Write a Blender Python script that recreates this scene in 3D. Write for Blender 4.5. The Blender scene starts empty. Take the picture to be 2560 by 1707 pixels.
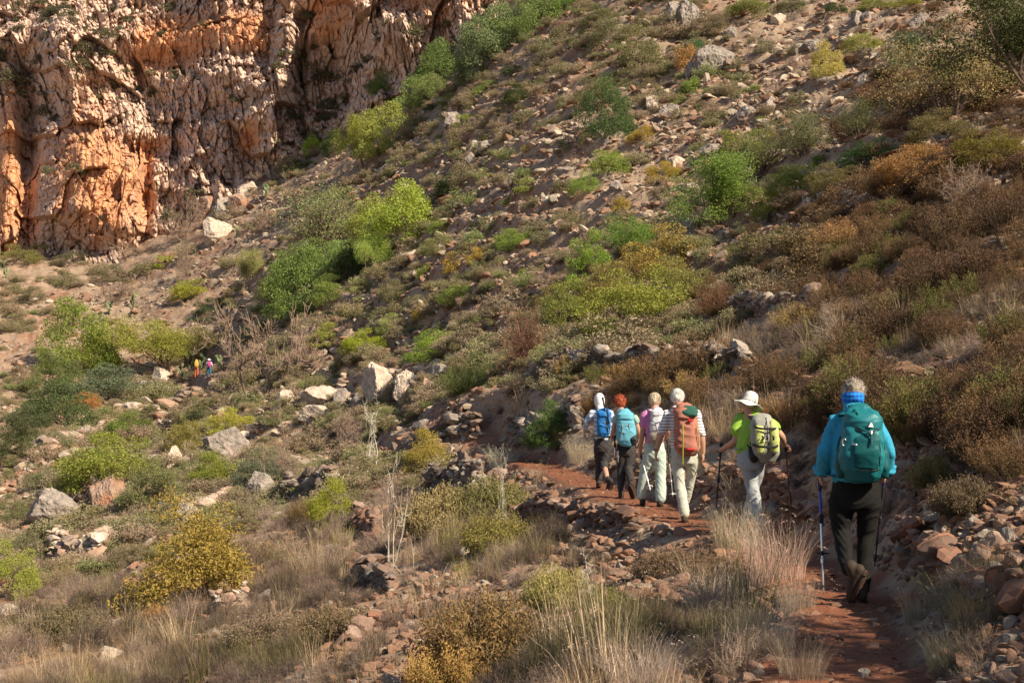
import bpy, math, random
import numpy as np
from mathutils import Vector, Matrix

# ---------------------------------------------------------------- camera, sky, sun
FPX = 3555.0            # focal length in photograph pixels (2560 wide)
PITCH = math.atan(136.5 / FPX)
scene = bpy.context.scene
COL = scene.collection
cam_d = bpy.data.cameras.new('camera'); cam = bpy.data.objects.new('camera', cam_d)
COL.objects.link(cam); scene.camera = cam
cam_d.sensor_width = 36; cam_d.lens = 36 * FPX / 2560; cam_d.clip_end = 2000; cam_d.clip_start = 0.05
cam.location = (0, 0, 0); cam.rotation_euler = (math.pi / 2 + PITCH, 0, 0)

SUN = Vector((0.62, -0.52, 0.60)).normalized()
w = bpy.data.worlds.new('World'); scene.world = w; w.use_nodes = True
nt = w.node_tree; bg = nt.nodes['Background']
sky = nt.nodes.new('ShaderNodeTexSky'); sky.sky_type = 'NISHITA'; sky.sun_disc = False
sky.sun_elevation = math.asin(SUN.z); sky.sun_rotation = math.atan2(SUN.x, SUN.y)
sky.dust_density = 1.5; sky.altitude = 800
nt.links.new(sky.outputs[0], bg.inputs[0]); bg.inputs[1].default_value = 0.070
sl = bpy.data.lights.new('sun', 'SUN'); sl.energy = 5.0; sl.angle = math.radians(0.55); sl.color = (1.0, 0.87, 0.67)
so = bpy.data.objects.new('sun', sl); COL.objects.link(so)
so.rotation_euler = SUN.to_track_quat('Z', 'Y').to_euler()
vs = scene.view_settings
vs.view_transform = 'Standard'; vs.look = 'None'; vs.gamma = 1; vs.use_curve_mapping = False; vs.exposure = 0.78

# ---------------------------------------------------------------- numpy helpers
K = 2560 / 2352.0       # positions are noted on a 2352-wide view of the photograph
RNG = np.random.default_rng(7)
M32 = np.uint64(0xffffffff)

def _h(ix, iy, iz, seed):
    h = (ix.astype(np.int64).astype(np.uint64) * np.uint64(374761393) + iy.astype(np.int64).astype(np.uint64) * np.uint64(668265263)
         + iz.astype(np.int64).astype(np.uint64) * np.uint64(2147483647) + np.uint64(seed * 1274126177 & 0xffffffff)) & M32
    h = ((h ^ (h >> np.uint64(13))) * np.uint64(1274126177)) & M32
    h = ((h ^ (h >> np.uint64(15))) * np.uint64(2246822519)) & M32
    h = h ^ (h >> np.uint64(16))
    return h.astype(np.float64) / 4294967296.0

def vn2(x, y, seed=0):
    x = np.asarray(x, float); y = np.asarray(y, float)
    ix = np.floor(x); iy = np.floor(y); fx = x - ix; fy = y - iy
    fx = fx * fx * (3 - 2 * fx); fy = fy * fy * (3 - 2 * fy); z = np.zeros_like(ix)
    a = _h(ix, iy, z, seed); b = _h(ix + 1, iy, z, seed); c = _h(ix, iy + 1, z, seed); d = _h(ix + 1, iy + 1, z, seed)
    return (a * (1 - fx) + b * fx) * (1 - fy) + (c * (1 - fx) + d * fx) * fy

def vn3(x, y, z, seed=0):
    iz = np.floor(z); fz = z - iz; fz = fz * fz * (3 - 2 * fz)
    ix = np.floor(x); iy = np.floor(y); fx = x - ix; fy = y - iy
    fx = fx * fx * (3 - 2 * fx); fy = fy * fy * (3 - 2 * fy)
    r = []
    for k in (0, 1):
        a = _h(ix, iy, iz + k, seed); b = _h(ix + 1, iy, iz + k, seed); c = _h(ix, iy + 1, iz + k, seed); d = _h(ix + 1, iy + 1, iz + k, seed)
        r.append((a * (1 - fx) + b * fx) * (1 - fy) + (c * (1 - fx) + d * fx) * fy)
    return r[0] * (1 - fz) + r[1] * fz

def fbm2(x, y, seed=0, octv=4, gain=0.5):
    s = 0; a = 1; t = 0
    for o in range(octv):
        s = s + a * vn2(x * 2 ** o + o * 17.3, y * 2 ** o - o * 9.1, seed + o); t += a; a *= gain
    return s / t

def worley2(x, y, seed=0, jit=0.9):
    ix = np.floor(x); iy = np.floor(y); z = np.zeros_like(ix)
    f1 = np.full(x.shape, 9.0); f2 = np.full(x.shape, 9.0); cid = np.zeros(x.shape)
    for dx in (-1, 0, 1):
        for dy in (-1, 0, 1):
            cx = ix + dx; cy = iy + dy
            px = cx + 0.5 + (_h(cx, cy, z, seed) - 0.5) * jit; py = cy + 0.5 + (_h(cx, cy, z + 1, seed) - 0.5) * jit
            d = np.hypot(px - x, py - y)
            m = d < f1
            f2 = np.where(m, f1, np.minimum(f2, d)); cid = np.where(m, _h(cx, cy, z + 2, seed), cid); f1 = np.where(m, d, f1)
    return f1, f2, cid

def worleyf(x, y, seed=0, jit=0.95):
    ix = np.floor(x); iy = np.floor(y); z = np.zeros_like(ix)
    f1 = np.full(x.shape, 9.0); f2 = np.full(x.shape, 9.0); cid = np.zeros(x.shape); tl = np.zeros(x.shape)
    for dx in (-1, 0, 1):
        for dy in (-1, 0, 1):
            cx = ix + dx; cy = iy + dy
            px = cx + 0.5 + (_h(cx, cy, z, seed) - 0.5) * jit; py = cy + 0.5 + (_h(cx, cy, z + 1, seed) - 0.5) * jit
            d = np.maximum(np.abs(px - x), np.abs(py - y)) * 0.8 + np.hypot(px - x, py - y) * 0.2
            m = d < f1; t = (x - px) * (_h(cx, cy, z + 3, seed) - 0.5) * 1.6 + (y - py) * (_h(cx, cy, z + 4, seed) - 0.65) * 1.4
            f2 = np.where(m, f1, np.minimum(f2, d)); cid = np.where(m, _h(cx, cy, z + 2, seed), cid); tl = np.where(m, t, tl); f1 = np.where(m, d, f1)
    return f1, f2, cid, tl

def sstep(a, b, x):
    t = np.clip((x - a) / (b - a), 0, 1); return t * t * (3 - 2 * t)

def pix_dir(px, py):    # photograph pixel -> world direction with y = 1
    a = (np.asarray(px, float) - 1280) / FPX; b = (853.5 - np.asarray(py, float)) / FPX
    y = math.cos(PITCH) - b * math.sin(PITCH); z = math.sin(PITCH) + b * math.cos(PITCH)
    return a / y, z / y

# ---------------------------------------------------------------- terrain height
CP = [  # (x, y) on the 2352-wide view, distance in metres
 (1700,1568,8.6),(1650,1350,13),(1250,1568,10.5),(1250,1350,16),(1100,1200,24),(1050,1150,30),
 (850,1568,13),(850,1400,19),(850,1250,28),(850,1130,40),(850,1020,55),(850,950,66),(650,960,75),(560,930,95),(450,868,137),(500,800,148),
 (450,1568,17),(450,1400,26),(450,1250,38),(450,1120,55),(450,1000,80),(100,1568,20),(100,1400,30),(100,1250,45),(100,1120,65),(100,1000,95),
 (100,880,135),(100,750,165),(100,620,195),(100,570,208),(330,560,200),(330,700,170),(330,800,150),(500,600,170),(500,500,188),(560,700,145),
 (700,380,188),(700,550,150),(700,700,115),(700,800,98),(700,880,85),(850,300,178),(850,420,150),(850,600,115),(850,750,90),(850,850,76),
 (1000,220,165),(1000,400,125),(1000,550,100),(1000,700,80),(1000,820,64),(1000,920,52),(1000,1000,44),
 (1150,80,155),(1150,250,125),(1150,450,95),(1150,650,72),(1150,800,55),(1150,930,42),
 (1300,0,150),(1300,200,115),(1300,400,88),(1300,600,66),(1300,760,50),(1300,880,38),(1300,1000,32),
 (1500,0,130),(1500,200,105),(1500,400,80),(1500,600,60),(1500,780,44),(1500,880,34),(1500,1000,27),
 (1750,0,120),(1750,200,92),(1750,400,68),(1750,560,52),(1750,700,40),(1750,830,30),(1750,950,23),(1750,1100,19),
 (2000,0,110),(2000,150,88),(2000,300,66),(2000,450,48),(2000,600,36),(2000,750,27),(2000,880,20),(2000,1030,16),
 (2300,0,95),(2300,150,72),(2300,300,50),(2300,450,36),(2300,600,27),(2300,750,20),(2300,880,15.5),(2300,1050,12.3),(2300,1250,10),(2300,1450,8),(2200,1568,7.3),
 (2700,0,80),(2700,300,40),(2700,600,21),(2700,880,12.5),(2700,1250,8.3),(2700,1568,6.6),
 (-300,570,215),(-300,900,135),(-300,1120,65),(-300,1400,30),(-300,1568,21),
 (1300,-250,220),(1500,-250,200),(1750,-250,185),(2000,-250,175),(2300,-250,165),(2700,-250,155),
 (100,500,270),(500,440,270),(850,240,270),(1150,-20,270),
 (1500,-260,420),(2300,-240,420),(850,400,420),(100,600,420)]
PATH = [(2110,1707),(2130,1502),(1895,1335),(1713,1302),(1628,1265),(1549,1243),(1505,1220),(1430,1190),(1330,1160),(1240,1132)]
def path_pts():
    out = [(-0.3, -6.0), (0.4, 0.0), (1.1, 3.5), (1.55, 6.0)]
    for x, y in PATH:
        u, s = pix_dir(x, y); d = -1.6 / s; out.append((u * d, d))
    out += [(-2.5, 46.0), (-7.0, 56.0), (-14, 66), (-20, 85), (-24, 110), (-32, 140)]
    return np.array(out)
PP = path_pts()
def path_dist(x, y):
    best = np.full(np.shape(x), 1e9); tt = np.zeros(np.shape(x))
    for i in range(len(PP) - 1):
        a = PP[i]; b = PP[i + 1]; d = b - a; L = d @ d
        t = np.clip(((x - a[0]) * d[0] + (y - a[1]) * d[1]) / L, 0, 1)
        q = np.hypot(x - a[0] - t * d[0], y - a[1] - t * d[1])
        m = q < best; best = np.where(m, q, best); tt = np.where(m, a[1] + t * d[1], tt)
    return best, tt

def _tps():
    P = []; Z = []
    for x, y, d in CP:
        u, s = pix_dir(x * K, y * K); P.append((u * d, d)); Z.append(s * d)
    for x, y in PP[:14]: P.append((x, max(y, 0.6))); Z.append(-1.6)
    for x, y, z in [(-3, 5, -2.0), (-2, 2, -1.75), (3, 4, -1.35), (4, 2, -1.3), (-1.5, 0.8, -1.7), (-5, 4, -2.3), (0.5, 8.5, -1.75), (1.2, 13, -1.72), (2.2, 24, -1.3), (1.6, 31, -1.35)]:
        P.append((x, y)); Z.append(z)
    P = np.array(P); Z = np.array(Z)
    r = np.hypot(P[:, 0], P[:, 1]); q = np.stack([np.arctan2(P[:, 0], P[:, 1]) * 2.5, np.log(r + 1)], 1)
    v = Z / (r + 10); n = len(P)
    d = np.hypot(q[:, None, 0] - q[None, :, 0], q[:, None, 1] - q[None, :, 1])
    A = np.where(d > 0, d * d * np.log(d + 1e-12), 0) + np.eye(n) * 2e-3
    Q = np.hstack([np.ones((n, 1)), q]); B = np.zeros((n + 3, n + 3))
    B[:n, :n] = A; B[:n, n:] = Q; B[n:, :n] = Q.T
    sol = np.linalg.solve(B, np.concatenate([v, np.zeros(3)]))
    return q, sol
TQ, TS = _tps()
def H0(x, y):
    x = np.asarray(x, float); y = np.asarray(y, float); sh = x.shape; x = x.ravel(); y = y.ravel()
    r = np.hypot(x, y); th = np.arctan2(x, y); thc = np.clip(th, -0.6, 0.5)
    out = np.empty_like(r); n = len(TQ)
    for i in range(0, len(r), 200000):
        sl_ = slice(i, i + 200000); a = thc[sl_] * 2.5; b = np.log(np.minimum(r[sl_], 430) + 1)
        s = TS[n] + TS[n + 1] * a + TS[n + 2] * b
        for k in range(n):
            d2 = (a - TQ[k, 0]) ** 2 + (b - TQ[k, 1]) ** 2
            s += TS[k] * 0.5 * d2 * np.log(d2 + 1e-12)
        out[sl_] = s
    z = out * (r + 10)
    z = z * (1 - sstep(240, 420, r) * 0.25)
    wgt = sstep(0.5, 1.2, th) + sstep(0.6, 1.3, -th)
    side = -1.6 + np.clip(x * 0.16, -6, 22)
    z = z * (1 - wgt) + side * wgt
    return z.reshape(sh)

def H(x, y, full=False):
    x = np.asarray(x, float); y = np.asarray(y, float)
    b = H0(x, y); r = np.hypot(x, y); far = sstep(25, 70, r)
    # terraces that follow the contours
    wz = b + (fbm2(x * 0.06, y * 0.06, 11, 3) - 0.5) * 3.0
    P = 1.35; k = np.floor(wz / P); f = wz / P - k
    st = (sstep(0.62, 0.95, f) - f) * P
    z = b + st * (0.10 + 0.58 * far) * sstep(8, 14, r) * (1 - 0.6 * sstep(140, 170, r))
    # ledges of bedrock along the contours
    z = z + (vn2(x * 0.22 + 3, b * 1.7, 21) - 0.5) * 0.9 * far + (vn2(x * 0.5, b * 4.2, 22) - 0.5) * 0.34 * sstep(15, 50, r)
    z = z + (fbm2(x * 0.16, y * 0.16, 31, 3) - 0.5) * (0.35 + 1.0 * far) * sstep(4, 12, r)
    z = z + (fbm2(x * 0.9, y * 0.9, 41, 3) - 0.5) * (0.20 + 0.30 * far)
    if full:
        z = z + (fbm2(x * 4.5, y * 4.5, 51, 3) - 0.5) * (0.06 + 0.16 * far)
    # the trodden path
    d, t = path_dist(x, y)
    wd = 0.26 + 0.1 * vn2(x * 1.3, y * 1.3, 61)
    m = (1 - sstep(wd, wd + 0.55, d)) * (1 - sstep(38, 44, t))
    z = z * (1 - m) + (-1.6 + (fbm2(x * 6, y * 6, 71, 2) - 0.5) * 0.035) * m
    return z

def riser(x, y):
    b = H0(x, y); wz = b + (fbm2(x * 0.06, y * 0.06, 11, 3) - 0.5) * 3.0; f = wz / 1.35 - np.floor(wz / 1.35)
    return sstep(0.55, 0.68, f) * (1 - sstep(0.93, 1.0, f)) * sstep(28, 55, np.hypot(x, y))
def raycast(px, py):    # photograph pixels (2560 wide) -> world points on the terrain
    px = np.atleast_1d(np.asarray(px, float)); py = np.atleast_1d(np.asarray(py, float))
    u, s = pix_dir(px, py); D = np.exp(np.linspace(math.log(4), math.log(230), 700))
    X = u[:, None] * D; Y = np.repeat(D[None, :], len(px), 0); Z = H(X, Y)
    below = Z > s[:, None] * D
    i = np.where(below.any(1), below.argmax(1), len(D) - 1); j = np.maximum(i - 1, 0); n = np.arange(len(px))
    a = s * D[j] - Z[n, j]; b = Z[n, i] - s * D[i]; t = np.clip(a / np.maximum(a + b, 1e-6), 0, 1)
    d = D[j] * (1 - t) + D[i] * t
    return np.stack([u * d, d, H(u * d, d)], 1)
def rayD(x, y): return raycast(np.atleast_1d(x) * K, np.atleast_1d(y) * K)

# ---------------------------------------------------------------- object helpers
def tag(o, label=None, cat=None, group=None, kind=None):
    if label: o['label'] = label
    if cat: o['category'] = cat
    if group: o['group'] = group
    if kind: o['kind'] = kind
    return o
def mk_mesh(name, V, F, mat=None, smooth=False, attrs=None):
    V = np.asarray(V, np.float32); F = np.asarray(F, np.int32); k = F.shape[1]
    me = bpy.data.meshes.new(name)
    me.vertices.add(len(V)); me.vertices.foreach_set('co', V.ravel())
    me.loops.add(F.size); me.loops.foreach_set('vertex_index', F.ravel())
    me.polygons.add(len(F)); me.polygons.foreach_set('loop_start', np.arange(0, F.size, k, dtype=np.int32))
    me.update(calc_edges=True)
    if k > 4 or True: me.validate()
    me.polygons.foreach_set('use_smooth', np.full(len(me.polygons), bool(smooth)))
    for an, arr in (attrs or {}).items():
        if len(arr) != len(me.vertices): continue
        arr = np.asarray(arr, np.float32)
        if arr.ndim == 1:
            a = me.attributes.new(an, 'FLOAT', 'POINT'); a.data.foreach_set('value', arr)
        else:
            a = me.attributes.new(an, 'FLOAT_COLOR', 'POINT'); a.data.foreach_set('color', np.hstack([arr, np.ones((len(arr), 1), np.float32)]).ravel())
    if mat: me.materials.append(mat)
    return me
def obj(name, me, parent=None, link=True):
    o = bpy.data.objects.new(name, me)
    if link: COL.objects.link(o)
    if parent: o.parent = parent
    return o
def empty(name, loc=(0, 0, 0), rz=0):
    o = bpy.data.objects.new(name, None); COL.objects.link(o); o.location = loc; o.rotation_euler = (0, 0, rz); o.empty_display_size = 0.2
    return o
class Acc:              # collects pieces of one mesh (quads; triangles repeat a vertex is avoided by separate k)
    def __init__(s): s.V = []; s.F = []; s.A = []; s.n = 0
    def add(s, V, F, a=0.5):
        V = np.asarray(V, float); s.V.append(V); s.F.append(np.asarray(F) + s.n); s.n += len(V)
        s.A.append(np.full(len(V), a) if np.isscalar(a) else np.asarray(a))
    def mesh(s, name, mat, smooth=False, xf=None):
        V = np.vstack(s.V)
        if xf is not None: V = xf(V)
        return mk_mesh(name, V, np.vstack(s.F), mat, smooth, {'lv': np.concatenate(s.A)})

def grid_faces(nr, nc, wrap=False):
    c = nc if wrap else nc - 1
    i = np.arange(nr - 1)[:, None] * nc; j = np.arange(c)[None, :]; j2 = (j + 1) % nc
    return np.stack([i + j, i + j2, i + nc + j2, i + nc + j], -1).reshape(-1, 4)
def tube(pts, rad, sides=6, capr=False):
    pts = np.asarray(pts, float); rad = np.asarray(rad, float) * np.ones(len(pts))
    if capr:            # rounded ends
        d0 = pts[0] - pts[1]; d0 /= np.linalg.norm(d0) + 1e-9; d1 = pts[-1] - pts[-2]; d1 /= np.linalg.norm(d1) + 1e-9
        P0 = [pts[0] + d0 * rad[0] * s for s in (1.0, 0.85, 0.5)]; R0 = [rad[0] * q for q in (0.03, 0.52, 0.87)]
        P1 = [pts[-1] + d1 * rad[-1] * s for s in (0.5, 0.85, 1.0)]; R1 = [rad[-1] * q for q in (0.87, 0.52, 0.03)]
        pts = np.vstack([P0, pts, P1]); rad = np.concatenate([R0, rad, R1])
    T = np.gradient(pts, axis=0); T /= np.linalg.norm(T, axis=1)[:, None] + 1e-12
    up = np.array([0.0, 0.0, 1.0]) if abs(T[0, 2]) < 0.9 else np.array([0.0, 1.0, 0.0])
    N = np.cross(T, up); N /= np.linalg.norm(N, axis=1)[:, None] + 1e-12; B = np.cross(T, N)
    a = np.arange(sides) * 2 * np.pi / sides
    V = pts[:, None] + rad[:, None, None] * (np.cos(a)[None, :, None] * N[:, None] + np.sin(a)[None, :, None] * B[:, None])
    return V.reshape(-1, 3), grid_faces(len(pts), sides, True)

# ---------------------------------------------------------------- materials
def new_mat(name, rough=0.9, spec=0.2):
    m = bpy.data.materials.new(name); m.use_nodes = True
    b = m.node_tree.nodes['Principled BSDF']; b.inputs['Roughness'].default_value = rough; b.inputs['Specular IOR Level'].default_value = spec
    return m, m.node_tree, b
def N(nt, typ, **kw):
    n = nt.nodes.new(typ)
    for k, v in kw.items():
        if k in n.inputs: n.inputs[k].default_value = v
        else: setattr(n, k, v)
    return n
def mixc(nt, fac, a, b, blend='MIX'):
    n = nt.nodes.new('ShaderNodeMix'); n.data_type = 'RGBA'; n.blend_type = blend
    for s, v in ((n.inputs[0], fac), (n.inputs[6], a), (n.inputs[7], b)):
        if hasattr(v, 'is_output'): nt.links.new(v, s)
        elif isinstance(v, (tuple, list)): s.default_value = (*v, 1)
        else: s.default_value = v
    return n.outputs[2]
def noise(nt, vec, scale, detail=4, rough=0.55):
    n = N(nt, 'ShaderNodeTexNoise', Scale=scale, Detail=detail, Roughness=rough); nt.links.new(vec, n.inputs['Vector']); return n.outputs['Fac']
def ramp(nt, fac, lo, hi, a=0.0, b=1.0):
    n = N(nt, 'ShaderNodeMapRange'); n.interpolation_type = 'SMOOTHSTEP'
    nt.links.new(fac, n.inputs[0]); n.inputs[1].default_value = lo; n.inputs[2].default_value = hi; n.inputs[3].default_value = a; n.inputs[4].default_value = b
    return n.outputs[0]
def scaled(nt, vec, s):
    n = N(nt, 'ShaderNodeVectorMath'); n.operation = 'MULTIPLY'; nt.links.new(vec, n.inputs[0]); n.inputs[1].default_value = s; return n.outputs[0]
def attr(nt, name, out='Fac', typ='GEOMETRY'):
    n = N(nt, 'ShaderNodeAttribute'); n.attribute_name = name; n.attribute_type = typ; return n.outputs[out]
def mathn(nt, op, a, b):
    n = N(nt, 'ShaderNodeMath'); n.operation = op
    for s, v in ((n.inputs[0], a), (n.inputs[1], b)):
        if hasattr(v, 'is_output'): nt.links.new(v, s)
        else: s.default_value = v
    return n.outputs[0]
def bump(nt, b, h, strength=0.5, dist=0.05):
    n = N(nt, 'ShaderNodeBump', Strength=strength, Distance=dist); nt.links.new(h, n.inputs['Height']); nt.links.new(n.outputs[0], b.inputs['Normal'])
def coord(nt): return N(nt, 'ShaderNodeTexCoord').outputs['Object']

def ground_material():
    m, nt, b = new_mat('ground', 0.95, 0.1); c = coord(nt)
    n1 = noise(nt, c, 0.12, 6); n2 = noise(nt, c, 0.9, 6, 0.65); n3 = noise(nt, c, 5, 5, 0.7)
    soil = mixc(nt, n3, (0.15, 0.062, 0.036), (0.34, 0.160, 0.095))
    litter = mixc(nt, n3, (0.18, 0.122, 0.080), (0.50, 0.375, 0.265))
    base = mixc(nt, ramp(nt, mathn(nt, 'ADD', mathn(nt, 'MULTIPLY', n1, 0.5), mathn(nt, 'MULTIPLY', n2, 0.5)), 0.34, 0.54), soil, litter)
    cz = scaled(nt, c, (0.55, 0.55, 2.6))
    vo = N(nt, 'ShaderNodeTexVoronoi', Scale=1.6, Randomness=1.0); nt.links.new(cz, vo.inputs['Vector'])
    sep = N(nt, 'ShaderNodeSeparateColor'); nt.links.new(vo.outputs['Color'], sep.inputs[0])
    stone = mixc(nt, sep.outputs[1], (0.14, 0.11, 0.09), (0.54, 0.45, 0.37))
    stone = mixc(nt, noise(nt, c, 3, 4), stone, (0.24, 0.13, 0.085))
    rock = attr(nt, 'rocky')
    f = ramp(nt, mathn(nt, 'ADD', sep.outputs[0], mathn(nt, 'MULTIPLY', rock, 0.75)), 0.70, 0.90)
    f = mathn(nt, 'MULTIPLY', f, ramp(nt, vo.outputs['Distance'], 0.55, 0.30))
    col = mixc(nt, f, base, stone)
    vo2 = N(nt, 'ShaderNodeTexVoronoi', Scale=11, Randomness=1.0); nt.links.new(c, vo2.inputs['Vector'])
    s2 = N(nt, 'ShaderNodeSeparateColor'); nt.links.new(vo2.outputs['Color'], s2.inputs[0])
    peb = mixc(nt, s2.outputs[1], (0.15, 0.075, 0.052), (0.46, 0.30, 0.21))
    fp = mathn(nt, 'MULTIPLY', ramp(nt, s2.outputs[0], 0.62, 0.72), ramp(nt, vo2.outputs['Distance'], 0.5, 0.25))
    col = mixc(nt, fp, col, peb)
    pth = attr(nt, 'path')
    pc = mixc(nt, n3, (0.13, 0.050, 0.029), (0.30, 0.125, 0.070)); pc = mixc(nt, mathn(nt, 'MULTIPLY', fp, 0.3), pc, peb)
    col = mixc(nt, pth, col, pc)
    nt.links.new(col, b.inputs['Base Color'])
    hgt = mathn(nt, 'ADD', mathn(nt, 'MULTIPLY', n3, 0.5), mathn(nt, 'ADD', mathn(nt, 'MULTIPLY', f, 0.5), mathn(nt, 'MULTIPLY', fp, 0.25)))
    bump(nt, b, hgt, 0.8, 0.10)
    return m

def rock_color(nt, c, pale=(0.50, 0.40, 0.33), dark=(0.24, 0.19, 0.16), rust=(0.42, 0.20, 0.10), sc=1.0, rustamt=0.5):
    n1 = noise(nt, c, 0.8 * sc, 5, 0.6); n2 = noise(nt, c, 3.5 * sc, 6, 0.7); n3 = noise(nt, c, 14 * sc, 4, 0.7)
    col = mixc(nt, ramp(nt, n2, 0.35, 0.65), dark, pale)
    col = mixc(nt, ramp(nt, n1, 0.72 - rustamt * 0.4, 0.85 - rustamt * 0.3), col, rust)
    col = mixc(nt, ramp(nt, n3, 0.52, 0.62, 0, 0.5), col, (0.10, 0.085, 0.07))
    return col, n2, n3
def boulder_material(name, pale, dark, rust, amt, sc=1.0):
    m, nt, b = new_mat(name, 0.92, 0.15); c = coord(nt)
    col, n2, n3 = rock_color(nt, c, pale, dark, rust, sc, amt); nt.links.new(col, b.inputs['Base Color'])
    bump(nt, b, mathn(nt, 'ADD', n2, mathn(nt, 'MULTIPLY', n3, 0.4)), 0.7, 0.06 / sc)
    return m
def stones_material(name, instancer=False, c1=(0.20, 0.115, 0.080), c2=(0.46, 0.36, 0.29), c3=(0.36, 0.155, 0.085)):
    m, nt, b = new_mat(name, 0.92, 0.15); c = coord(nt)
    lv = attr(nt, 'tint' if instancer else 'lv', 'Fac', 'INSTANCER' if instancer else 'GEOMETRY')
    col = mixc(nt, ramp(nt, lv, 0.0, 1.0), c1, c2)
    s = mathn(nt, 'FRACT', mathn(nt, 'MULTIPLY', lv, 7.31), 0)
    col = mixc(nt, ramp(nt, s, 0.45, 0.7), col, c3)
    n3 = noise(nt, c, 9, 5, 0.7); col = mixc(nt, ramp(nt, n3, 0.35, 0.7, 0.0, 0.6), col, (0.13, 0.095, 0.075))
    nt.links.new(col, b.inputs['Base Color']); bump(nt, b, n3, 0.5, 0.02)
    return m
def leaf_material(name, instancer=False, transl=0.30, col2=None, gloss=0.25, var=0.6):
    m, nt, b = new_mat(name, 0.55, gloss)
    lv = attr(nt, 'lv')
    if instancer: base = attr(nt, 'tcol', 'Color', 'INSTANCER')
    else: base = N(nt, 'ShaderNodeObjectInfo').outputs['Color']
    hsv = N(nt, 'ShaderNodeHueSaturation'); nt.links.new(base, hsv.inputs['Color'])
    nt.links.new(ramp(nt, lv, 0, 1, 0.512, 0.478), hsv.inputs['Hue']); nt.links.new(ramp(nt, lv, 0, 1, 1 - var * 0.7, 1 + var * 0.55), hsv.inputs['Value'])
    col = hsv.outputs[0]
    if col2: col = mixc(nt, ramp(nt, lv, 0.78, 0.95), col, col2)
    nt.links.new(col, b.inputs['Base Color'])
    tr = N(nt, 'ShaderNodeBsdfTranslucent'); nt.links.new(col, tr.inputs[0]); mx = N(nt, 'ShaderNodeMixShader'); mx.inputs[0].default_value = transl
    out = nt.nodes['Material Output']; nt.links.new(b.outputs[0], mx.inputs[1]); nt.links.new(tr.outputs[0], mx.inputs[2]); nt.links.new(mx.outputs[0], out.inputs[0])
    return m
def bark_material(name, c1, c2):
    m, nt, b = new_mat(name, 0.95, 0.1); c = coord(nt); n = noise(nt, c, 6, 4)
    nt.links.new(mixc(nt, n, c1, c2), b.inputs['Base Color']); bump(nt, b, noise(nt, c, 30, 3), 0.4, 0.02); return m

MG = ground_material()
# ---------------------------------------------------------------- the ground, one sheet
def build_ground():
    th = np.concatenate([np.linspace(-math.pi, -0.62, 50)[:-1], np.linspace(-0.62, -0.40, 50)[:-1], np.linspace(-0.40, 0.40, 900), np.linspace(0.40, 0.62, 50)[1:], np.linspace(0.62, math.pi, 50)[1:]])
    L = lambda a, b, n: np.exp(np.linspace(math.log(a), math.log(b), n))
    r = np.concatenate([L(0.15, 6, 60)[:-1], L(6, 60, 560)[:-1], L(60, 235, 520)[:-1], L(235, 620, 40)])
    R, T = np.meshgrid(r, th, indexing='ij'); X = R * np.sin(T); Y = R * np.cos(T); Z = H(X, Y, True)
    d, t = path_dist(X, Y); e = vn2(X * 2.2, Y * 2.2, 5)
    pth = (1 - sstep(0.14 + 0.3 * e, 0.42 + 0.5 * e, d)) * (1 - sstep(36, 50, t))
    pn = fbm2(X * 0.07, Y * 0.07, 77, 4); rocky = sstep(0.38, 0.62, pn) * sstep(10, 40, R)
    V = np.stack([X, Y, Z], -1).reshape(-1, 3)
    me = mk_mesh('ground', V, grid_faces(len(r), len(th), False), MG, True, {'path': pth.ravel(), 'rocky': rocky.ravel()})
    o = obj('ground', me); tag(o, 'stony red and brown hillside ground', None, None, 'structure'); return o
build_ground()

# ---------------------------------------------------------------- the cliff
def cliff_material():
    m, nt, b = new_mat('cliff_rock', 0.93, 0.12); c = coord(nt)
    cs = scaled(nt, c, (1, 1, 0.45))
    n1 = noise(nt, cs, 0.10, 5, 0.6); n2 = noise(nt, cs, 0.8, 6, 0.68); n3 = noise(nt, cs, 3.2, 5, 0.7)
    org = mixc(nt, ramp(nt, n2, 0.3, 0.7), (0.44, 0.19, 0.088), (0.70, 0.385, 0.215))
    pal = mixc(nt, ramp(nt, n2, 0.32, 0.66), (0.44, 0.30, 0.23), (0.74, 0.57, 0.46))
    f = mathn(nt, 'ADD', attr(nt, 'orange'), mathn(nt, 'MULTIPLY', mathn(nt, 'SUBTRACT', n1, 0.5), 1.2))
    f = mathn(nt, 'ADD', f, mathn(nt, 'MULTIPLY', mathn(nt, 'SUBTRACT', n2, 0.5), 0.9))
    col = mixc(nt, ramp(nt, f, 0.22, 0.75), pal, org)
    col = mixc(nt, ramp(nt, n3, 0.58, 0.72, 0, 0.4), col, (0.18, 0.13, 0.10))
    col = mixc(nt, ramp(nt, attr(nt, 'crack'), 0.0, 1.0, 0.0, 0.4), col, (0.14, 0.08, 0.055))
    nt.links.new(col, b.inputs['Base Color']); bump(nt, b, mathn(nt, 'ADD', n2, mathn(nt, 'MULTIPLY', n3, 0.5)), 0.8, 0.35)
    return m
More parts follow.
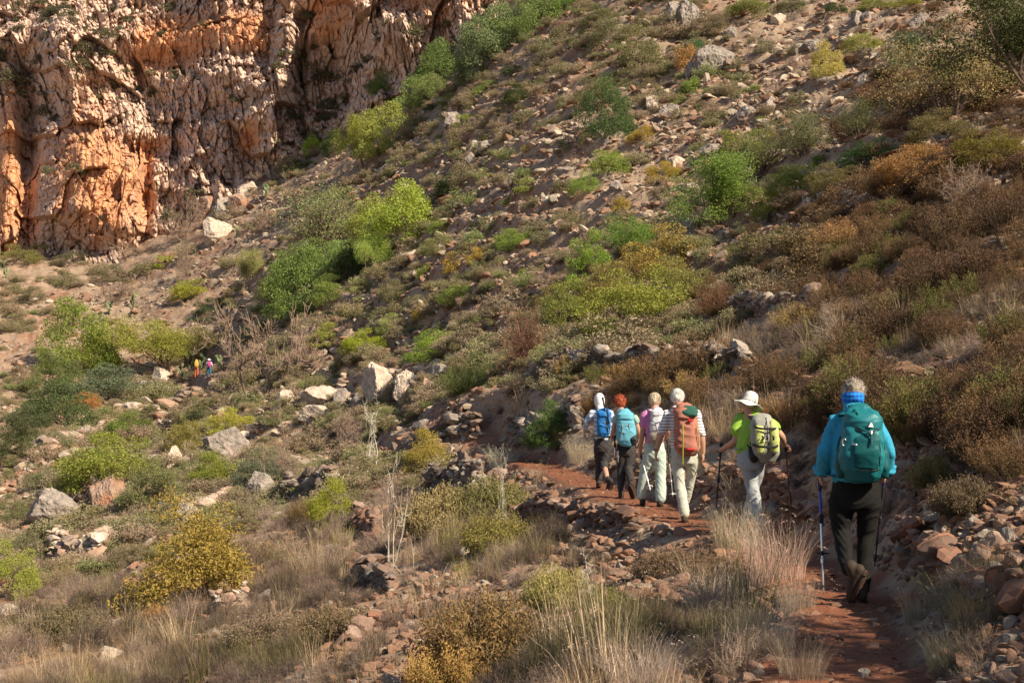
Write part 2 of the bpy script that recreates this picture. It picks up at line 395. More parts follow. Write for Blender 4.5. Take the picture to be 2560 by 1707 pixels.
BUTT = [ # x, y (2352 view), half width, half height, bulge m, orangeness
 (220,400,120,170,13,0.6),(300,250,45,60,4,-0.4),(60,330,22,260,-5,0.2),(15,340,26,240,4,0.7),(120,80,50,120,6,-0.3),(190,150,90,110,7,0.1),
 (330,430,16,150,-3,0.2),(400,60,100,75,2,0.8),(560,70,60,60,3,0.7),(520,180,110,60,6,-0.4),(650,120,26,110,5,-0.4),(690,160,12,90,-3,0.0),
 (620,290,90,90,5,-0.2),(430,320,70,110,5,-0.3),(770,60,60,60,4,0.6),(830,90,50,60,6,-0.1),(900,160,50,50,7,-0.5),(960,60,60,70,3,0.7),(1060,60,60,80,5,0.5),(1020,190,26,50,-2,0.1),
 (570,330,30,40,-3,0.7),(255,620,110,30,5,-0.3),(480,400,20,70,-3,0.0),(720,300,60,60,-3,-0.3),(740,220,60,50,-4,-0.2)]
def cliff_D(th):
    xs = np.array([-900,-300,0,100,330,380,500,700,850,950,1000,1130,1200,1500]); ds = np.array([238,227,215,213,205,203,192,188,178,171,168,161,160,172])
    return np.interp(th, np.arctan((xs - 1176) / 3266.0), ds)
def build_cliff():
    nc, nr = 1250, 820
    th = np.linspace(math.atan((-260 - 1176) / 3266), math.atan((1330 - 1176) / 3266), nc)
    tt = np.linspace(0, 1, nr); zz = 4 + 66 * np.minimum(tt / 0.93, 1) + 14 * np.clip((tt - 0.93) / 0.07, 0, 1) ** 0.7
    Z, T = np.meshgrid(zz, th, indexing='ij'); S = T * 200.0
    px = 1176 + np.tan(T) * 3266; py = 910 - Z / 200 * 3266
    bulge = np.zeros_like(S); org = np.full_like(S, 0.20)
    for x, y, a, h, am, o in BUTT:
        g = np.exp(-(np.abs((px - x) / a) ** 2.6 + np.abs((py - y) / h) ** 2.6)); bulge += am * g; org += o * g
    Sw = S + (fbm2(S * 0.08, Z * 0.05, 3, 3) - 0.5) * 5 + Z * 0.12; Zw = Z + (fbm2(S * 0.1, Z * 0.1, 4, 3) - 0.5) * 6
    f1, f2, c1, t1 = worleyf(Sw / 4.0, Zw / 6.5, 5); e1 = f2 - f1
    Ss = S + Z * 0.16 + (fbm2(S * 0.05, Z * 0.05, 14, 2) - 0.5) * 4; g1, g2, c2, t2 = worleyf(Ss / 1.15 + 9, Z / 2.3, 6); e2 = g2 - g1
    h1, h2, c3, t3 = worleyf(Ss / 0.48, Z / 0.85, 8); e3 = h2 - h1
    smooth = sstep(0.35, 0.75, org)
    rough = 1 - 0.6 * smooth
    disp = bulge * (0.9 + 0.2 * c1) + ((c1 - 0.5) * 3.2 + t1 * 2.4) * rough + np.minimum(e1, 0.06) * 3.5
    disp += ((c2 - 0.5) * 1.3 + t2 * 1.5 + np.minimum(e2, 0.10) * 2.0) * rough + ((c3 - 0.5) * 0.45 + t3 * 1.0 + np.minimum(e3, 0.15) * 0.9) * (1 - 0.45 * smooth)
    disp += (fbm2(S * 0.05, Z * 0.03, 9, 3) - 0.5) * 8 + (fbm2(S * 0.9, Z * 0.6, 10, 4) - 0.5) * 1.6
    fr = np.abs(vn2(Ss * 0.42, Z * 0.05 + 3, 15) - 0.5); disp -= 0.9 * (1 - sstep(0.0, 0.05, fr)) * (0.4 + 0.6 * (vn2(S * 0.2, Z * 0.12, 16) > 0.45))
    fr2 = np.abs(vn2(Ss * 1.1, Z * 0.16, 17) - 0.5); disp -= 0.35 * (1 - sstep(0.0, 0.06, fr2))
    # horizontal breaks and ledges
    led = vn2(S * 0.03, Z * 0.16 + S * 0.012, 12); disp += (led - 0.5) * 6 + (vn2(S * 0.10 + 5, Z * 0.42, 13) - 0.5) * 3.0
    zb = np.interp(px, [0, 330, 500, 700, 850, 1000, 1130], [20, 21, 24, 30, 33, 36, 39])
    lean = 0.34; R = cliff_D(T) + 5 + lean * (Z - zb) + 60 * np.clip((Z - 70) / 14, 0, 1) ** 2 - disp
    X = R * np.sin(T); Y = R * np.cos(T)
    crack = np.maximum(1 - e1 / 0.05, (1 - e2 / 0.06) * 0.7 * rough); crack = np.clip(crack, 0, 1)
    V = np.stack([X, Y, Z], -1).reshape(-1, 3)
    me = mk_mesh('rock_cliff', V, grid_faces(nr, nc), cliff_material(), False, {'orange': org.ravel(), 'crack': crack.ravel()})
    o = obj('rock_cliff', me); tag(o, 'tall orange and pale fissured rock cliff', None, None, 'structure')
    return X, Y, Z, px, py
CLX, CLY, CLZ, CLPX, CLPY = build_cliff()
# ================================================================ rocks
def icosphere(sub):
    t = (1 + 5 ** 0.5) / 2
    V = np.array([(-1,t,0),(1,t,0),(-1,-t,0),(1,-t,0),(0,-1,t),(0,1,t),(0,-1,-t),(0,1,-t),(t,0,-1),(t,0,1),(-t,0,-1),(-t,0,1)], float)
    F = np.array([(0,11,5),(0,5,1),(0,1,7),(0,7,10),(0,10,11),(1,5,9),(5,11,4),(11,10,2),(10,7,6),(7,1,8),(3,9,4),(3,4,2),(3,2,6),(3,6,8),(3,8,9),(4,9,5),(2,4,11),(6,2,10),(8,6,7),(9,8,1)])
    V /= np.linalg.norm(V, axis=1)[:, None]
    for _ in range(sub):
        E = np.sort(np.vstack([F[:, [0, 1]], F[:, [1, 2]], F[:, [2, 0]]]), axis=1)
        U, inv = np.unique(E, axis=0, return_inverse=True); inv = inv.ravel()
        m = V[U[:, 0]] + V[U[:, 1]]; m /= np.linalg.norm(m, axis=1)[:, None]
        n = len(F); a, b, c = inv[:n] + len(V), inv[n:2 * n] + len(V), inv[2 * n:] + len(V)
        V = np.vstack([V, m]); F = np.vstack([np.stack([F[:, 0], a, c], 1), np.stack([F[:, 1], b, a], 1), np.stack([F[:, 2], c, b], 1), np.stack([a, b, c], 1)])
    return V, F
ICO = [icosphere(k) for k in range(6)]
def rock_shape(seed, sub, planes=11, dims=(1, 1, 1), rough=0.0, soft=0.0):
    r = np.random.default_rng(seed); V, F = ICO[sub]
    Pn = r.normal(size=(planes, 3)); Pn /= np.linalg.norm(Pn, axis=1)[:, None]; h = r.uniform(0.62, 0.95, planes) if sub > 2 else r.uniform(0.42, 0.80, planes)
    d = V @ Pn.T; q = np.where(d > 0.05, h / np.maximum(d, 0.05), 9)
    rad = np.minimum(q.min(1), 1.15)
    if soft: rad = rad * (1 - soft) + soft * 0.85
    if rough:
        rad = rad * (1 + rough * (vn3(V[:, 0] * 3 + seed, V[:, 1] * 3, V[:, 2] * 3, 5) - 0.5) + rough * 0.6 * (vn3(V[:, 0] * 9, V[:, 1] * 9 + seed, V[:, 2] * 9, 6) - 0.5) + rough * 0.3 * (vn3(V[:, 0] * 24, V[:, 1] * 24 + seed, V[:, 2] * 24, 7) - 0.5))
    return V * rad[:, None] * np.array(dims) * (0.55 if sub > 2 else 0.72), F
M_RUB = stones_material('rubble_stone', True, (0.20, 0.135, 0.095), (0.52, 0.43, 0.325), (0.30, 0.165, 0.105))
M_WALLG = stones_material('grey_wall_stone', False, (0.11, 0.090, 0.075), (0.40, 0.34, 0.285), (0.24, 0.16, 0.12))
M_WALLP = stones_material('pale_wall_stone', False, (0.28, 0.21, 0.16), (0.62, 0.51, 0.41), (0.42, 0.27, 0.19))
M_WALLR = stones_material('red_wall_stone', False, (0.13, 0.072, 0.052), (0.38, 0.26, 0.20), (0.27, 0.135, 0.085))
M_BP = boulder_material('pale_boulder', (0.66, 0.54, 0.43), (0.38, 0.30, 0.24), (0.50, 0.27, 0.14), 0.4)
M_BG = boulder_material('grey_boulder', (0.40, 0.34, 0.29), (0.20, 0.165, 0.14), (0.34, 0.18, 0.10), 0.3)
M_BR = boulder_material('rusty_boulder', (0.46, 0.32, 0.24), (0.24, 0.16, 0.12), (0.38, 0.19, 0.11), 0.7)

# ================================================================ plants
def leaf_cards(rng, C, size, aspect=0.55, up=0.0, fold=True):
    """one small pointed leaf (a quad) per centre"""
    n = len(C); nr = rng.normal(size=(n, 3)); nr[:, 2] += up; nr /= np.linalg.norm(nr, axis=1)[:, None]
    t = rng.normal(size=(n, 3)); t -= (t * nr).sum(1)[:, None] * nr; t /= np.linalg.norm(t, axis=1)[:, None] + 1e-9
    b = np.cross(nr, t); s = size * rng.uniform(0.6, 1.3, n)[:, None]
    V = np.stack([C - t * s * 0.5, C + b * s * 0.5 * aspect + nr * s * 0.12, C + t * s * 0.5, C - b * s * 0.5 * aspect + nr * s * 0.12], 1)
    return V.reshape(-1, 3)
def crown_mesh(name, mat, seed, clumps, n, leaf, aspect=0.55, clr=0.16, rz=1.0, shell=0.6, flat_base=True, up=0.3, gaps=0.35, centers=None):
    """crown in a unit box: x, y in -0.5..0.5, z in 0..1; leaves cluster round many clump centres"""
    rng = np.random.default_rng(seed)
    if centers is None:
        C = []
        while len(C) < clumps:
            p = rng.normal(size=3); p /= np.linalg.norm(p); p[2] = abs(p[2]) if flat_base else p[2]
            rr = rng.uniform(shell, 1.0) ** 0.6
            q = np.array([p[0] * 0.5 * rr, p[1] * 0.5 * rr, (p[2] * rr if flat_base else 0.5 + 0.5 * p[2] * rr)])
            k = 1 + 0.35 * (math.sin(3 * math.atan2(q[1], q[0]) + seed) * 0.6 + math.sin(5 * math.atan2(q[1], q[0]) + 2 * seed) * 0.4)
            q[:2] *= (0.86 + 0.14 * k); q[2] *= 0.82 + 0.22 * math.sin(q[0] * 9 + seed) * math.cos(q[1] * 8 + seed) * 0.8
            C.append(q * (0.9, 0.9, 0.9))
        C = np.array(C)
    else: C = centers
    m = len(C); cr = clr * rng.uniform(0.5, 1.25, m); wgt = cr ** 2; idx = rng.choice(m, n, p=wgt / wgt.sum())
    v = rng.normal(size=(n, 3)); v /= np.linalg.norm(v, axis=1)[:, None]; v[:, 2] *= 0.75
    P = C[idx] + v * (cr[idx] * rng.uniform(0.25, 1.0, n) ** 0.5)[:, None]
    P = P[P[:, 2] > (-0.02)]
    keep = vn3(P[:, 0] * 9 + seed, P[:, 1] * 9, P[:, 2] * 9, 3) > gaps * 0.55
    P = P[keep]; lv = np.clip(0.5 + (rng.random(len(P)) - 0.5) * 0.6 + (rng.random(m)[idx][:0].sum()) , 0, 1)
    V = leaf_cards(rng, P, leaf, aspect, up)
    lo = np.percentile(V, 1, 0); hi = np.percentile(V, 99, 0)
    if centers is None: V = (V - (lo + hi) / 2 * np.array([1, 1, 0])) / np.array([hi[0] - lo[0], hi[1] - lo[1], hi[2]])
    return mk_mesh(name, V, np.arange(len(V)).reshape(-1, 4), mat, False, {'lv': np.repeat(lv, 4)})
def branches(seed, trunks=1, height=1.0, depth=4, r0=0.03, spread=0.6, kids=(2, 4), jitter=0.25, upw=0.35, lean=0.2, first=0.45, shrink=0.72, base_spread=0.03, seg=4, taper=0.6, gmax=900):
    rng = np.random.default_rng(seed); out = []; tips = []
    def go(p, d, L, r, k):
        pts = [p.copy()]; rad = [r]
        for i in range(seg):
            d = d + rng.normal(size=3) * jitter * 0.5; d[2] += upw * 0.12; d /= np.linalg.norm(d); p = p + d * L / seg; pts.append(p.copy()); rad.append(r * (1 - (1 - taper) * (i + 1) / seg))
        out.append((np.array(pts), np.array(rad), k))
        if k <= 0 or len(out) > gmax: tips.append(p); return
        for _ in range(rng.integers(kids[0], kids[1] + 1)):
            nd = d + rng.normal(size=3) * spread; nd[2] += upw * 0.3; nd /= np.linalg.norm(nd)
            st = pts[rng.integers(max(1, seg - 2), seg + 1)]
            go(st.copy(), nd, L * shrink * rng.uniform(0.7, 1.2), rad[-1] * 0.75, k - 1)
        if k <= 2: tips.append(p)
    for t in range(trunks):
        a = rng.uniform(0, 6.28); d = np.array([math.cos(a) * lean, math.sin(a) * lean, 1.0]); d /= np.linalg.norm(d)
        go(np.array([math.cos(a) * base_spread, math.sin(a) * base_spread, -0.05]), d, first * rng.uniform(0.85, 1.15), r0 * rng.uniform(0.7, 1), depth)
    return out, np.array(tips)
def branch_mesh(name, mat, br, norm=True, sides=(3, 5)):
    a = Acc()
    for pts, rad, k in br: a.add(*tube(pts, np.maximum(rad, 0.0022), sides[1] if k >= 2 else sides[0]), 0.5)
    return a.mesh(name, mat)
def norm_branches(br, tips):
    P = np.vstack([b[0] for b in br]); lo = np.percentile(P, 1, 0); hi = np.percentile(P, 99, 0)
    sx = 0.9 / max(hi[0] - lo[0], hi[1] - lo[1]); sz = 0.95 / hi[2]; c = (lo + hi) / 2 * (1, 1, 0); S = np.array([sx, sx, sz])
    return [((p - c) * S, r * sx, k) for p, r, k in br], (tips - c) * S
M_LEAF = leaf_material('leaves', False, 0.30); M_LEAFT = leaf_material('tipped_leaves', False, 0.3, (0.42, 0.22, 0.05))
M_DRYT = bark_material('dry_twigs', (0.16, 0.105, 0.075), (0.38, 0.28, 0.21)); M_BARK = bark_material('bark', (0.07, 0.05, 0.035), (0.22, 0.16, 0.12))
M_PALEB = bark_material('pale_dead_wood', (0.42, 0.36, 0.28), (0.75, 0.68, 0.56)); M_REDT = bark_material('reddish_twigs', (0.13, 0.065, 0.045), (0.32, 0.18, 0.12))
M_TWIG = leaf_material('twig_scrub', False, 0.1, None, 0.1, 0.7)
M_SLEAF = leaf_material('scrub_leaves', True, 0.25); M_SGRASS = leaf_material('grass_blades', True, 0.25, None, 0.15, 0.8); M_STWIG = leaf_material('scrub_twigs', True, 0.1, None, 0.1, 0.8)

def kind_broad(i, n=14000, leaf=0.026, clumps=46, clr=0.15, mat=None, **k):
    br, tips = norm_branches(*branches(40 + i, 4, 1, 3, 0.022, 0.7, lean=0.6, first=0.4))
    return {'crown': crown_mesh('crown', mat or M_LEAF, 100 + i, clumps, n, leaf, clr=clr, **k), 'trunk': branch_mesh('trunk', M_BARK, [(p * (0.85, 0.85, 0.8), r, q) for p, r, q in br if q >= 1])}
def kind_tree(i, n=12000, leaf=0.028, trunks=2, clr=0.12, mat=None, depth=4, gaps=0.35, low=0.22, spread=0.6):
    br, tips = norm_branches(*branches(60 + i, trunks, 1, depth, 0.035, spread, lean=0.3, first=0.42))
    C = tips[tips[:, 2] > low]; lo_ = np.percentile(C, 3, 0); hi_ = np.percentile(C, 97, 0); f_ = np.array([0.84, 0.84]) / (hi_ - lo_)[:2]; C = C * np.array([f_[0], f_[1], 1]); br = [(p * np.array([f_[0], f_[1], 1]), r, q) for p, r, q in br]; return {'crown': crown_mesh('crown', mat or M_LEAF, 200 + i, 0, n, leaf, clr=clr, centers=C * (1, 1, 0.93), gaps=gaps), 'trunk': branch_mesh('trunk', M_BARK, [b for b in br if b[2] >= 1])}
def feather(name, mat, seed, stems, leaves_per, leaf, spread=0.75, hmin=0.55, aspect=0.25, curve=0.25, bushy=0.035, dome=True):
    """shrub of many upright feathery sprigs, unit box"""
    rng = np.random.default_rng(seed); a = Acc()
    for s in range(stems):
        an = rng.uniform(0, 6.28); rr = math.sqrt(rng.random()); out = rr * 0.42 * spread / 0.75
        h = (math.sqrt(max(0, 1 - rr * rr * 0.75)) if dome else 1) * rng.uniform(hmin, 1.0)
        base = np.array([math.cos(an) * out * 0.25, math.sin(an) * out * 0.25, 0]); tip = np.array([math.cos(an) * out * 1.15, math.sin(an) * out * 1.15, h]) + rng.normal(size=3) * 0.03
        t = np.linspace(0, 1, 5)[:, None]; mid = (base + tip) / 2 + np.array([math.cos(an), math.sin(an), 0]) * curve * out; P = (1 - t) ** 2 * base + 2 * t * (1 - t) * mid + t ** 2 * tip
        a.add(*tube(P, np.linspace(0.0045, 0.0012, 5), 3), rng.uniform(0, 0.4))
        u = rng.uniform(0.35, 1.03, leaves_per)[:, None]; C = (1 - u) ** 2 * base + 2 * u * (1 - u) * mid + u ** 2 * tip + rng.normal(size=(leaves_per, 3)) * bushy
        V = leaf_cards(rng, C, leaf, aspect, 0.0); d = tip - mid; d /= np.linalg.norm(d)
        # stretch leaflets along the sprig
        L = V.reshape(-1, 4, 3); c = L.mean(1, keepdims=True); L = c + (L - c) + ((L - c) @ d)[..., None] * d * 0.9
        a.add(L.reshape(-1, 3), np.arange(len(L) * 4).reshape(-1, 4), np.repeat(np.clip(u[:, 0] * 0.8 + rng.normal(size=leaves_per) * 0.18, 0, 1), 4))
    return a.mesh(name, mat)
def twigball(name, mat, seed, n=420, segs=4, r=0.0035, flatz=1.0, fine=True):
    """hemispherical cushion of fine dead twigs"""
    rng = np.random.default_rng(seed); a = Acc()
    for s in range(n):
        d = rng.normal(size=3); d[2] = abs(d[2]) * 0.9 + 0.12; d /= np.linalg.norm(d); L = rng.uniform(0.6, 1.0)
        p = np.array([rng.normal() * 0.06, rng.normal() * 0.06, 0]); P = [p]
        for k in range(segs):
            d = d + rng.normal(size=3) * 0.28; d /= np.linalg.norm(d); p = p + d * L * np.array([0.5, 0.5, 1.0 * flatz]) / segs; P.append(p)
        P = np.array(P); lv = rng.random(); a.add(*tube(P, np.linspace(r, r * 0.35, segs + 1), 3), lv)
        for q in range(3):
            j = rng.integers(1, segs + 1); e = d + rng.normal(size=3) * 0.8; e /= np.linalg.norm(e); p2 = P[j] + e * rng.uniform(0.06, 0.16)
            a.add(*tube(np.array([P[j], (P[j] + p2) / 2 + rng.normal(size=3) * 0.01, p2]), [r * 0.6, r * 0.5, r * 0.3], 3), np.clip(lv + 0.2, 0, 1))
    return a.mesh(name, mat)
def grass_tuft(name, mat, seed, n=70, h=(0.5, 1.0), wdt=0.008, spread=0.18, bend=0.35, heads=0.08):
    rng = np.random.default_rng(seed); Vs = []; lvs = []; Fs = []; c = 0
    for s in range(n):
        a = rng.uniform(0, 6.28); r = spread * math.sqrt(rng.random()); b = np.array([math.cos(a) * r, math.sin(a) * r, 0]); L = rng.uniform(*h)
        a2 = a + rng.normal() * 0.9; bd = bend * rng.uniform(0.2, 1.2); t = np.linspace(0, 1, 5)
        P = b + np.stack([np.cos(a2) * bd * t ** 2 * L, np.sin(a2) * bd * t ** 2 * L, L * (t - 0.25 * bd * t ** 2.5)], 1)
        sd = np.array([-math.sin(a2 + rng.normal()), math.cos(a2), 0]); wd = wdt * (1 - t * 0.8)
        V = np.stack([P - sd * wd[:, None] / 2, P + sd * wd[:, None] / 2], 1).reshape(-1, 3)
        Vs.append(V); Fs.append(grid_faces(5, 2) + c); c += 10; lvs.append(np.full(10, rng.random()))
        if rng.random() < heads:
            m = 7; C = P[-1] + np.array([math.cos(a2) * 0.05, math.sin(a2) * 0.05, -0.02]) * rng.uniform(-1, 1, (m, 1)) + rng.normal(size=(m, 3)) * 0.006
            V = leaf_cards(rng, C, 0.022, 0.4, 0); Vs.append(V); Fs.append(np.arange(m * 4).reshape(-1, 4) + c); c += m * 4; lvs.append(np.full(m * 4, 0.9))
    return mk_mesh(name, np.vstack(Vs), np.vstack(Fs), mat, False, {'lv': np.concatenate(lvs)})

# ================================================================ scattered ground cover (nobody could count it)
def scatter_object(name, label, sources, pts, rot, scl, idx, tint=None, tcol=None):
    n = len(pts); me = bpy.data.meshes.new(name); me.vertices.add(n); me.vertices.foreach_set('co', np.asarray(pts, np.float32).ravel())
    for an, ty, key, arr in (('rot', 'FLOAT_VECTOR', 'vector', rot), ('scl', 'FLOAT_VECTOR', 'vector', scl)):
        at = me.attributes.new(an, ty, 'POINT'); at.data.foreach_set(key, np.asarray(arr, np.float32).ravel())
    at = me.attributes.new('pick', 'INT', 'POINT'); at.data.foreach_set('value', np.asarray(idx, np.int32))
    if tint is not None: at = me.attributes.new('tint', 'FLOAT', 'POINT'); at.data.foreach_set('value', np.asarray(tint, np.float32))
    if tcol is not None: at = me.attributes.new('tcol', 'FLOAT_COLOR', 'POINT'); at.data.foreach_set('color', np.hstack([tcol, np.ones((n, 1))]).astype(np.float32).ravel())
    o = obj(name, me); tag(o, label, None, None, 'stuff')
    ng = bpy.data.node_groups.new(name, 'GeometryNodeTree'); ng.interface.new_socket('Geometry', in_out='INPUT', socket_type='NodeSocketGeometry'); ng.interface.new_socket('Geometry', in_out='OUTPUT', socket_type='NodeSocketGeometry')
    gi = ng.nodes.new('NodeGroupInput'); go = ng.nodes.new('NodeGroupOutput'); jn = ng.nodes.new('GeometryNodeJoinGeometry')
    for m in reversed(sources):
        s = bpy.data.objects.new(m.name + '_piece', m); oi = ng.nodes.new('GeometryNodeObjectInfo'); oi.inputs['Object'].default_value = s; oi.inputs['As Instance'].default_value = True; ng.links.new(oi.outputs['Geometry'], jn.inputs[0])
    ip = ng.nodes.new('GeometryNodeInstanceOnPoints'); ip.inputs['Pick Instance'].default_value = True
    ng.links.new(gi.outputs[0], ip.inputs['Points']); ng.links.new(jn.outputs[0], ip.inputs['Instance'])
    for an, ty, sk in (('rot', 'FLOAT_VECTOR', 'Rotation'), ('scl', 'FLOAT_VECTOR', 'Scale'), ('pick', 'INT', 'Instance Index')):
        na = ng.nodes.new('GeometryNodeInputNamedAttribute'); na.data_type = ty; na.inputs['Name'].default_value = an; ng.links.new(na.outputs[0], ip.inputs[sk])
    ng.links.new(ip.outputs[0], go.inputs[0]); md = o.modifiers.new('scatter', 'NODES'); md.node_group = ng
    return o
FAR_SPOT = rayD([451, 480], [869, 868])
def clear_of_hikers(x, y):
    m = np.ones(len(x), bool)
    for q in FAR_SPOT: m &= ~((np.abs(x - q[0]) < 1.8) & (y < q[1] + 1.5) & (y > q[1] - 9))
    return m
def ground_points(n, rng, rmin, rmax, th=(-0.40, 0.42), power=0.0, box=None):
    """random ground points; equal share per ring when power = 0. box = (x0, y0, x1, y1) on the 2352-wide view limits them"""
    r = np.exp(rng.uniform(math.log(rmin), math.log(rmax), n)); t = rng.uniform(th[0], th[1], n)
    x = r * np.sin(t); y = r * np.cos(t); z = H(x, y); sx = 1176 + x / y * 3266; sy = 910 - z / y * 3266
    return x, y, z, r, sx, sy
# ================================================================ people, their packs and poles
def cloth(name, col, rough=0.85, col2=None, sc=25, sheen=0.0, bumpd=0.004, spec=0.2):
    m, nt, b = new_mat(name, rough, spec); c = coord(nt); n = noise(nt, c, sc, 4)
    nt.links.new(mixc(nt, n, tuple(x * 0.82 for x in col), col2 or tuple(min(1, x * 1.15) for x in col)), b.inputs['Base Color']); bump(nt, b, noise(nt, c, sc * 1.5, 5), 0.5, bumpd); return m
def axis_sep(nt):
    s = N(nt, 'ShaderNodeSeparateXYZ'); nt.links.new(coord(nt), s.inputs[0]); return s
def stripes(nt, axis, freq, duty, phase=0.0):
    v = mathn(nt, 'FRACT', mathn(nt, 'ADD', mathn(nt, 'MULTIPLY', axis, freq), phase), 0); return mathn(nt, 'LESS_THAN', v, duty)
MS_SKIN = cloth('skin', (0.50, 0.26, 0.17), 0.55, (0.56, 0.31, 0.21), 9, bumpd=0.0008, spec=0.35)
MS_BLACK = cloth('black_plastic', (0.025, 0.025, 0.028), 0.5); MS_METAL, _n, _b = new_mat('silver_metal', 0.3, 0.5); _b.inputs['Base Color'].default_value = (0.75, 0.76, 0.78, 1); _b.inputs['Metallic'].default_value = 0.85
MS_WHITE = cloth('white_fabric', (0.80, 0.79, 0.76)); MS_BOOT = cloth('brown_boot', (0.055, 0.038, 0.028), 0.8); MS_SOLE = cloth('boot_sole', (0.065, 0.036, 0.026), 0.9); MS_DBOOT = cloth('dark_boot', (0.045, 0.04, 0.038), 0.8)

def resamp(P, n=16, k=3):
    P = np.asarray(P, float); s = np.concatenate([[0], np.cumsum(np.linalg.norm(np.diff(P[:, :3], axis=0), axis=1) + 1e-6)]); u = np.linspace(0, s[-1], n)
    Q = np.stack([np.interp(u, s, P[:, i]) for i in range(P.shape[1])], 1)
    for _ in range(k): Q[1:-1] = 0.25 * Q[:-2] + 0.5 * Q[1:-1] + 0.25 * Q[2:]
    return Q
def limb(pts, rads, n=16, k=2, sides=14):
    Q = resamp([list(p) + [r] for p, r in zip(pts, rads)], n, k); return tube(Q[:, :3], Q[:, 3], sides, True)
def ellip(c, r, rot=None, sub=3):
    V, F = ICO[sub]; V = V * np.array(r)
    if rot is not None: V = V @ np.array(rot).T
    return V + np.array(c), np.hstack([F, F[:, 2:3]])
def loft(rings, ns=28, nr=None, cap=True, expo=2.0, k=1):
    """rings: (cx, cy, cz, rx, ry[, expo]) stacked from bottom to top"""
    R = np.array([list(r) + ([expo] if len(r) == 5 else []) for r in rings], float)
    if nr: R = resamp(R, nr, k)
    if cap:
        def capr(a, b, sgn):
            o = []
            for s, q in ((0.35, 0.93), (0.7, 0.72), (0.95, 0.35), (1.0, 0.02)):
                v = a.copy(); v[2] += sgn * min(a[3], a[4]) * 0.45 * s; v[3] *= q; v[4] *= q; o.append(v)
            return o
        R = np.vstack([capr(R[0], R[1], -1)[::-1], R, capr(R[-1], R[-2], 1)])
    a = np.arange(ns) * 2 * np.pi / ns; ca, sa = np.cos(a), np.sin(a); e = 2 / R[:, 5:6]
    X = R[:, 0:1] + R[:, 3:4] * np.sign(ca) * np.abs(ca) ** e; Y = R[:, 1:2] + R[:, 4:5] * np.sign(sa) * np.abs(sa) ** e
    V = np.stack([X, Y, np.repeat(R[:, 2:3], ns, 1)], -1).reshape(-1, 3); return V, grid_faces(len(R), ns, True)
def fuse(name, pieces, voxel, iters, mat, parent, fold=None):
    a = Acc()
    for V, F in pieces: a.add(V, F)
    V = np.vstack(a.V); F = np.vstack(a.F); tri = F[:, 2] == F[:, 3]
    me = bpy.data.meshes.new('tmp'); me.from_pydata(V.tolist(), [], [f[:3] if t else f for f, t in zip(F.tolist(), tri)]); o = bpy.data.objects.new('tmp', me); COL.objects.link(o)
    m = o.modifiers.new('r', 'REMESH'); m.mode = 'VOXEL'; m.voxel_size = voxel; s = o.modifiers.new('s', 'SMOOTH'); s.factor = 0.5; s.iterations = iters
    dg = bpy.context.evaluated_depsgraph_get(); dg.update(); r = bpy.data.meshes.new_from_object(o.evaluated_get(dg)); bpy.data.objects.remove(o); bpy.data.meshes.remove(me)
    if fold is not None:
        n = len(r.vertices); co = np.empty(n * 3, np.float32); r.vertices.foreach_get('co', co); no = np.empty(n * 3, np.float32); r.vertex_normals.foreach_get('vector', no)
        co = co.reshape(-1, 3).astype(float); no = no.reshape(-1, 3); co = co + no * fold(co)[:, None]; r.vertices.foreach_set('co', co.astype(np.float32).ravel()); r.update()
    r.materials.clear(); r.materials.append(mat); r.polygons.foreach_set('use_smooth', np.ones(len(r.polygons), bool)); r.name = name; return obj(name, r, parent)
def folds(amp=0.010, fx=5, fz=13, seed=0):
    def f(V):
        w1 = V[:, 2] + 0.5 * V[:, 0] + 0.08 * np.sin(V[:, 0] * 14 + seed)
        a = vn3(V[:, 0] * fx + seed, V[:, 1] * fx, w1 * fz, 3); b = vn3(V[:, 0] * 18, V[:, 1] * 18 + seed, w1 * 30, 4)
        return amp * (1.9 * (0.4 - np.sqrt(np.abs(a - 0.5) * 2)) + 0.6 * (b - 0.5))
    return f
def ribbon(pts, width, thick=0.004, side=(1, 0, 0), n=14):
    Q = resamp(pts, n, 1); T = np.gradient(Q, axis=0); T /= np.linalg.norm(T, axis=1)[:, None]; S = np.array(side, float); S = S - (T @ S)[:, None] * T; S /= np.linalg.norm(S, axis=1)[:, None] + 1e-9; Nn = np.cross(T, S)
    V = np.stack([Q + S * width / 2 + Nn * thick / 2, Q - S * width / 2 + Nn * thick / 2, Q - S * width / 2 - Nn * thick / 2, Q + S * width / 2 - Nn * thick / 2], 1).reshape(-1, 3); return V, grid_faces(n, 4, True)
def part(name, pieces, mat, parent, smooth=True):
    a = Acc()
    for V, F in pieces: a.add(V, F if F.shape[1] == 4 else np.hstack([F, F[:, 2:3]]))
    me = bpy.data.meshes.new(name); V = np.vstack(a.V); F = np.vstack(a.F); me.from_pydata(V.tolist(), [], [f[:3] if f[2] == f[3] else f for f in F.tolist()])
    me.polygons.foreach_set('use_smooth', np.full(len(me.polygons), smooth)); me.materials.append(mat); return obj(name, me, parent)

def parts(name, pieces, mat, parent):
    return [part(name, [q], mat, parent) for q in pieces]

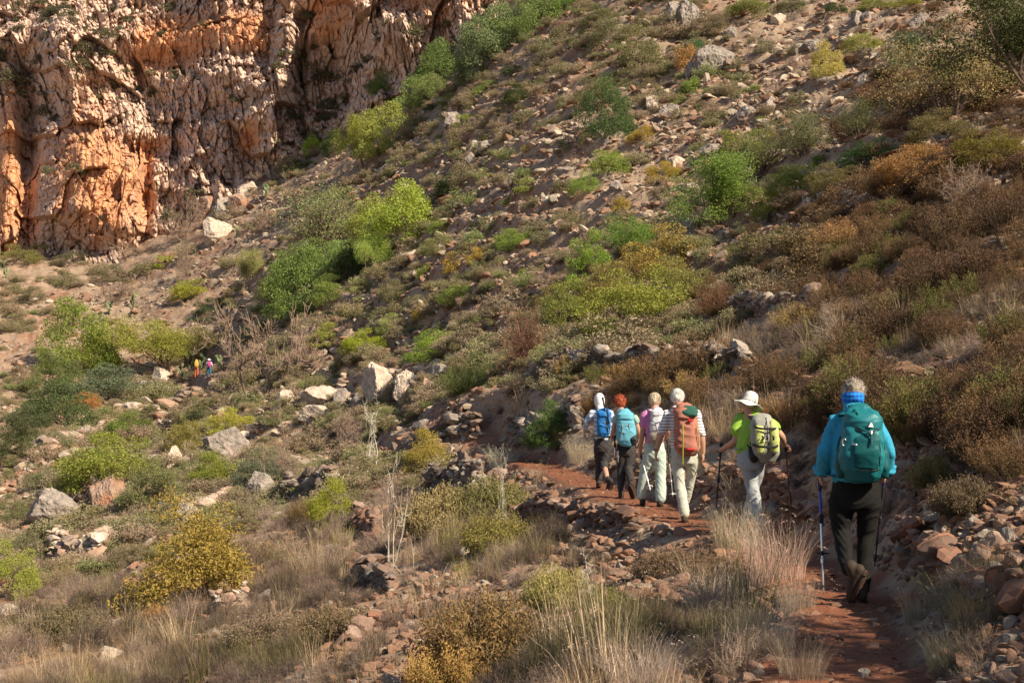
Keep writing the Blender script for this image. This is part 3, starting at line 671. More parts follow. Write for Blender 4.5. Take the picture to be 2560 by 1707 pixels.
class Fig:
    def __init__(s, ox, oy, k, px0, py0, d, label):
        s.ox, s.oy, s.k, s.d = ox, oy, k, d; s.m = d / FPX
        s.px0 = ox + px0 / k; s.py0 = oy + py0 / k; u, sl = pix_dir(s.px0, s.py0); s.yaw = -math.atan(u)
        s.loc = (u * d, d, sl * d); s.root = empty('person', s.loc, s.yaw); tag(s.root, label, 'person')
    def J(s, x, y, dy=0.0):
        return np.array([(s.ox + x / s.k - s.px0) * s.m, dy, (s.py0 - (s.oy + y / s.k)) * s.m])
    def thing(s, name, label, cat, group=None):
        return tag(empty(name, s.loc, s.yaw), label, cat, group)
def hand_pieces(w_, d, nrm, side=1, curl=0.5, sc=1.0):
    d = np.array(d, float); d /= np.linalg.norm(d); nrm = np.array(nrm, float); nrm -= nrm @ d * d; nrm /= np.linalg.norm(nrm); s = np.cross(d, nrm) * side; o = []
    o.append(ellip(w_ + d * 0.045 * sc, (0.040 * sc, 0.016 * sc, 0.052 * sc), np.stack([s, nrm, d], 1), 2))
    for i, (off, L) in enumerate(((-0.030, 0.068), (-0.010, 0.078), (0.010, 0.073), (0.029, 0.058))):
        p = w_ + d * 0.080 * sc + s * off * sc; P = [p - d * 0.02 * sc]; a = 0; q = p
        for j, f in enumerate((0.42, 0.32, 0.26)):
            P.append(q); a += curl * (1.0 + 0.12 * i); q = q + (d * math.cos(a) + nrm * math.sin(a)) * L * f * sc
        P.append(q); o.append(limb(P, [0.0095 * sc] * 2 + [0.0088 * sc, 0.008 * sc, 0.0068 * sc][:len(P) - 2], 10, 0, 8))
    p = w_ + d * 0.025 * sc - s * 0.030 * sc; q = p + (d * 0.5 - s * 0.75 + nrm * 0.4) * 0.035 * sc; r = q + (d * 0.85 - s * 0.1 + nrm * 0.6 * curl * 1.5) * 0.035 * sc
    o.append(limb([p, q, r], [0.012 * sc, 0.0105 * sc, 0.008 * sc], 8, 0, 8)); return o
def head_pieces(c, fwd, tilt=0.0):
    f = np.array([math.sin(fwd) * math.cos(tilt), math.cos(fwd) * math.cos(tilt), math.sin(tilt)]); r = np.array([math.cos(fwd), -math.sin(fwd), 0]); u = np.cross(r, f); B = np.stack([r, f, u], 1); at = lambda x, y, z: c + B @ np.array([x, y, z]); o = []
    o.append(ellip(at(0, -0.012, 0.025), (0.075, 0.095, 0.090), B)); o.append(ellip(at(0, 0.018, -0.040), (0.058, 0.070, 0.075), B)); o.append(ellip(at(0, 0.055, -0.088), (0.028, 0.026, 0.022), B, 2))
    o.append(limb([at(0, 0.085, 0.012), at(0, 0.098, -0.012), at(0, 0.108, -0.030)], [0.010, 0.012, 0.015], 6, 0, 8)); o.append(ellip(at(0, 0.086, -0.062), (0.024, 0.012, 0.009), B, 2)); o.append(ellip(at(0, 0.078, 0.028), (0.052, 0.014, 0.010), B, 2))
    for s in (-1, 1):
        o.append(ellip(at(s * 0.078, -0.004, -0.012), (0.009, 0.019, 0.032), B, 2)); o.append(ellip(at(s * 0.030, 0.080, 0.006), (0.014, 0.009, 0.009), B, 2)); o.append(ellip(at(s * 0.040, 0.060, -0.030), (0.022, 0.022, 0.024), B, 2))
    return o, B, at
def hair_part(f, B, c, mat, shape='short', seed=0, low=-0.05, vol=1.0, strands=900, name='hair', front=0.4):
    rng = np.random.default_rng(seed); pcs = []; at = lambda x, y, z: c + B @ np.array([x, y, z])
    V, F = ICO[4]; V = V * np.array([0.083, 0.102, 0.098]) * vol + np.array([0, -0.016, 0.028])
    low_ = low + np.clip((V[:, 1] + 0.02) * 1.1, 0, 0.12) * front * 2.2
    V[:, 2] = np.maximum(V[:, 2], low_); nrm = V / np.linalg.norm(V, axis=1)[:, None]; V = V + nrm * ((vn3(V[:, 0] * 40 + seed, V[:, 1] * 40, V[:, 2] * 12, 3) - 0.5) * 0.012)[:, None]
    pcs.append((V @ B.T + c, np.hstack([F, F[:, 2:3]])))
    for i in range(strands):
        d = rng.normal(size=3); d /= np.linalg.norm(d)
        if d[2] < -0.15 or (d[1] > 0.6 and d[2] < 0.4): continue
        p = d * np.array([0.083, 0.102, 0.098]) * vol * 0.985 + np.array([0, -0.016, 0.028]); t = np.array([d[0] * 0.3, -0.5 + d[1] * 0.2, -0.9]) if shape != 'wild' else rng.normal(size=3) * 0.8 + np.array([0, -0.2, 0.1])
        if shape == 'sweep': t = np.array([0.5, -0.1, 0.7]) + rng.normal(size=3) * 0.45; t /= np.linalg.norm(t)
        t = t - t @ d * d * 0.8 + d * (0.05 if shape != 'wild' else 0.55); t /= np.linalg.norm(t) + 1e-9; L = rng.uniform(0.025, 0.055); q = p + t * L; s = np.cross(t, d) * 0.0022; m_ = (p + q) / 2 + d * 0.006
        Q = np.array([p - s, p + s, m_ + s, m_ - s, q + s * .3, q - s * .3]); pcs.append((Q @ B.T + c, np.array([[0, 1, 2, 3], [3, 2, 4, 5]])))
    return part(name, pcs, mat, f.root)
def hair_mat(name, c1, c2):
    m, nt, b = new_mat(name, 0.5, 0.4); c = coord(nt); n = noise(nt, scaled(nt, c, (1, 1, 0.25)), 45, 3, 0.5); nt.links.new(mixc(nt, ramp(nt, n, 0.35, 0.65), c1, c2), b.inputs['Base Color']); return m
def boot(f, ank, toe, heelz, mat, name='boot', sole=MS_SOLE, sc=1.0, up=0.10, pant_r=0.05):
    """ank: ankle joint, toe: toe tip (both local), boot drawn between them"""
    ank = np.array(ank, float); toe = np.array(toe, float); d = toe - ank; d /= np.linalg.norm(d)
    shin = np.array([0, 0.0, 1.0]) if abs(d[2]) < 0.75 else np.array([0, -0.25, 0.97])
    dn = -(shin - (shin @ d) * d); dn /= np.linalg.norm(dn); heel = ank - d * 0.055 * sc + dn * 0.045 * sc; ball = ank + d * 0.12 * sc + dn * 0.055 * sc; tip = ank + d * 0.19 * sc + dn * 0.062 * sc
    o = fuse(name, [limb([heel, ank + d * 0.03 + dn * 0.04, ball, tip], [0.042 * sc, 0.046 * sc, 0.047 * sc, 0.034 * sc], 14, 1), limb([ank + dn * 0.03, ank + shin * up * sc], [0.048 * sc, 0.050 * sc], 8, 0)], 0.009, 3, mat, f.root)
    side = np.cross(d, dn); n = 24; a = np.arange(n) * 2 * np.pi / n; cpt = ank + d * 0.066 * sc + dn * 0.092 * sc
    rx = np.cos(a) * 0.142 * sc; ry = np.sin(a) * (0.046 + 0.008 * np.cos(a)) * sc
    rows = [cpt + d * rx[:, None] * q + side * ry[:, None] * q + dn * h for h, q in ((-0.018, 0.01), (-0.018, 0.98), (0.010, 1.0), (0.012, 0.92), (0.004, 0.86), (0.004, 0.01))]
    so = part('sole', [(np.vstack(rows), grid_faces(6, n, True))] + [ (ICO[1][0] * np.array([0.010, 0.010, 0.006]) + cpt + d * px_ * sc + side * py_ * sc + dn * 0.010, ICO[1][1]) for px_ in np.linspace(-0.11, 0.11, 7) for py_ in (-0.025, 0, 0.025)], sole, o)
    return o
def pole(label, top, bot, f, mat_up, mat_lo, grip=MS_BLACK, basket=0.12, basket_mat=MS_BLACK, split=0.45, r=0.008, strap=True, gdir=None):
    t = f.thing('trekking_pole', label, 'trekking pole'); top = np.array(top, float); bot = np.array(bot, float); d = bot - top; L = np.linalg.norm(d); d /= L
    g = top + d * 0.13; part('grip', [limb([top, top + d * 0.03, g], [0.018, 0.015, 0.013], 8, 0, 10), ellip(top, (0.022, 0.024, 0.016), None, 2)], grip, t)
    m = top + d * L * split; part('upper_shaft', [limb([g, m], [r * 1.15, r * 1.1], 3, 0, 10)], mat_up, t); part('clamp', [limb([m - d * 0.02, m + d * 0.025], [r * 1.9, r * 1.9], 4, 0, 10)], MS_BLACK, t)
    m2 = top + d * L * 0.74; part('lower_shaft', [limb([m, m2], [r, r], 3, 0, 10), limb([m2, bot], [r * 0.8, r * 0.6], 3, 0, 8), limb([m2 - d * 0.015, m2 + d * 0.015], [r * 1.5, r * 1.5], 3, 0, 8)], mat_lo, t)
    part('tip', [limb([bot - d * 0.05, bot + d * 0.01], [0.007, 0.003], 4, 0, 8)], MS_BLACK, t)
    if basket:
        c = bot - d * basket; s = np.cross(d, [0.0, 1.0, 0.1]); s /= np.linalg.norm(s); q = np.cross(d, s); a = np.linspace(0, 2 * math.pi, 21)
        part('basket', [tube([c + (s * math.cos(x) + q * math.sin(x)) * 0.045 for x in a], [0.005] * 21, 6)] + [tube([c, c + (s * math.cos(x) + q * math.sin(x)) * 0.045], [0.004, 0.004], 5) for x in (0.3, 1.87, 3.44, 5.0)] + [limb([c - d * 0.012, c + d * 0.012], [0.012, 0.012], 4, 0, 8)], basket_mat, t)
    if strap: a = np.linspace(0, 2 * math.pi, 15); part('wrist_strap', [ribbon([top + d * 0.02 + np.array([math.sin(x) * 0.028, -0.01, -0.055 + math.cos(x) * 0.055]) for x in a], 0.012, 0.003, (0, 1, 0), 20)], MS_BLACK, t)
    return t
def trouser_pieces(waist, hips, legs, wr, hr):
    """waist, hips: centres; legs: list of (hip, knee, ankle, r_thigh, r_knee, r_hem)"""
    o = [loft([(hips[0], hips[1], hips[2] - 0.07, hr[0] * 0.88, hr[1] * 0.9), (hips[0], hips[1], hips[2], *hr), ((hips[0] + waist[0]) / 2, (hips[1] + waist[1]) / 2, (hips[2] + waist[2]) / 2, (hr[0] + wr[0]) / 2, (hr[1] + wr[1]) / 2), (waist[0], waist[1], waist[2], *wr)], 28, 14)]
    for h, k, a, r1, r2, r3 in legs: o.append(limb([h, (h * .55 + k * .45), k, (k + a) / 2, a], [r1, (r1 + r2) * 0.52, r2, (r2 + r3) * .5, r3], 26, 1, 18))
    return o
def torso(neck, waist, shL, shR, chest=(0.17, 0.115), wr=(0.155, 0.11), bulk=1.0):
    m = (shL + shR) / 2; wd = abs(shR[0] - shL[0]) / 2
    P = lambda t: waist * (1 - t) + m * t
    return [loft([(*P(0.0), wr[0] * bulk, wr[1] * bulk), (*P(0.35), wr[0] * 1.02 * bulk, wr[1] * bulk), (*P(0.7), chest[0] * bulk, chest[1] * bulk), (*(P(0.93)), max(wd * 0.92, .12), chest[1] * 0.85), (*(P(1.02) + np.array([0, 0, 0.03])), wd * 0.66, 0.075)], 28, 18), limb([shL + np.array([0.0, 0, -0.01]), m + np.array([0, 0, 0.055]), shR + np.array([0, 0, -0.01])], [0.056, 0.066, 0.056], 16, 2), limb([m, neck], [0.075, 0.060], 6, 0)]
def pack_shell(name, rings, mat, parent, ns=56, nr=46, wr=0.010, seed=1, expo=2.7, fz=7, smooth=True):
    V, F = loft(rings, ns, nr, True, expo, 2); c = V.mean(0); n = V - c; n /= np.linalg.norm(n, axis=1)[:, None] + 1e-9
    a = vn3(V[:, 0] * 7 + seed, V[:, 1] * 7, V[:, 2] * fz * 1.6 + V[:, 0] * 4, 3); b = vn3(V[:, 0] * 16, V[:, 1] * 16 + seed, V[:, 2] * 18, 4); q = vn3(V[:, 0] * 34, V[:, 1] * 34 + seed, V[:, 2] * 34, 7)
    V = V + n * (wr * (2.4 * (0.5 - np.sqrt(np.abs(a - 0.5) * 2)) + 1.6 * (0.5 - np.abs(b - 0.5) * 2) * 0.7 + 0.5 * (q - .5)))[:, None]; return part(name, [(V, F)], mat, parent, smooth)

# ---------- nearest hiker: teal shirt, teal pack, blue headband
def hiker_teal():
    f = Fig(1740, 920, 2.45, 1020, 1425, 11.1, 'person in a turquoise shirt and black trousers, nearest of the line, walking away'); J = f.J; R = f.root
    M = cloth('turquoise_cotton', (0.035, 0.28, 0.45), 0.8, (0.05, 0.37, 0.55), 30); T = cloth('black_trouser_cloth', (0.008, 0.0078, 0.0075), 0.85, (0.014, 0.0125, 0.0115), 30)
    hc = J(972, 186, 0.06); hp, B, at = head_pieces(hc, -0.10, -0.25); shL, shR = J(868, 332, 0), J(1100, 332, 0); elL, elR = J(803, 530, -0.02), J(1180, 520, 0.02); haL, haR = J(768, 668, 0.16), J(1165, 655, 0.22)
    skin = hp + [limb([J(978, 330, 0.0), J(975, 215, 0.04)], [0.060, 0.054], 8, 0), limb([elL, haL], [0.042, 0.028]), limb([elR, haR], [0.042, 0.028])]
    skin += hand_pieces(haL, (0.1, 0.25, -0.9), (0.9, 0.3, 0.1), 1, 0.95) + hand_pieces(haR, (-0.1, 0.6, -0.7), (-0.9, 0.2, 0.1), -1, 0.95) + [limb([shL, elL], [0.025, 0.035]), limb([shR, elR], [0.025, 0.035]), loft([(*J(985, 640, 0), 0.11, 0.08), (*J(985, 400, 0), 0.11, 0.08)], 20, 8), limb([J(900, 760), J(898, 1010, 0.02), J(938, 1205, -0.21)], [0.06, 0.045, 0.034]), limb([J(1065, 760), J(1045, 1020, 0.09), J(1020, 1335, 0.02)], [0.06, 0.045, 0.034])]
    fuse('body', skin, 0.0065, 4, MS_SKIN, R)
    H1 = hair_mat('fair_streaked_hair', (0.13, 0.095, 0.075), (0.50, 0.43, 0.34)); hair_part(f, B, hc, H1, 'sweep', 3, 0.012, 1.06, 2600, front=0.3)
    # headband
    m, nt, b = new_mat('blue_checked_bandana', 0.7); s = axis_sep(nt); c = mixc(nt, stripes(nt, s.outputs[0], 34, 0.22), (0.015, 0.16, 0.62), (0.02, 0.03, 0.14)); c = mixc(nt, stripes(nt, s.outputs[2], 30, 0.25), c, (0.02, 0.30, 0.85)); nt.links.new(c, b.inputs['Base Color'])
    V, F = loft([(0, -0.014, -0.062, 0.060, 0.074), (0, -0.014, -0.060, 0.078, 0.092), (0, -0.016, -0.03, 0.086, 0.102), (0, -0.016, 0.0, 0.090, 0.106), (0, -0.016, 0.022, 0.088, 0.105), (0, -0.016, 0.024, 0.074, 0.09)], 40, 16, False); V = V + (V / np.linalg.norm(V, axis=1)[:, None]) * ((vn3(V[:, 0] * 30, V[:, 1] * 30, V[:, 2] * 60, 2) - 0.5) * 0.012)[:, None]
    part('headband', [(V @ B.T + hc, F)], m, R)
    part('glasses', [tube([at(s_ * 0.083, -0.01, 0.004), at(s_ * 0.080, 0.06, 0.008), at(s_ * 0.05, 0.10, 0.004)], [0.0022] * 3, 6) for s_ in (-1, 1)] + [tube([at(-0.05, 0.10, 0.004), at(0, 0.105, 0.006), at(0.05, 0.10, 0.004)], [0.0022] * 3, 6)], MS_BLACK, R)
    sh = torso(J(976, 235, 0.02), J(985, 690, 0), shL, shR, (0.195, 0.135), (0.185, 0.135)) + [limb([shL, J(832, 430, 0), elL, J(797, 640, 0.10)], [0.056, 0.066, 0.068, 0.058], 24, 1, 18), limb([shR, J(1148, 430, 0), elR, J(1172, 635, 0.14)], [0.056, 0.064, 0.066, 0.056], 24, 1, 18), loft([(*J(976, 265, 0.01), 0.086, 0.082), (*J(973, 222, 0.03), 0.074, 0.076)], 24, 6)]
    fuse('shirt', sh, 0.010, 5, M, R, folds(0.012, 5, 10, 3))
    cuff = []
    for pt, tw in ((J(778, 640, 0.10), -0.3), (J(1180, 632, 0.14), 0.3)): V, F = loft([(0, 0, -0.022, 0.066, 0.060), (0, 0, 0.0, 0.058, 0.054), (0, 0, 0.02, 0.060, 0.056)], 24, 8, True); V = V + np.array([V[:, 2] * tw, V[:, 2] * 0, (vn2(V[:, 0] * 30, V[:, 1] * 30, 5) - .5) * 0.02]).T; cuff.append((V + pt, F))
    for c_ in cuff: part('cuff', [c_], M, R)
    fuse('trousers', trouser_pieces(J(985, 690, 0), J(985, 790, 0.0), [(J(895, 830, 0.0), J(898, 1010, 0.02), J(938, 1215, -0.22), 0.098, 0.074, 0.060), (J(1065, 830, 0.02), J(1045, 1020, 0.09), J(1022, 1345, 0.02), 0.098, 0.072, 0.056)], (0.172, 0.125), (0.190, 0.14)), 0.010, 4, T, R, folds(0.008, 6, 18, 9))
    boot(f, J(955, 1235, -0.25), J(895, 1400, -0.17), 0, MS_BOOT, sc=1.05, up=0.05); boot(f, J(1015, 1358, 0.0), J(1008, 1372, 0.3), 0, MS_BOOT, sc=1.0, up=0.06)
    # pack
    p = f.thing('backpack', 'large teal hiking backpack on the nearest hiker', 'backpack'); TE = cloth('teal_nylon', (0.008, 0.135, 0.155), 0.5, (0.014, 0.195, 0.22), 30, bumpd=0.003, spec=0.35); TD = cloth('dark_teal_nylon', (0.005, 0.075, 0.083), 0.55, (0.008, 0.110, 0.118), 60, bumpd=0.004)
    q = lambda x, y, dy: J(x, y, dy)
    pack_shell('pack_body', [(*q(1030, 668, -0.20), 0.130, 0.085), (*q(1025, 620, -0.22), 0.165, 0.115), (*q(1020, 540, -0.235), 0.172, 0.130), (*q(1025, 430, -0.23), 0.160, 0.125), (*q(1030, 340, -0.215), 0.146, 0.115), (*q(1030, 290, -0.20), 0.120, 0.09)], TE, p, wr=0.009)
    lid = pack_shell('lid', [(*q(1040, 372, -0.245), 0.128, 0.105), (*q(1035, 330, -0.235), 0.146, 0.115), (*q(1025, 285, -0.21), 0.132, 0.10), (*q(1015, 252, -0.18), 0.085, 0.070)], TE, p, wr=0.009, seed=5)
    pack_shell('front_pocket', [(*q(1040, 600, -0.315), 0.092, 0.045), (*q(1045, 520, -0.335), 0.106, 0.050), (*q(1050, 440, -0.33), 0.100, 0.042), (*q(1052, 395, -0.31), 0.075, 0.032)], TD, p, wr=0.007, seed=8)
    for s_, x in ((-1, 905), (1, 1150)): pack_shell('side_pocket', [(*q(x, 655, -0.20), 0.038, 0.06), (*q(x, 600, -0.21), 0.052, 0.075), (*q(x - s_ * 4, 520, -0.21), 0.044, 0.062), (*q(x - s_ * 8, 480, -0.20), 0.03, 0.045)], TD, p, 32, 24, 0.006, 11 + s_)
    st = [ribbon([q(950, 300, -0.26), q(1000, 360, -0.345), q(1075, 398, -0.37)], 0.012), ribbon([q(1145, 330, -0.26), q(1110, 380, -0.345), q(1080, 400, -0.37)], 0.012), ribbon([q(1078, 392, -0.372), q(1080, 470, -0.392)], 0.016), ribbon([q(900, 560, -0.25), q(880, 500, -0.20), q(900, 420, -0.18)], 0.014), ribbon([q(930, 460, -0.30), q(1000, 430, -0.352)], 0.010), ribbon([q(1150, 450, -0.26), q(1165, 560, -0.25)], 0.012), ribbon([q(965, 285, -0.29), q(985, 255, -0.30), q(1005, 290, -0.33)], 0.010)]
    parts('strap', st, TD, p)
    parts('piping', [ribbon([q(965, 600, -0.335), q(968, 500, -0.362), q(985, 420, -0.345)], 0.006, 0.006), ribbon([q(1125, 600, -0.325), q(1132, 500, -0.352), q(1120, 420, -0.335)], 0.006, 0.006), ribbon([q(925, 372, -0.29), q(1000, 384, -0.352), q(1080, 388, -0.365), q(1135, 372, -0.31)], 0.007, 0.007, (0, 0, 1)), ribbon([q(915, 610, -0.27), q(1000, 622, -0.345), q(1090, 620, -0.345), q(1150, 605, -0.27)], 0.007, 0.007, (0, 0, 1))], MS_BLACK, p)
    part('buckle', [(ellip(q(1078, 392, -0.378), (0.014, 0.008, 0.010), None, 1)), ellip(q(1080, 402, -0.382), (0.009, 0.008, 0.012), None, 1)], MS_METAL, p)
    # pale triangular maker's mark on the lid
    a, b_, c_, d_ = q(1062, 362, -0.356), q(1094, 364, -0.350), q(1086, 340, -0.352), q(1078, 334, -0.354); a2 = [v + np.array([0, -0.006, 0]) for v in (a, b_, c_, d_)]
    part('emblem', [(np.array([a, b_, c_, d_] + a2), np.array([[4, 5, 6, 7], [0, 3, 2, 1], [0, 1, 5, 4], [1, 2, 6, 5], [2, 3, 7, 6], [3, 0, 4, 7]]))], MS_WHITE, p, False)
    part('carabiner', [tube([q(925, 455, -0.32) + np.array([math.cos(x) * 0.016, -0.015, math.sin(x) * 0.028]) for x in np.linspace(0, 6.28, 17)], [0.004] * 17, 6), tube([q(945, 462, -0.33), q(985, 466, -0.375)], [0.006, 0.005], 6), ellip(q(990, 468, -0.375), (0.010, 0.007, 0.010), None, 1)], MS_METAL, p)
    part('tag', [ribbon([q(940, 478, -0.335), q(938, 502, -0.338)], 0.030, 0.004)], cloth('pale_tag', (0.55, 0.42, 0.30)), p)
    strap = [ribbon([q(905, 300, -0.10), shL + [0.055, 0.06, 0.090], shL + [0.06, 0.15, 0.0], J(900, 560, 0.12)], 0.05, 0.012), ribbon([q(1090, 290, -0.10), shR + [-0.055, 0.06, 0.085], shR + [-0.06, 0.15, 0.0], J(1080, 560, 0.12)], 0.05, 0.012)]
    parts('shoulder_strap', strap, TD, p); part('hip_belt', [ribbon([J(985, 655, 0) + np.array([math.sin(x) * 0.213, math.cos(x) * 0.158, -0.01]) for x in np.linspace(-2.6, 2.6, 30)], 0.012, 0.045, (0, 0, 1), 40)], TD, p)
    PU = cloth('purple_blue_grip', (0.045, 0.035, 0.12)); BL, _q, bb = new_mat('blue_lacquer', 0.3, 0.5); bb.inputs['Base Color'].default_value = (0.03, 0.07, 0.45, 1)
    pole('purple and silver trekking pole in the left hand of the nearest hiker', J(765, 668, 0.19), J(788, 1382, 0.04), f, BL, MS_METAL, PU, 0.30, MS_BLACK, 0.38, 0.0095)
    t = pole('dark trekking pole in the right hand of the nearest hiker, mostly hidden by the legs', J(1162, 655, 0.26), J(1097, 1262, 0.62), f, MS_BLACK, MS_BLACK, PU, 0.07, MS_BLACK, 0.5, 0.009)
hiker_teal()

# ---------- hiker with the sun hat
def hiker_hat():
    f = Fig(1400, 920, 3.5633, 1745, 1478, 16.5, 'person in a lime green T-shirt, grey trousers and pale sun hat leaning on two poles'); J = f.J; R = f.root
    GR = cloth('lime_shirt_cloth', (0.27, 0.48, 0.06), 0.8, (0.34, 0.56, 0.08)); T = cloth('grey_trouser_cloth', (0.32, 0.34, 0.35), 0.8, (0.42, 0.44, 0.45))
    hc = J(1690, 320, 0.04); hp, B, at = head_pieces(hc, -0.55, -0.15); shL, shR = J(1618, 458, 0.06), J(1835, 470, -0.02); elL, elR = J(1572, 655, 0.02), J(1978, 610, 0.06); haL, haR = J(1440, 742, 0.26), J(2005, 700, 0.26)
    skin = hp + [limb([J(1700, 470, 0), J(1685, 370, 0.02)], [0.058, 0.052], 8, 0), limb([shL, elL, haL], [0.050, 0.042, 0.028]), limb([shR, elR, haR], [0.050, 0.042, 0.028])]
    skin += hand_pieces(haL, (-0.45, 0.5, 0.25), (0.2, 0.2, -0.9), -1, 0.9, 1.05) + hand_pieces(haR, (0.35, 0.5, -0.1), (-0.3, 0.2, -0.9), 1, 0.9, 1.05) + [loft([(*J(1690, 720, 0), 0.10, 0.07), (*J(1710, 540, 0), 0.10, 0.07)], 20, 8), limb([J(1650, 800), J(1700, 1010, 0.03), J(1775, 1400, -0.12)], [0.06, 0.05, 0.04]), limb([J(1760, 800), J(1730, 1020, 0.15), J(1680, 1380, 0.28)], [0.06, 0.05, 0.04])]
    fuse('body', skin, 0.0075, 4, MS_SKIN, R); hair_part(f, B, hc, hair_mat('grey_hair', (0.25, 0.22, 0.19), (0.5, 0.46, 0.40)), 'short', 2, -0.06, 1.0, 300)
    # hat: crown and drooping brim
    HM = cloth('pale_hat_cotton', (0.62, 0.60, 0.54), 0.85, (0.72, 0.70, 0.64)); A = Matrix.Rotation(0.32, 3, 'Y') @ Matrix.Rotation(-0.22, 3, 'X'); A = np.array(A); n = 40; a = np.arange(n) * 2 * math.pi / n
    prof = [(0.005, 0.100), (0.045, 0.098), (0.075, 0.080), (0.090, 0.045), (0.098, 0.0), (0.103, -0.028), (0.125, -0.045), (0.155, -0.062), (0.182, -0.075), (0.184, -0.080), (0.150, -0.066), (0.100, -0.036)]
    rows = []
    for r, z in prof:
        zz = z + (0 if r < 0.11 else 0.022 * np.cos(2 * a + 0.6) * (r - 0.1) / 0.08 + 0.01 * np.sin(5 * a) * (r - 0.1) / 0.08); rows.append(np.stack([np.cos(a) * r * 0.93, np.sin(a) * r * 1.05, zz * np.ones(n)], 1))
    hat = part('hat', [(np.vstack(rows) @ A.T + J(1702, 290, 0.03), grid_faces(len(rows), n, True))], HM, R)
    part('hat_band', [tube([A @ np.array([math.cos(x) * 0.096, math.sin(x) * 0.108, -0.026]) + J(1702, 290, 0.03) for x in np.linspace(0, 6.283, 30)], [0.005] * 30, 6), ribbon([A @ np.array([0.05, -0.10, -0.03]) + J(1702, 290, 0.03), A @ np.array([0.06, -0.125, -0.05]) + J(1702, 290, 0.03)], 0.02)], MS_BLACK, hat)
    sh = torso(J(1700, 400, 0.02), J(1680, 745, 0), shL, shR, (0.165, 0.115), (0.150, 0.105)) + [limb([shL, (shL + elL) / 2 + [-0.01, 0, -0.01]], [0.072, 0.092], 12, 0, 16), limb([shR, (shR * .5 + elR * .5)], [0.072, 0.088], 12, 0, 16)]
    fuse('shirt', sh, 0.010, 4, GR, R, folds(0.009, 6, 10, 5))
    fuse('trousers', trouser_pieces(J(1695, 740, 0), J(1705, 830, 0.0), [(J(1665, 870, 0.0), J(1712, 1040, 0.03), J(1782, 1430, -0.10), 0.096, 0.078, 0.066), (J(1765, 870, 0.03), J(1735, 1050, 0.16), J(1655, 1400, 0.30), 0.090, 0.070, 0.060)], (0.140, 0.11), (0.172, 0.135)), 0.010, 4, T, R, folds(0.008, 6, 18, 2))
    boot(f, J(1785, 1440, -0.10), J(1790, 1450, 0.2), 0, MS_DBOOT, up=0.05); boot(f, J(1668, 1395, 0.30), J(1660, 1400, 0.6), 0, MS_DBOOT, up=0.05)
    p = f.thing('backpack', 'lime and grey backpack with black straps on the hiker in the sun hat', 'backpack'); LM_ = cloth('pale_lime_nylon', (0.52, 0.58, 0.16), 0.6, (0.62, 0.66, 0.24)); GY = cloth('grey_nylon', (0.27, 0.27, 0.235), 0.6, (0.36, 0.355, 0.31)); q = J
    pack_shell('pack_body', [(*q(1850, 815, -0.14), 0.095, 0.085), (*q(1840, 760, -0.17), 0.150, 0.115), (*q(1826, 650, -0.19), 0.162, 0.135), (*q(1815, 520, -0.18), 0.150, 0.125), (*q(1800, 440, -0.15), 0.105, 0.09)], GY, p, wr=0.006)
    for x0, nm in ((1783, 'left'), (1905, 'right')):
        pack_shell('lime_panel', [(*q(x0 + 12, 740, -0.29), 0.040, 0.035), (*q(x0 + 8, 650, -0.31), 0.055, 0.040), (*q(x0, 540, -0.295), 0.050, 0.036), (*q(x0 - 8, 475, -0.255), 0.030, 0.025)], LM_, p, 28, 24, 0.006, int(x0))
    pack_shell('lid', [(*q(1806, 510, -0.235), 0.085, 0.075), (*q(1800, 460, -0.21), 0.095, 0.08), (*q(1790, 428, -0.16), 0.06, 0.05)], GY, p, 32, 20, 0.006, 4)
    bs = [ribbon([q(1708, 495, -0.20), q(1755, 535, -0.345), q(1840, 540, -0.372), q(1925, 535, -0.345), q(1962, 545, -0.2)], 0.024, 0.006, (0, 0, 1)), ribbon([q(1698, 670, -0.2), q(1755, 690, -0.365), q(1850, 700, -0.392), q(1935, 690, -0.365), q(1968, 665, -0.2)], 0.026, 0.006, (0, 0, 1)), ribbon([q(1838, 440, -0.26), q(1850, 540, -0.35), q(1858, 760, -0.345)], 0.010, 0.005)]
    parts('strap', bs, MS_BLACK, p); [part('webbing_loop', [ribbon([q(x, y, dy), q(x + 10, y + 18, dy - 0.03), q(x + 2, y + 38, dy)], 0.022, 0.006)], MS_BLACK, p) for x, y, dy in ((1840, 595, -0.365), (1895, 600, -0.37), (1895, 735, -0.35), (1805, 600, -0.37))]
    pack_shell('side_pouch', [(*q(1735, 835, -0.16), 0.030, 0.035), (*q(1728, 790, -0.18), 0.052, 0.055), (*q(1718, 740, -0.17), 0.048, 0.048), (*q(1712, 705, -0.15), 0.026, 0.03)], MS_BLACK, p, 28, 18, 0.006, 6)
    parts('shoulder_strap', [ribbon([q(1745, 470, -0.12), shL + [0.05, -0.02, 0.092], shL + [0.02, 0.07, 0.04], shL + [0.03, 0.11, -0.15], J(1625, 680, 0.08)], 0.05, 0.012), ribbon([q(1830, 460, -0.12), shR + [-0.05, 0.02, 0.092], shR + [-0.05, 0.12, 0.0], J(1800, 660, 0.1)], 0.05, 0.012), ribbon([J(1612, 600, -0.04), J(1700, 720, -0.12)], 0.014, 0.004)], MS_BLACK, p)
    part('hip_belt', [ribbon([J(1690, 725, 0) + np.array([math.sin(x) * 0.162, math.cos(x) * 0.118, 0]) for x in np.linspace(-2.6, 2.6, 30)], 0.012, 0.06, (0, 0, 1), 40)], GY, p)
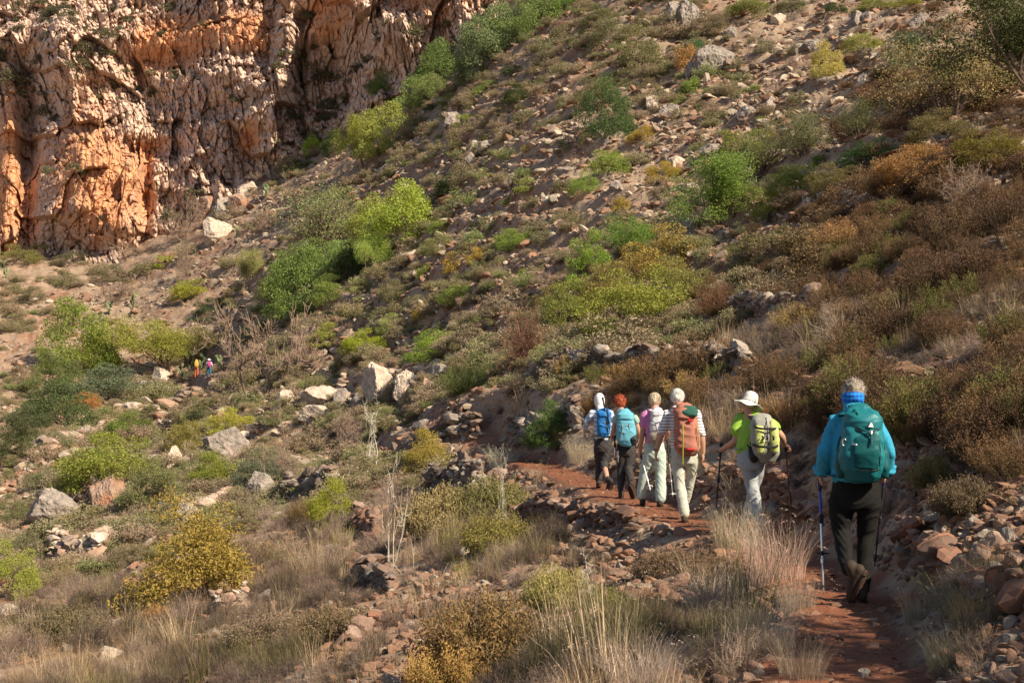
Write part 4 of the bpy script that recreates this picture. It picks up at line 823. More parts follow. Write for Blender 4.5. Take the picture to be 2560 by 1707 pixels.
    pole('black trekking pole planted left of the hiker in the sun hat', J(1440, 690, 0.30), J(1385, 1340, 0.35), f, MS_BLACK, MS_BLACK, MS_BLACK, 0, MS_BLACK, 0.5, 0.009); pole('black trekking pole planted right of the hiker in the sun hat', J(2008, 690, 0.30), J(2078, 1405, 0.25), f, cloth('dark_red_shaft', (0.10, 0.035, 0.03)), MS_BLACK, MS_BLACK, 0.08, MS_BLACK, 0.45, 0.009)
hiker_hat()

# ---------- the four hikers ahead
def fig4(label, foot, d, head, yaw, tilt, sh, el, ha, waist, hipc, legs, boots, shirt, trous, hair, hairkw, sleeve=0.55, wr=(0.14, 0.10), hr=(0.16, 0.12), chest=(0.155, 0.11), arm=0.048, sk=None, curl=0.7, vox=0.0095, pant=(1, 1), hdir=None):
    f = Fig(1400, 920, 3.5633, foot[0], foot[1], d, label); J = f.J; R = f.root; hc = J(*head); hp, B, at = head_pieces(hc, yaw, tilt); S = [J(*s) for s in sh]; E = [J(*s) for s in el]; Hn = [J(*s) for s in ha]
    skin = hp + [limb([(S[0] + S[1]) / 2 + [0, 0, 0.02], hc + [0, -0.02, -0.05]], [0.058, 0.052], 8, 0), loft([(*J(*waist), 0.10, 0.07), (*((S[0] + S[1]) / 2 + [0, 0, -0.06]), 0.11, 0.07)], 20, 8)]
    for i, s in ((0, 1), (1, -1)):
        skin.append(limb([S[i], (S[i] + E[i]) / 2, E[i], Hn[i]], [arm * 0.6, arm, arm * 0.85, arm * 0.58])); dd = (hdir[i] if hdir else Hn[i] - E[i]); skin += hand_pieces(Hn[i], dd, (s * 0.9, 0.25, 0.1), s, curl)
    LG = [(J(*a), J(*b), J(*c), r1, r2, r3) for a, b, c, r1, r2, r3 in legs]
    for a, b, c, *_ in LG: skin.append(limb([a, b, c + [0, 0, -0.03]], [0.06, 0.052, 0.040]))
    for a, b, r in (sk or []): skin.append(limb([J(*a), (J(*a) + J(*b)) / 2, J(*b)], [r * 0.95, r, r * 0.7]))
    fuse('body', skin, 0.008, 3, MS_SKIN, R)
    if hair: hair_part(f, B, hc, hair, **hairkw)
    shp = torso(hc + [0, -0.02, -0.11], J(*waist) + [0, 0, -0.03], S[0], S[1], chest, wr)
    for i in (0, 1):
        e = S[i] * (1 - sleeve) + E[i] * sleeve if sleeve <= 1 else None; pts = [S[i], e] if sleeve <= 1 else [S[i], E[i], E[i] * (2 - sleeve) + Hn[i] * (sleeve - 1)]; shp.append(limb(pts, [0.066, 0.066] if sleeve <= 1 else [0.066, 0.058, 0.045], 14, 1, 16))
    fuse('shirt', shp, vox, 3, shirt, R, folds(0.012, 6, 9, int(d)))
    fuse('trousers', trouser_pieces(J(*waist), J(*hipc), LG, wr, hr), vox, 3, trous, R, folds(0.006, 6, 18, int(d * 3)))
    for a, t, mt in boots: boot(f, J(*a), J(*t), 0, mt, up=0.05)
    return f, B, hc, S, E, Hn
def simple_pack(f, label, col, lidc, pk, top, bot, wtop, wbot, dep=0.13, base=-0.17, x0=0, seed=3, wr=0.008, extra=None):
    J = f.J; p = f.thing('backpack', label, 'backpack'); (xt, yt), (xb, yb) = top, bot; mid = lambda t: (xt * (1 - t) + xb * t, yt * (1 - t) + yb * t)
    k = 1.0 / (f.k * FPX / f.d)
    rg = []
    for t, w_, dp in ((1.0, 0.72, 0.65), (0.88, 1.0, 0.92), (0.6, 1.02, 1.0), (0.3, 0.96, 0.95), (0.12, 0.9, 0.85)): x, y = mid(t); wd = (wtop * (1 - t) + wbot * t) / 2 * k; rg.append((*J(x, y, base - dep * 0.2), wd * w_, dep * dp * 0.84))
    pack_shell('pack_body', rg, col, p, wr=wr, seed=seed); x, y = mid(0.22); x2, y2 = mid(0.1); x3, y3 = mid(0.0)
    pack_shell('lid', [(*J(x, y, base - dep * 0.3), wtop / 2 * k * 0.97, dep * 0.84), (*J(x2, y2, base - dep * 0.25), wtop / 2 * k * 1.0, dep * 0.82), (*J(x3, y3, base - dep * 0.05), wtop / 2 * k * 0.7, dep * 0.65)], lidc, p, 40, 22, wr, seed + 4)
    return p, k
# striped shirt, red pack
m, nt, b = new_mat('striped_jersey', 0.85); s_ = axis_sep(nt); nt.links.new(mixc(nt, stripes(nt, s_.outputs[2], 26, 0.22), (0.72, 0.71, 0.70), (0.07, 0.08, 0.13)), b.inputs['Base Color']); M_STR = m
M_CR = cloth('cream_trouser_cloth', (0.46, 0.47, 0.40), 0.85, (0.58, 0.58, 0.50))
f, B, hc, S, E, Hn = fig4('person with short white hair, striped shirt and cream trousers, carrying the red pack', (1115, 1362), 18.2, (1052, 275, 0.05), 0.15, -0.10, [(968, 415, 0), (1215, 412, 0)], [(900, 615, 0.0), (1268, 640, 0.02)], [(862, 745, 0.06), (1275, 760, 0.08)], (1105, 700, 0), (1110, 790, 0),
  [((1050, 820, 0), (1065, 1020, 0.02), (1110, 1285, -0.05), 0.088, 0.074, 0.068), ((1170, 820, 0.02), (1172, 960, 0.16), (1120, 1190, 0.30), 0.088, 0.070, 0.060)], [((1112, 1315, -0.04), (1118, 1320, 0.3), MS_BOOT), ((1120, 1215, 0.32), (1120, 1215, 0.6), MS_BOOT)], M_STR, M_CR, hair_mat('white_hair', (0.42, 0.40, 0.37), (0.82, 0.80, 0.76)), dict(seed=4, low=-0.06, vol=1.03, strands=900),
  sleeve=0.75, wr=(0.165, 0.12), hr=(0.175, 0.13), chest=(0.175, 0.12), arm=0.052, curl=0.35, hdir=[(-0.1, 0.1, -1), (0.05, 0.1, -1)])
part('collar', [loft([(*(hc + np.array([0, -0.02, -0.145])), 0.088, 0.085), (*(hc + np.array([0, -0.015, -0.110])), 0.072, 0.072)], 24, 6)], MS_WHITE, f.root); part('wristwatch', [tube([Hn[0] + np.array([math.cos(x) * 0.034, math.sin(x) * 0.034, 0.02]) for x in np.linspace(0, 6.283, 18)], [0.008] * 18, 6)], MS_BLACK, f.root)
RD = cloth('faded_red_nylon', (0.36, 0.135, 0.095), 0.75, (0.48, 0.21, 0.15), 7); GN = cloth('green_nylon', (0.03, 0.10, 0.075), 0.7); OLV = cloth('olive_webbing', (0.30, 0.28, 0.05)); RR = cloth('red_nylon', (0.50, 0.03, 0.03))
p, k = simple_pack(f, 'faded red top-loading backpack with a green patched lid', RD, RD, 0, (1115, 345), (1140, 755), 200, 225, 0.15, -0.18, seed=21, wr=0.010); J = f.J
pack_shell('lid_flap', [(*J(1160, 425, -0.335), 0.085, 0.03), (*J(1155, 385, -0.315), 0.105, 0.045), (*J(1150, 350, -0.26), 0.09, 0.05)], GN, p, 28, 16, 0.008, 31); [part('red_patch', [e_], RR, p) for e_ in (ellip(J(1165, 468, -0.352), (0.038, 0.012, 0.020), None, 2), ellip(J(1042, 395, -0.295), (0.018, 0.012, 0.035), None, 2), ellip(J(1165, 720, -0.325), (0.060, 0.025, 0.016), None, 2), ellip(J(1035, 672, -0.27), (0.014, 0.02, 0.022), None, 2))]
parts('strap', [ribbon([J(1098, 500, -0.352), J(1100, 600, -0.372), J(1098, 740, -0.352), J(1096, 850, -0.33)], 0.018, 0.005), ribbon([J(1215, 520, -0.32), J(1240, 640, -0.31), J(1225, 740, -0.28)], 0.012, 0.005), ribbon([J(1225, 780, -0.25), J(1238, 860, -0.2), J(1200, 960, -0.12)], 0.010, 0.004)], OLV, p)
parts('shoulder_strap', [ribbon([J(1020, 360, -0.08), S[0] + [0.06, 0.02, 0.092], S[0] + [0.05, 0.12, -0.02], J(1010, 620, 0.1)], 0.05, 0.012), ribbon([J(1200, 360, -0.08), S[1] + [-0.06, 0.02, 0.092], S[1] + [-0.05, 0.12, -0.02], J(1190, 620, 0.1)], 0.05, 0.012)], RD, p)
# pink shirt, white pack
M_PK = cloth('pink_jersey', (0.60, 0.20, 0.42), 0.85, (0.68, 0.27, 0.50)); M_MT = cloth('mint_trouser_cloth', (0.40, 0.49, 0.43), 0.85, (0.50, 0.59, 0.52))
f, B, hc, S, E, Hn = fig4('person with short blond hair, pink shirt and mint green trousers', (835, 1225), 20.7, (848, 300, 0.05), 0.2, -0.15, [(762, 420, 0), (925, 420, 0)], [(735, 600, 0.0), (968, 560, 0.02)], [(713, 755, 0.10), (935, 640, 0.16)], (842, 660, 0), (845, 750, 0),
  [((800, 780, 0), (760, 930, 0.10), (727, 1140, 0.16), 0.096, 0.082, 0.080), ((892, 780, 0.0), (898, 930, 0.0), (897, 1155, -0.08), 0.096, 0.080, 0.080)], [((735, 1160, 0.18), (742, 1170, 0.5), MS_BOOT), ((890, 1180, -0.08), (885, 1195, 0.2), MS_BOOT)], M_PK, M_MT, hair_mat('blond_hair', (0.30, 0.22, 0.14), (0.66, 0.56, 0.40)), dict(seed=6, low=-0.085, vol=1.04, strands=900), sleeve=0.5, wr=(0.135, 0.10), hr=(0.165, 0.125), chest=(0.145, 0.105), arm=0.045, curl=0.9)
WH = cloth('white_nylon', (0.62, 0.62, 0.64), 0.6, (0.74, 0.74, 0.76)); TP = cloth('taupe_nylon', (0.36, 0.30, 0.25), 0.7); J = f.J
p, k = simple_pack(f, 'white and taupe backpack on the hiker in pink', WH, WH, 0, (868, 368), (870, 585), 110, 140, 0.11, -0.15, seed=41, wr=0.005); pack_shell('bottom_panel', [(*J(862, 672, -0.15), 0.07, 0.06), (*J(862, 640, -0.17), 0.105, 0.095), (*J(865, 590, -0.175), 0.118, 0.112)], TP, p, 40, 20, 0.005, 43)
parts('strap', [ribbon([J(800, 460, -0.24), J(850, 490, -0.29), J(925, 470, -0.26)], 0.010, 0.004, (0, 0, 1)), ribbon([J(850, 490, -0.29), J(880, 620, -0.29)], 0.010, 0.004), ribbon([J(830, 560, -0.285), J(900, 540, -0.285)], 0.009, 0.004, (0, 0, 1)), ribbon([J(762, 590, -0.05), J(780, 690, -0.04)], 0.018, 0.005)], cloth('navy_webbing', (0.03, 0.035, 0.08)), p)
parts('shoulder_strap', [ribbon([J(820, 385, -0.08), S[0] + [0.045, 0.01, 0.088], S[0] + [0.035, 0.11, 0.0], J(795, 600, 0.08)], 0.045, 0.012), ribbon([J(900, 385, -0.08), S[1] + [-0.045, 0.01, 0.088], S[1] + [-0.035, 0.11, 0.0], J(900, 600, 0.08)], 0.045, 0.012)], WH, p)
pole('white and black trekking pole in the left hand of the hiker in pink', J(712, 745, 0.14), J(806, 1075, -0.28), f, MS_BLACK, MS_WHITE, MS_BLACK, 0.05, MS_WHITE, 0.2, 0.009)
pole('silver trekking pole in the right hand of the hiker in pink', J(955, 640, 0.22), J(1005, 1150, 0.15), f, MS_BLACK, MS_METAL, MS_BLACK, 0.04, MS_WHITE, 0.38, 0.009)
# red hair, light blue pack
M_GT = cloth('sage_top_cloth', (0.36, 0.46, 0.38), 0.85); M_BK = cloth('charcoal_trouser_cloth', (0.040, 0.036, 0.036), 0.8, (0.060, 0.053, 0.052))
f, B, hc, S, E, Hn = fig4('person with short red hair, sleeveless sage top and charcoal trousers', (560, 1152), 22.5, (534, 325, 0.06), -0.15, -0.25, [(498, 455, 0), (668, 455, 0)], [(476, 560, 0.0), (705, 575, 0.04)], [(462, 605, 0.18), (690, 660, 0.16)], (590, 650, 0), (595, 735, 0),
  [((562, 760, 0), (548, 900, 0.05), (545, 1080, 0.0), 0.088, 0.072, 0.058), ((632, 760, 0.0), (606, 890, -0.02), (640, 1010, -0.26), 0.088, 0.070, 0.058)], [((545, 1105, 0.0), (545, 1118, 0.3), MS_BOOT), ((652, 1030, -0.27), (675, 1125, -0.16), MS_BOOT)], M_GT, M_BK, hair_mat('red_hair', (0.22, 0.035, 0.015), (0.48, 0.10, 0.035)), dict(shape='wild', seed=8, low=-0.05, vol=1.10, strands=1500), sleeve=0.15, wr=(0.13, 0.10), hr=(0.155, 0.12), chest=(0.14, 0.10), arm=0.042, curl=0.9)
SB = cloth('sky_blue_nylon', (0.10, 0.36, 0.48), 0.6, (0.16, 0.46, 0.58)); J = f.J
p, k = simple_pack(f, 'light blue backpack on the red-haired hiker', SB, SB, 0, (580, 385), (600, 680), 150, 175, 0.14, -0.16, seed=51, wr=0.008); parts('strap', [ribbon([J(530, 455, -0.27), J(560, 520, -0.315), J(545, 640, -0.30)], 0.012, 0.005), ribbon([J(625, 430, -0.27), J(615, 520, -0.315), J(640, 600, -0.29)], 0.012, 0.005), ribbon([J(510, 500, -0.24), J(590, 515, -0.32), J(670, 490, -0.24)], 0.012, 0.005, (0, 0, 1))], cloth('grey_webbing', (0.20, 0.27, 0.30)), p)
pack_shell('mesh_pocket', [(*J(655, 670, -0.23), 0.035, 0.04), (*J(652, 630, -0.25), 0.06, 0.06), (*J(655, 600, -0.23), 0.05, 0.05)], MS_BLACK, p, 24, 16, 0.008, 55)
parts('shoulder_strap', [ribbon([J(545, 400, -0.08), S[0] + [0.045, 0.01, 0.088], S[0] + [0.03, 0.11, 0.0], J(545, 600, 0.08)], 0.045, 0.012), ribbon([J(630, 400, -0.08), S[1] + [-0.045, 0.01, 0.088], S[1] + [-0.03, 0.11, 0.0], J(640, 600, 0.08)], 0.045, 0.012)], SB, p)
pole('left of two folded silver poles hanging beside the red-haired hiker', J(490, 610, 0.02), J(489, 800, 0.02), f, MS_METAL, MS_METAL, MS_BLACK, 0, MS_BLACK, 0.4, 0.010, False); pole('right of two folded silver poles hanging beside the red-haired hiker', J(522, 630, -0.12), J(520, 835, -0.12), f, MS_METAL, MS_METAL, MS_BLACK, 0, MS_BLACK, 0.4, 0.010, False)
# first in the line: white cap cloth, checked shirt, blue pack
m, nt, b = new_mat('pale_checked_cotton', 0.85); s_ = axis_sep(nt); c_ = mixc(nt, stripes(nt, s_.outputs[2], 13, 0.3), (0.60, 0.64, 0.70), (0.26, 0.34, 0.46)); nt.links.new(mixc(nt, mathn(nt, 'MULTIPLY', stripes(nt, s_.outputs[0], 13, 0.3), 0.6), c_, (0.24, 0.31, 0.42)), b.inputs['Base Color']); M_CHK = m
f, B, hc, S, E, Hn = fig4('person with a white head cloth and pale checked shirt leading the line', (372, 1080), 24.7, (352, 295, 0.06), -0.3, -0.15, [(290, 405, 0), (448, 405, 0)], [(232, 490, 0.0), (470, 520, 0.06)], [(222, 575, 0.06), (470, 600, 0.16)], (385, 625, 0), (385, 700, 0),
  [((345, 720, 0), (352, 850, 0.12), (345, 985, 0.10), 0.092, 0.076, 0.066), ((428, 720, 0.0), (392, 840, -0.02), (395, 890, -0.10), 0.092, 0.074, 0.070)], [((345, 1005, 0.10), (345, 1025, 0.4), MS_DBOOT), ((428, 1000, -0.34), (400, 1085, -0.24), MS_DBOOT)], M_CHK, M_BK, None, {}, sleeve=1.55, wr=(0.15, 0.11), hr=(0.165, 0.125), chest=(0.15, 0.11), arm=0.043, sk=[((392, 860, -0.06), (425, 990, -0.32), 0.048)], curl=0.5)
V, F = loft([(0, -0.03, -0.10, 0.070, 0.065), (0, -0.018, -0.05, 0.088, 0.10), (0, -0.012, 0.02, 0.092, 0.112), (0, -0.012, 0.075, 0.083, 0.10), (0, -0.012, 0.11, 0.055, 0.07)], 32, 18, True); part('head_cloth', [(V @ B.T + hc, F), ribbon([hc + [0, -0.10, -0.06], hc + [0.01, -0.12, -0.13], hc + [0.02, -0.11, -0.19]], 0.10, 0.01)], MS_WHITE, f.root); J = f.J
BL_ = cloth('strong_blue_nylon', (0.018, 0.13, 0.42), 0.6, (0.03, 0.22, 0.55)); LB = cloth('pale_blue_nylon', (0.16, 0.32, 0.48), 0.6); p, k = simple_pack(f, 'bright blue backpack with poles strapped to it on the leading hiker', BL_, BL_, 0, (392, 375), (392, 600), 125, 115, 0.13, -0.16, seed=61, wr=0.008)
parts('strap', [ribbon([J(345, 460, -0.26), J(400, 490, -0.30), J(440, 470, -0.26)], 0.014, 0.005, (0, 0, 1)), ribbon([J(440, 420, -0.25), J(415, 520, -0.30), J(450, 590, -0.25)], 0.020, 0.006), ribbon([J(350, 470, -0.27), J(352, 580, -0.26)], 0.012, 0.005)], LB, p)
part('hip_belt', [ribbon([J(385, 605, 0) + np.array([math.sin(x) * 0.165, math.cos(x) * 0.122, 0]) for x in np.linspace(-3.1, 3.1, 30)], 0.012, 0.05, (0, 0, 1), 40)], MS_BLACK, p); parts('shoulder_strap', [ribbon([J(350, 385, -0.08), S[0] + [0.045, 0.01, 0.088], S[0] + [0.03, 0.11, 0.0], J(345, 560, 0.08)], 0.045, 0.012), ribbon([J(430, 385, -0.08), S[1] + [-0.045, 0.01, 0.088], S[1] + [-0.03, 0.11, 0.0], J(420, 560, 0.08)], 0.045, 0.012)], BL_, p)
pole('left of two black folded poles strapped on the blue backpack', J(382, 268, -0.26), J(432, 560, -0.30), f, MS_BLACK, MS_BLACK, MS_BLACK, 0, MS_BLACK, 0.5, 0.010, True); pole('right of two black folded poles strapped on the blue backpack', J(405, 262, -0.27), J(446, 555, -0.31), f, MS_BLACK, MS_BLACK, MS_BLACK, 0, MS_BLACK, 0.5, 0.010, False)

# ---------- the two far hikers on the path across the valley
def far_hiker(x, y, label, shirt, trous, hatm, packm, packlab, hgt, hat=True, big=False):
    pt = rayD(x, y)[0]; e = empty('person', tuple(pt), -math.atan(pt[0] / pt[1])); tag(e, label, 'person'); s = hgt / 1.7; A = lambda a, b, c: np.array([a, b, c]) * s
    hc = A(0, 0.02, 1.56); hp, B, at = head_pieces(hc, 0.5, -0.1); el = [A(-0.27, 0.02, 1.13), A(0.27, 0.02, 1.13)]; ha = [A(-0.25, 0.16, 0.95), A(0.25, 0.16, 0.95)]; sh = [A(-0.17, 0, 1.38), A(0.17, 0, 1.38)]
    sk = hp + [limb([A(0, 0, 1.36), hc], [0.055, 0.05], 6, 0), limb([A(-0.08, 0, 0.9), A(-0.10, 0.08, 0.5), A(-0.10, 0.05, 0.1)], [0.07, 0.055, 0.04]), limb([A(0.08, 0, 0.9), A(0.10, -0.02, 0.5), A(0.13, -0.2, 0.12)], [0.07, 0.055, 0.04]), limb([A(0, 0, 0.9), A(0, 0, 1.35)], [0.12, 0.12])]
    for i, q in ((0, 1), (1, -1)): sk.append(limb([sh[i], el[i], ha[i]], [0.05, 0.042, 0.03])); sk += hand_pieces(ha[i], (0, 0.4, -0.9), (q, 0.2, 0), q, 0.7)
    fuse('body', sk, 0.010, 3, MS_SKIN, e)
    fuse('shirt', torso(hc + [0, -0.02, -0.12], A(0, 0, 0.95), sh[0], sh[1]) + [limb([sh[i], el[i], (el[i] + ha[i]) / 2], [0.07, 0.06, 0.05]) for i in (0, 1)], 0.014, 2, shirt, e)
    fuse('trousers', trouser_pieces(A(0, 0, 0.98), A(0, 0, 0.9), [(A(-0.09, 0, 0.85), A(-0.10, 0.08, 0.5), A(-0.10, 0.05, 0.12), 0.095, 0.075, 0.065), (A(0.09, 0, 0.85), A(0.11, -0.02, 0.5), A(0.13, -0.2, 0.14), 0.095, 0.075, 0.065)], (0.15, 0.11), (0.17, 0.13)), 0.014, 2, trous, e)
    class FF: root = e
    boot(FF, A(-0.10, 0.05, 0.10), A(-0.10, 0.35, 0.08), 0, MS_BOOT); boot(FF, A(0.13, -0.2, 0.12), A(0.13, 0.1, 0.10), 0, MS_BOOT)
    if hat:
        n = 30; a = np.arange(n) * 2 * math.pi / n; part('hat', [(np.vstack([np.stack([np.cos(a) * r, np.sin(a) * r * 1.1, np.full(n, z) + (0.02 * np.cos(2 * a) if r > 0.15 else 0)], 1) for r, z in ((0.005, 0.13), (0.06, 0.125), (0.09, 0.08), (0.10, 0.03), (0.20, 0.005), (0.20, 0.0), (0.10, 0.02))]) + hc + np.array([0, 0, 0.04]), grid_faces(7, n, True))], hatm, e)
    else: V, F = ICO[3]; part('hair', [(V * (0.088, 0.105, 0.10) + hc + np.array([0, -0.02, 0.03]), F)], hatm, e)
    p = tag(empty('backpack', tuple(pt), e.rotation_euler[2]), packlab, 'backpack'); k = 1.25 if big else 1
    pack_shell('pack_body', [(*A(0, -0.22, 0.98), 0.12 * k, 0.09), (*A(0, -0.25, 1.1), 0.16 * k, 0.13), (*A(0, -0.25, 1.35), 0.15 * k, 0.12), (*A(0, -0.2, 1.45 + 0.12 * big), 0.10 * k, 0.09)], packm, p, 30, 20); parts('shoulder_strap', [ribbon([A(sx * 0.06, -0.10, 1.44), A(sx * 0.12, 0.0, 1.47), A(sx * 0.12, 0.12, 1.35), A(sx * 0.12, 0.1, 1.1)], 0.05, 0.012) for sx in (-1, 1)], MS_BLACK, p)
far_hiker(451, 869, 'far hiker with orange-red trousers and yellow pack across the valley', cloth('dark_top', (0.10, 0.08, 0.12)), cloth('orange_trousers', (0.42, 0.11, 0.05)), cloth('orange_cap', (0.60, 0.25, 0.05)), cloth('bright_yellow_cover', (0.50, 0.32, 0.05)), 'tall bright yellow backpack on the left far hiker', 1.78, False, True)
far_hiker(480, 868, 'far hiker with a white sun hat and blue trousers across the valley', cloth('pale_top', (0.55, 0.52, 0.55)), cloth('blue_trousers', (0.04, 0.13, 0.24)), MS_WHITE, cloth('magenta_nylon', (0.42, 0.06, 0.22)), 'magenta backpack on the right far hiker', 1.68, True)
# ================================================================ ground cover
def in_blobs(sx, sy, blobs):
    m = np.zeros_like(sx)
    for x, y, a, b in blobs: m = np.maximum(m, np.exp(-(((sx - x) / a) ** 2 + ((sy - y) / b) ** 2) ** 1.5))
    return m
def build_cover():
    rng = np.random.default_rng(11)
    # rubble stones
    src = [mk_mesh('stone', *rock_shape(300 + i, 2, 8, (1, rng.uniform(.6, .95), rng.uniform(.4, .8))), M_RUB) for i in range(12)]
    X = []; 
    x, y, z, r, sx, sy = ground_points(330000, rng, 5.5, 190)
    pn = fbm2(x * 0.07, y * 0.07, 77, 4); pf = fbm2(x * 0.5, y * 0.5, 91, 3); d, t = path_dist(x, y)
    stony = in_blobs(sx, sy, [(120,610,260,40),(430,620,160,60),(180,680,160,60),(620,470,80,60),(950,430,150,80),(1060,1340,90,40),(350,1150,200,60),(1650,1300,60,40),(2150,1150,160,150),(2250,1250,150,120),(1250,1180,120,30),(900,1470,160,90),(1480,1330,150,60),(1370,1390,90,40),(560,1400,90,80),(300,700,120,40),(430,560,90,60),(560,540,80,60),(1700,250,400,200),(1250,560,250,120),(500,960,250,60),(1850,1480,130,100),(1780,1130,60,90),(720,1080,90,50),(1950,870,350,40),(160,1060,110,50),(260,1240,60,40)])
    red = in_blobs(sx, sy, [(1350,430,130,70)])
    dens = 0.10 + 0.9 * sstep(0.42, 0.6, pn * 0.5 + pf * 0.5) * 0.6 + 0.9 * stony; dens *= 1 - 0.75 * red; rs = riser(x, y); dens = np.where(r > 30, dens * (0.40 + 0.3 * rs) + 0.75 * rs * (0.4 + 0.6 * pf), dens); dens = np.maximum(dens, 0.7 * stony)
    onp = (d < 0.5) & (t < 40); dens = np.where(onp, 0.14, dens); dens = np.where((d < 1.1) & (t < 30) & ~onp, np.maximum(dens, 0.5), dens)
    k = (rng.random(len(x)) < dens * (0.52 + 0.23 * sstep(20, 50, r))) & clear_of_hikers(x, y); x, y, z, r, d, t, onp = x[k], y[k], z[k], r[k], d[k], t[k], onp[k]; n = len(x)
    s = np.exp(rng.normal(size=n) * 0.62) * (0.024 + 0.0017 * np.minimum(r, 110)); s = np.where(onp, np.minimum(s * 0.55, 0.07), s); s = np.minimum(s, 0.06 + 0.0075 * r)
    rot = np.stack([rng.normal(size=n) * 0.35, rng.normal(size=n) * 0.35, rng.uniform(0, 6.28, n)], 1)
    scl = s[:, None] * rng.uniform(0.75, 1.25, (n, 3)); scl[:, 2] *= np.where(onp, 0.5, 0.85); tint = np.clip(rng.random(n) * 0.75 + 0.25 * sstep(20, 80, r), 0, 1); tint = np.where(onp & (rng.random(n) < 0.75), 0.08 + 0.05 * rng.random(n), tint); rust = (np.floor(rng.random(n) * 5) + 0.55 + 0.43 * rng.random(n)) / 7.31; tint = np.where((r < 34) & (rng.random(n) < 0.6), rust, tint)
    scatter_object('stone_rubble', 'loose angular stones and rubble strewn over the whole hillside', src, np.stack([x, y, z + s * np.where(onp, 0.02, 0.14)], 1), rot, scl, rng.integers(0, 12, n), tint=tint)
    # dry grass
    g = [grass_tuft('tuft', M_SGRASS, 20 + i, 60, wdt=0.010, spread=0.22, bend=[0.3, 0.5, 0.8][i % 3]) for i in range(5)] + [twigball('brush', M_STWIG, 30 + i, 230, 4, 0.0036) for i in range(3)]
    x, y, z, r, sx, sy = ground_points(70000, rng, 5.2, 120)
    d, t = path_dist(x, y); pn = fbm2(x * 0.16 + 40, y * 0.16, 78, 4)
    grassy = in_blobs(sx, sy, [(1700,1330,130,150),(1450,1540,330,110),(1700,1500,160,130),(1150,1040,110,60),(350,1500,420,110),(700,1330,130,90),(700,1160,150,60),(850,1250,120,60),(1280,1060,70,40),(1130,1230,190,80),(2150,1450,130,110),(2250,1350,90,60),(1700,1000,200,60),(1900,760,200,60),(280,1350,170,60),(1620,1170,60,20)])
    bare = in_blobs(sx, sy, [(1120,1150,120,55),(1000,1190,100,70),(420,1330,170,90),(180,1250,90,60),(525,1360,55,55),(850,1190,60,50),(700,1120,80,50),(870,1460,120,45),(1060,1090,80,55),(870,1330,60,40),(1300,1190,150,30),(450,1160,90,30),(1350,430,140,80),(1700,250,330,120),(2150,1180,120,60),(2280,1250,110,60),(1650,1300,50,30),(920,1480,90,60)])
    cl = fbm2(x * 1.3 + 7, y * 1.3, 72, 2); dens = np.clip(0.75 * sstep(0.42, 0.56, pn) + grassy, 0, 1) * (0.12 + 0.88 * sstep(0.40, 0.55, cl)) * (1 - 0.8 * bare) * (1 - 0.5 * sstep(60, 120, r))
    dens = np.where((d < 0.62) & (t < 48), 0, dens); k = rng.random(len(x)) < dens * (0.50 + 0.10 * sstep(12, 30, r)); x, y, z, r, gr, sx, sy, d, t = [q[k] for q in (x, y, z, r, grassy, sx, sy, d, t)]; n = len(x)
    s = (0.15 + 0.0026 * r + 0.13 * gr) * np.exp(rng.normal(size=n) * 0.42); s = np.where((d < 1.3) & (t < 40), s * 0.62, s)
    idx = np.where(rng.random(n) < 0.45 + 0.25 * sstep(20, 50, r), 5 + rng.integers(0, 3, n), rng.integers(0, 5, n))
    s = np.where((idx >= 5) & (r < 24), np.minimum(s, 0.36), np.minimum(s, 0.75)); hue = rng.random(n)[:, None]; tw = (idx >= 5)[:, None]
    col = np.where(tw, np.array([0.135, 0.100, 0.078]) * (1 - hue) + np.array([0.28, 0.225, 0.18]) * hue, np.array([0.22, 0.16, 0.085]) * (1 - hue) + np.array([0.40, 0.33, 0.21]) * hue)
    gl = ((vn2(x * 0.3, y * 0.3, 55) > 0.66) & (idx < 5))[:, None]; col = np.where(gl, np.array([0.24, 0.22, 0.09]), col); pv = fbm2(x * 0.8, y * 0.8, 66, 3)[:, None]; col = col * (0.62 + 0.8 * sstep(0.35, 0.65, pv)) * np.array([1.0, 0.97, 0.93])
    rot = np.stack([rng.normal(size=n) * 0.12, rng.normal(size=n) * 0.12, rng.uniform(0, 6.28, n)], 1)
    scl = np.stack([s * rng.uniform(0.9, 1.5, n), s * rng.uniform(0.9, 1.5, n), s * rng.uniform(0.8, 1.3, n)], 1); scl[tw[:, 0]] *= (1.25, 1.25, 0.9)
    scatter_object('dry_grass', 'dry straw-coloured grass and brittle grey brush between the stones', g, np.stack([x, y, z - 0.03], 1), rot, scl, idx, tcol=col)
    # low scrub of the open slope
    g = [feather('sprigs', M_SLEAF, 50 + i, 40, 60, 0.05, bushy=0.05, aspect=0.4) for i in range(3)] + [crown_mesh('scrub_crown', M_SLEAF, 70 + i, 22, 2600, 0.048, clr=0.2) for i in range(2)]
    x, y, z, r, sx, sy = ground_points(17000, rng, 38, 200)
    d, t = path_dist(x, y); pn = fbm2(x * 0.09 + 20, y * 0.09, 79, 4); red = in_blobs(sx, sy, [(1350,430,140,80),(440,560,100,70),(330,690,100,40)])
    k = (rng.random(len(x)) < (0.05 + (0.30 + 0.45 * riser(x, y)) * sstep(0.42, 0.60, pn)) * (1 - 0.8 * red)) & ((d > 1.3) | (t > 60)) & clear_of_hikers(x, y); x, y, z, r, sx, sy = [q[k] for q in (x, y, z, r, sx, sy)]; n = len(x)
    s = (0.35 + 0.0062 * r) * np.exp(rng.normal(size=n) * 0.33); hue = rng.random(n)[:, None]; idx = rng.integers(0, 5, n)
    a = np.array([0.25, 0.23, 0.10]); b = np.array([0.34, 0.26, 0.17]); c = np.array([0.23, 0.26, 0.10]); col = np.where(hue < 0.5, a * (1 - hue * 2) + b * hue * 2, b * (2 - 2 * hue) + c * (2 * hue - 1))
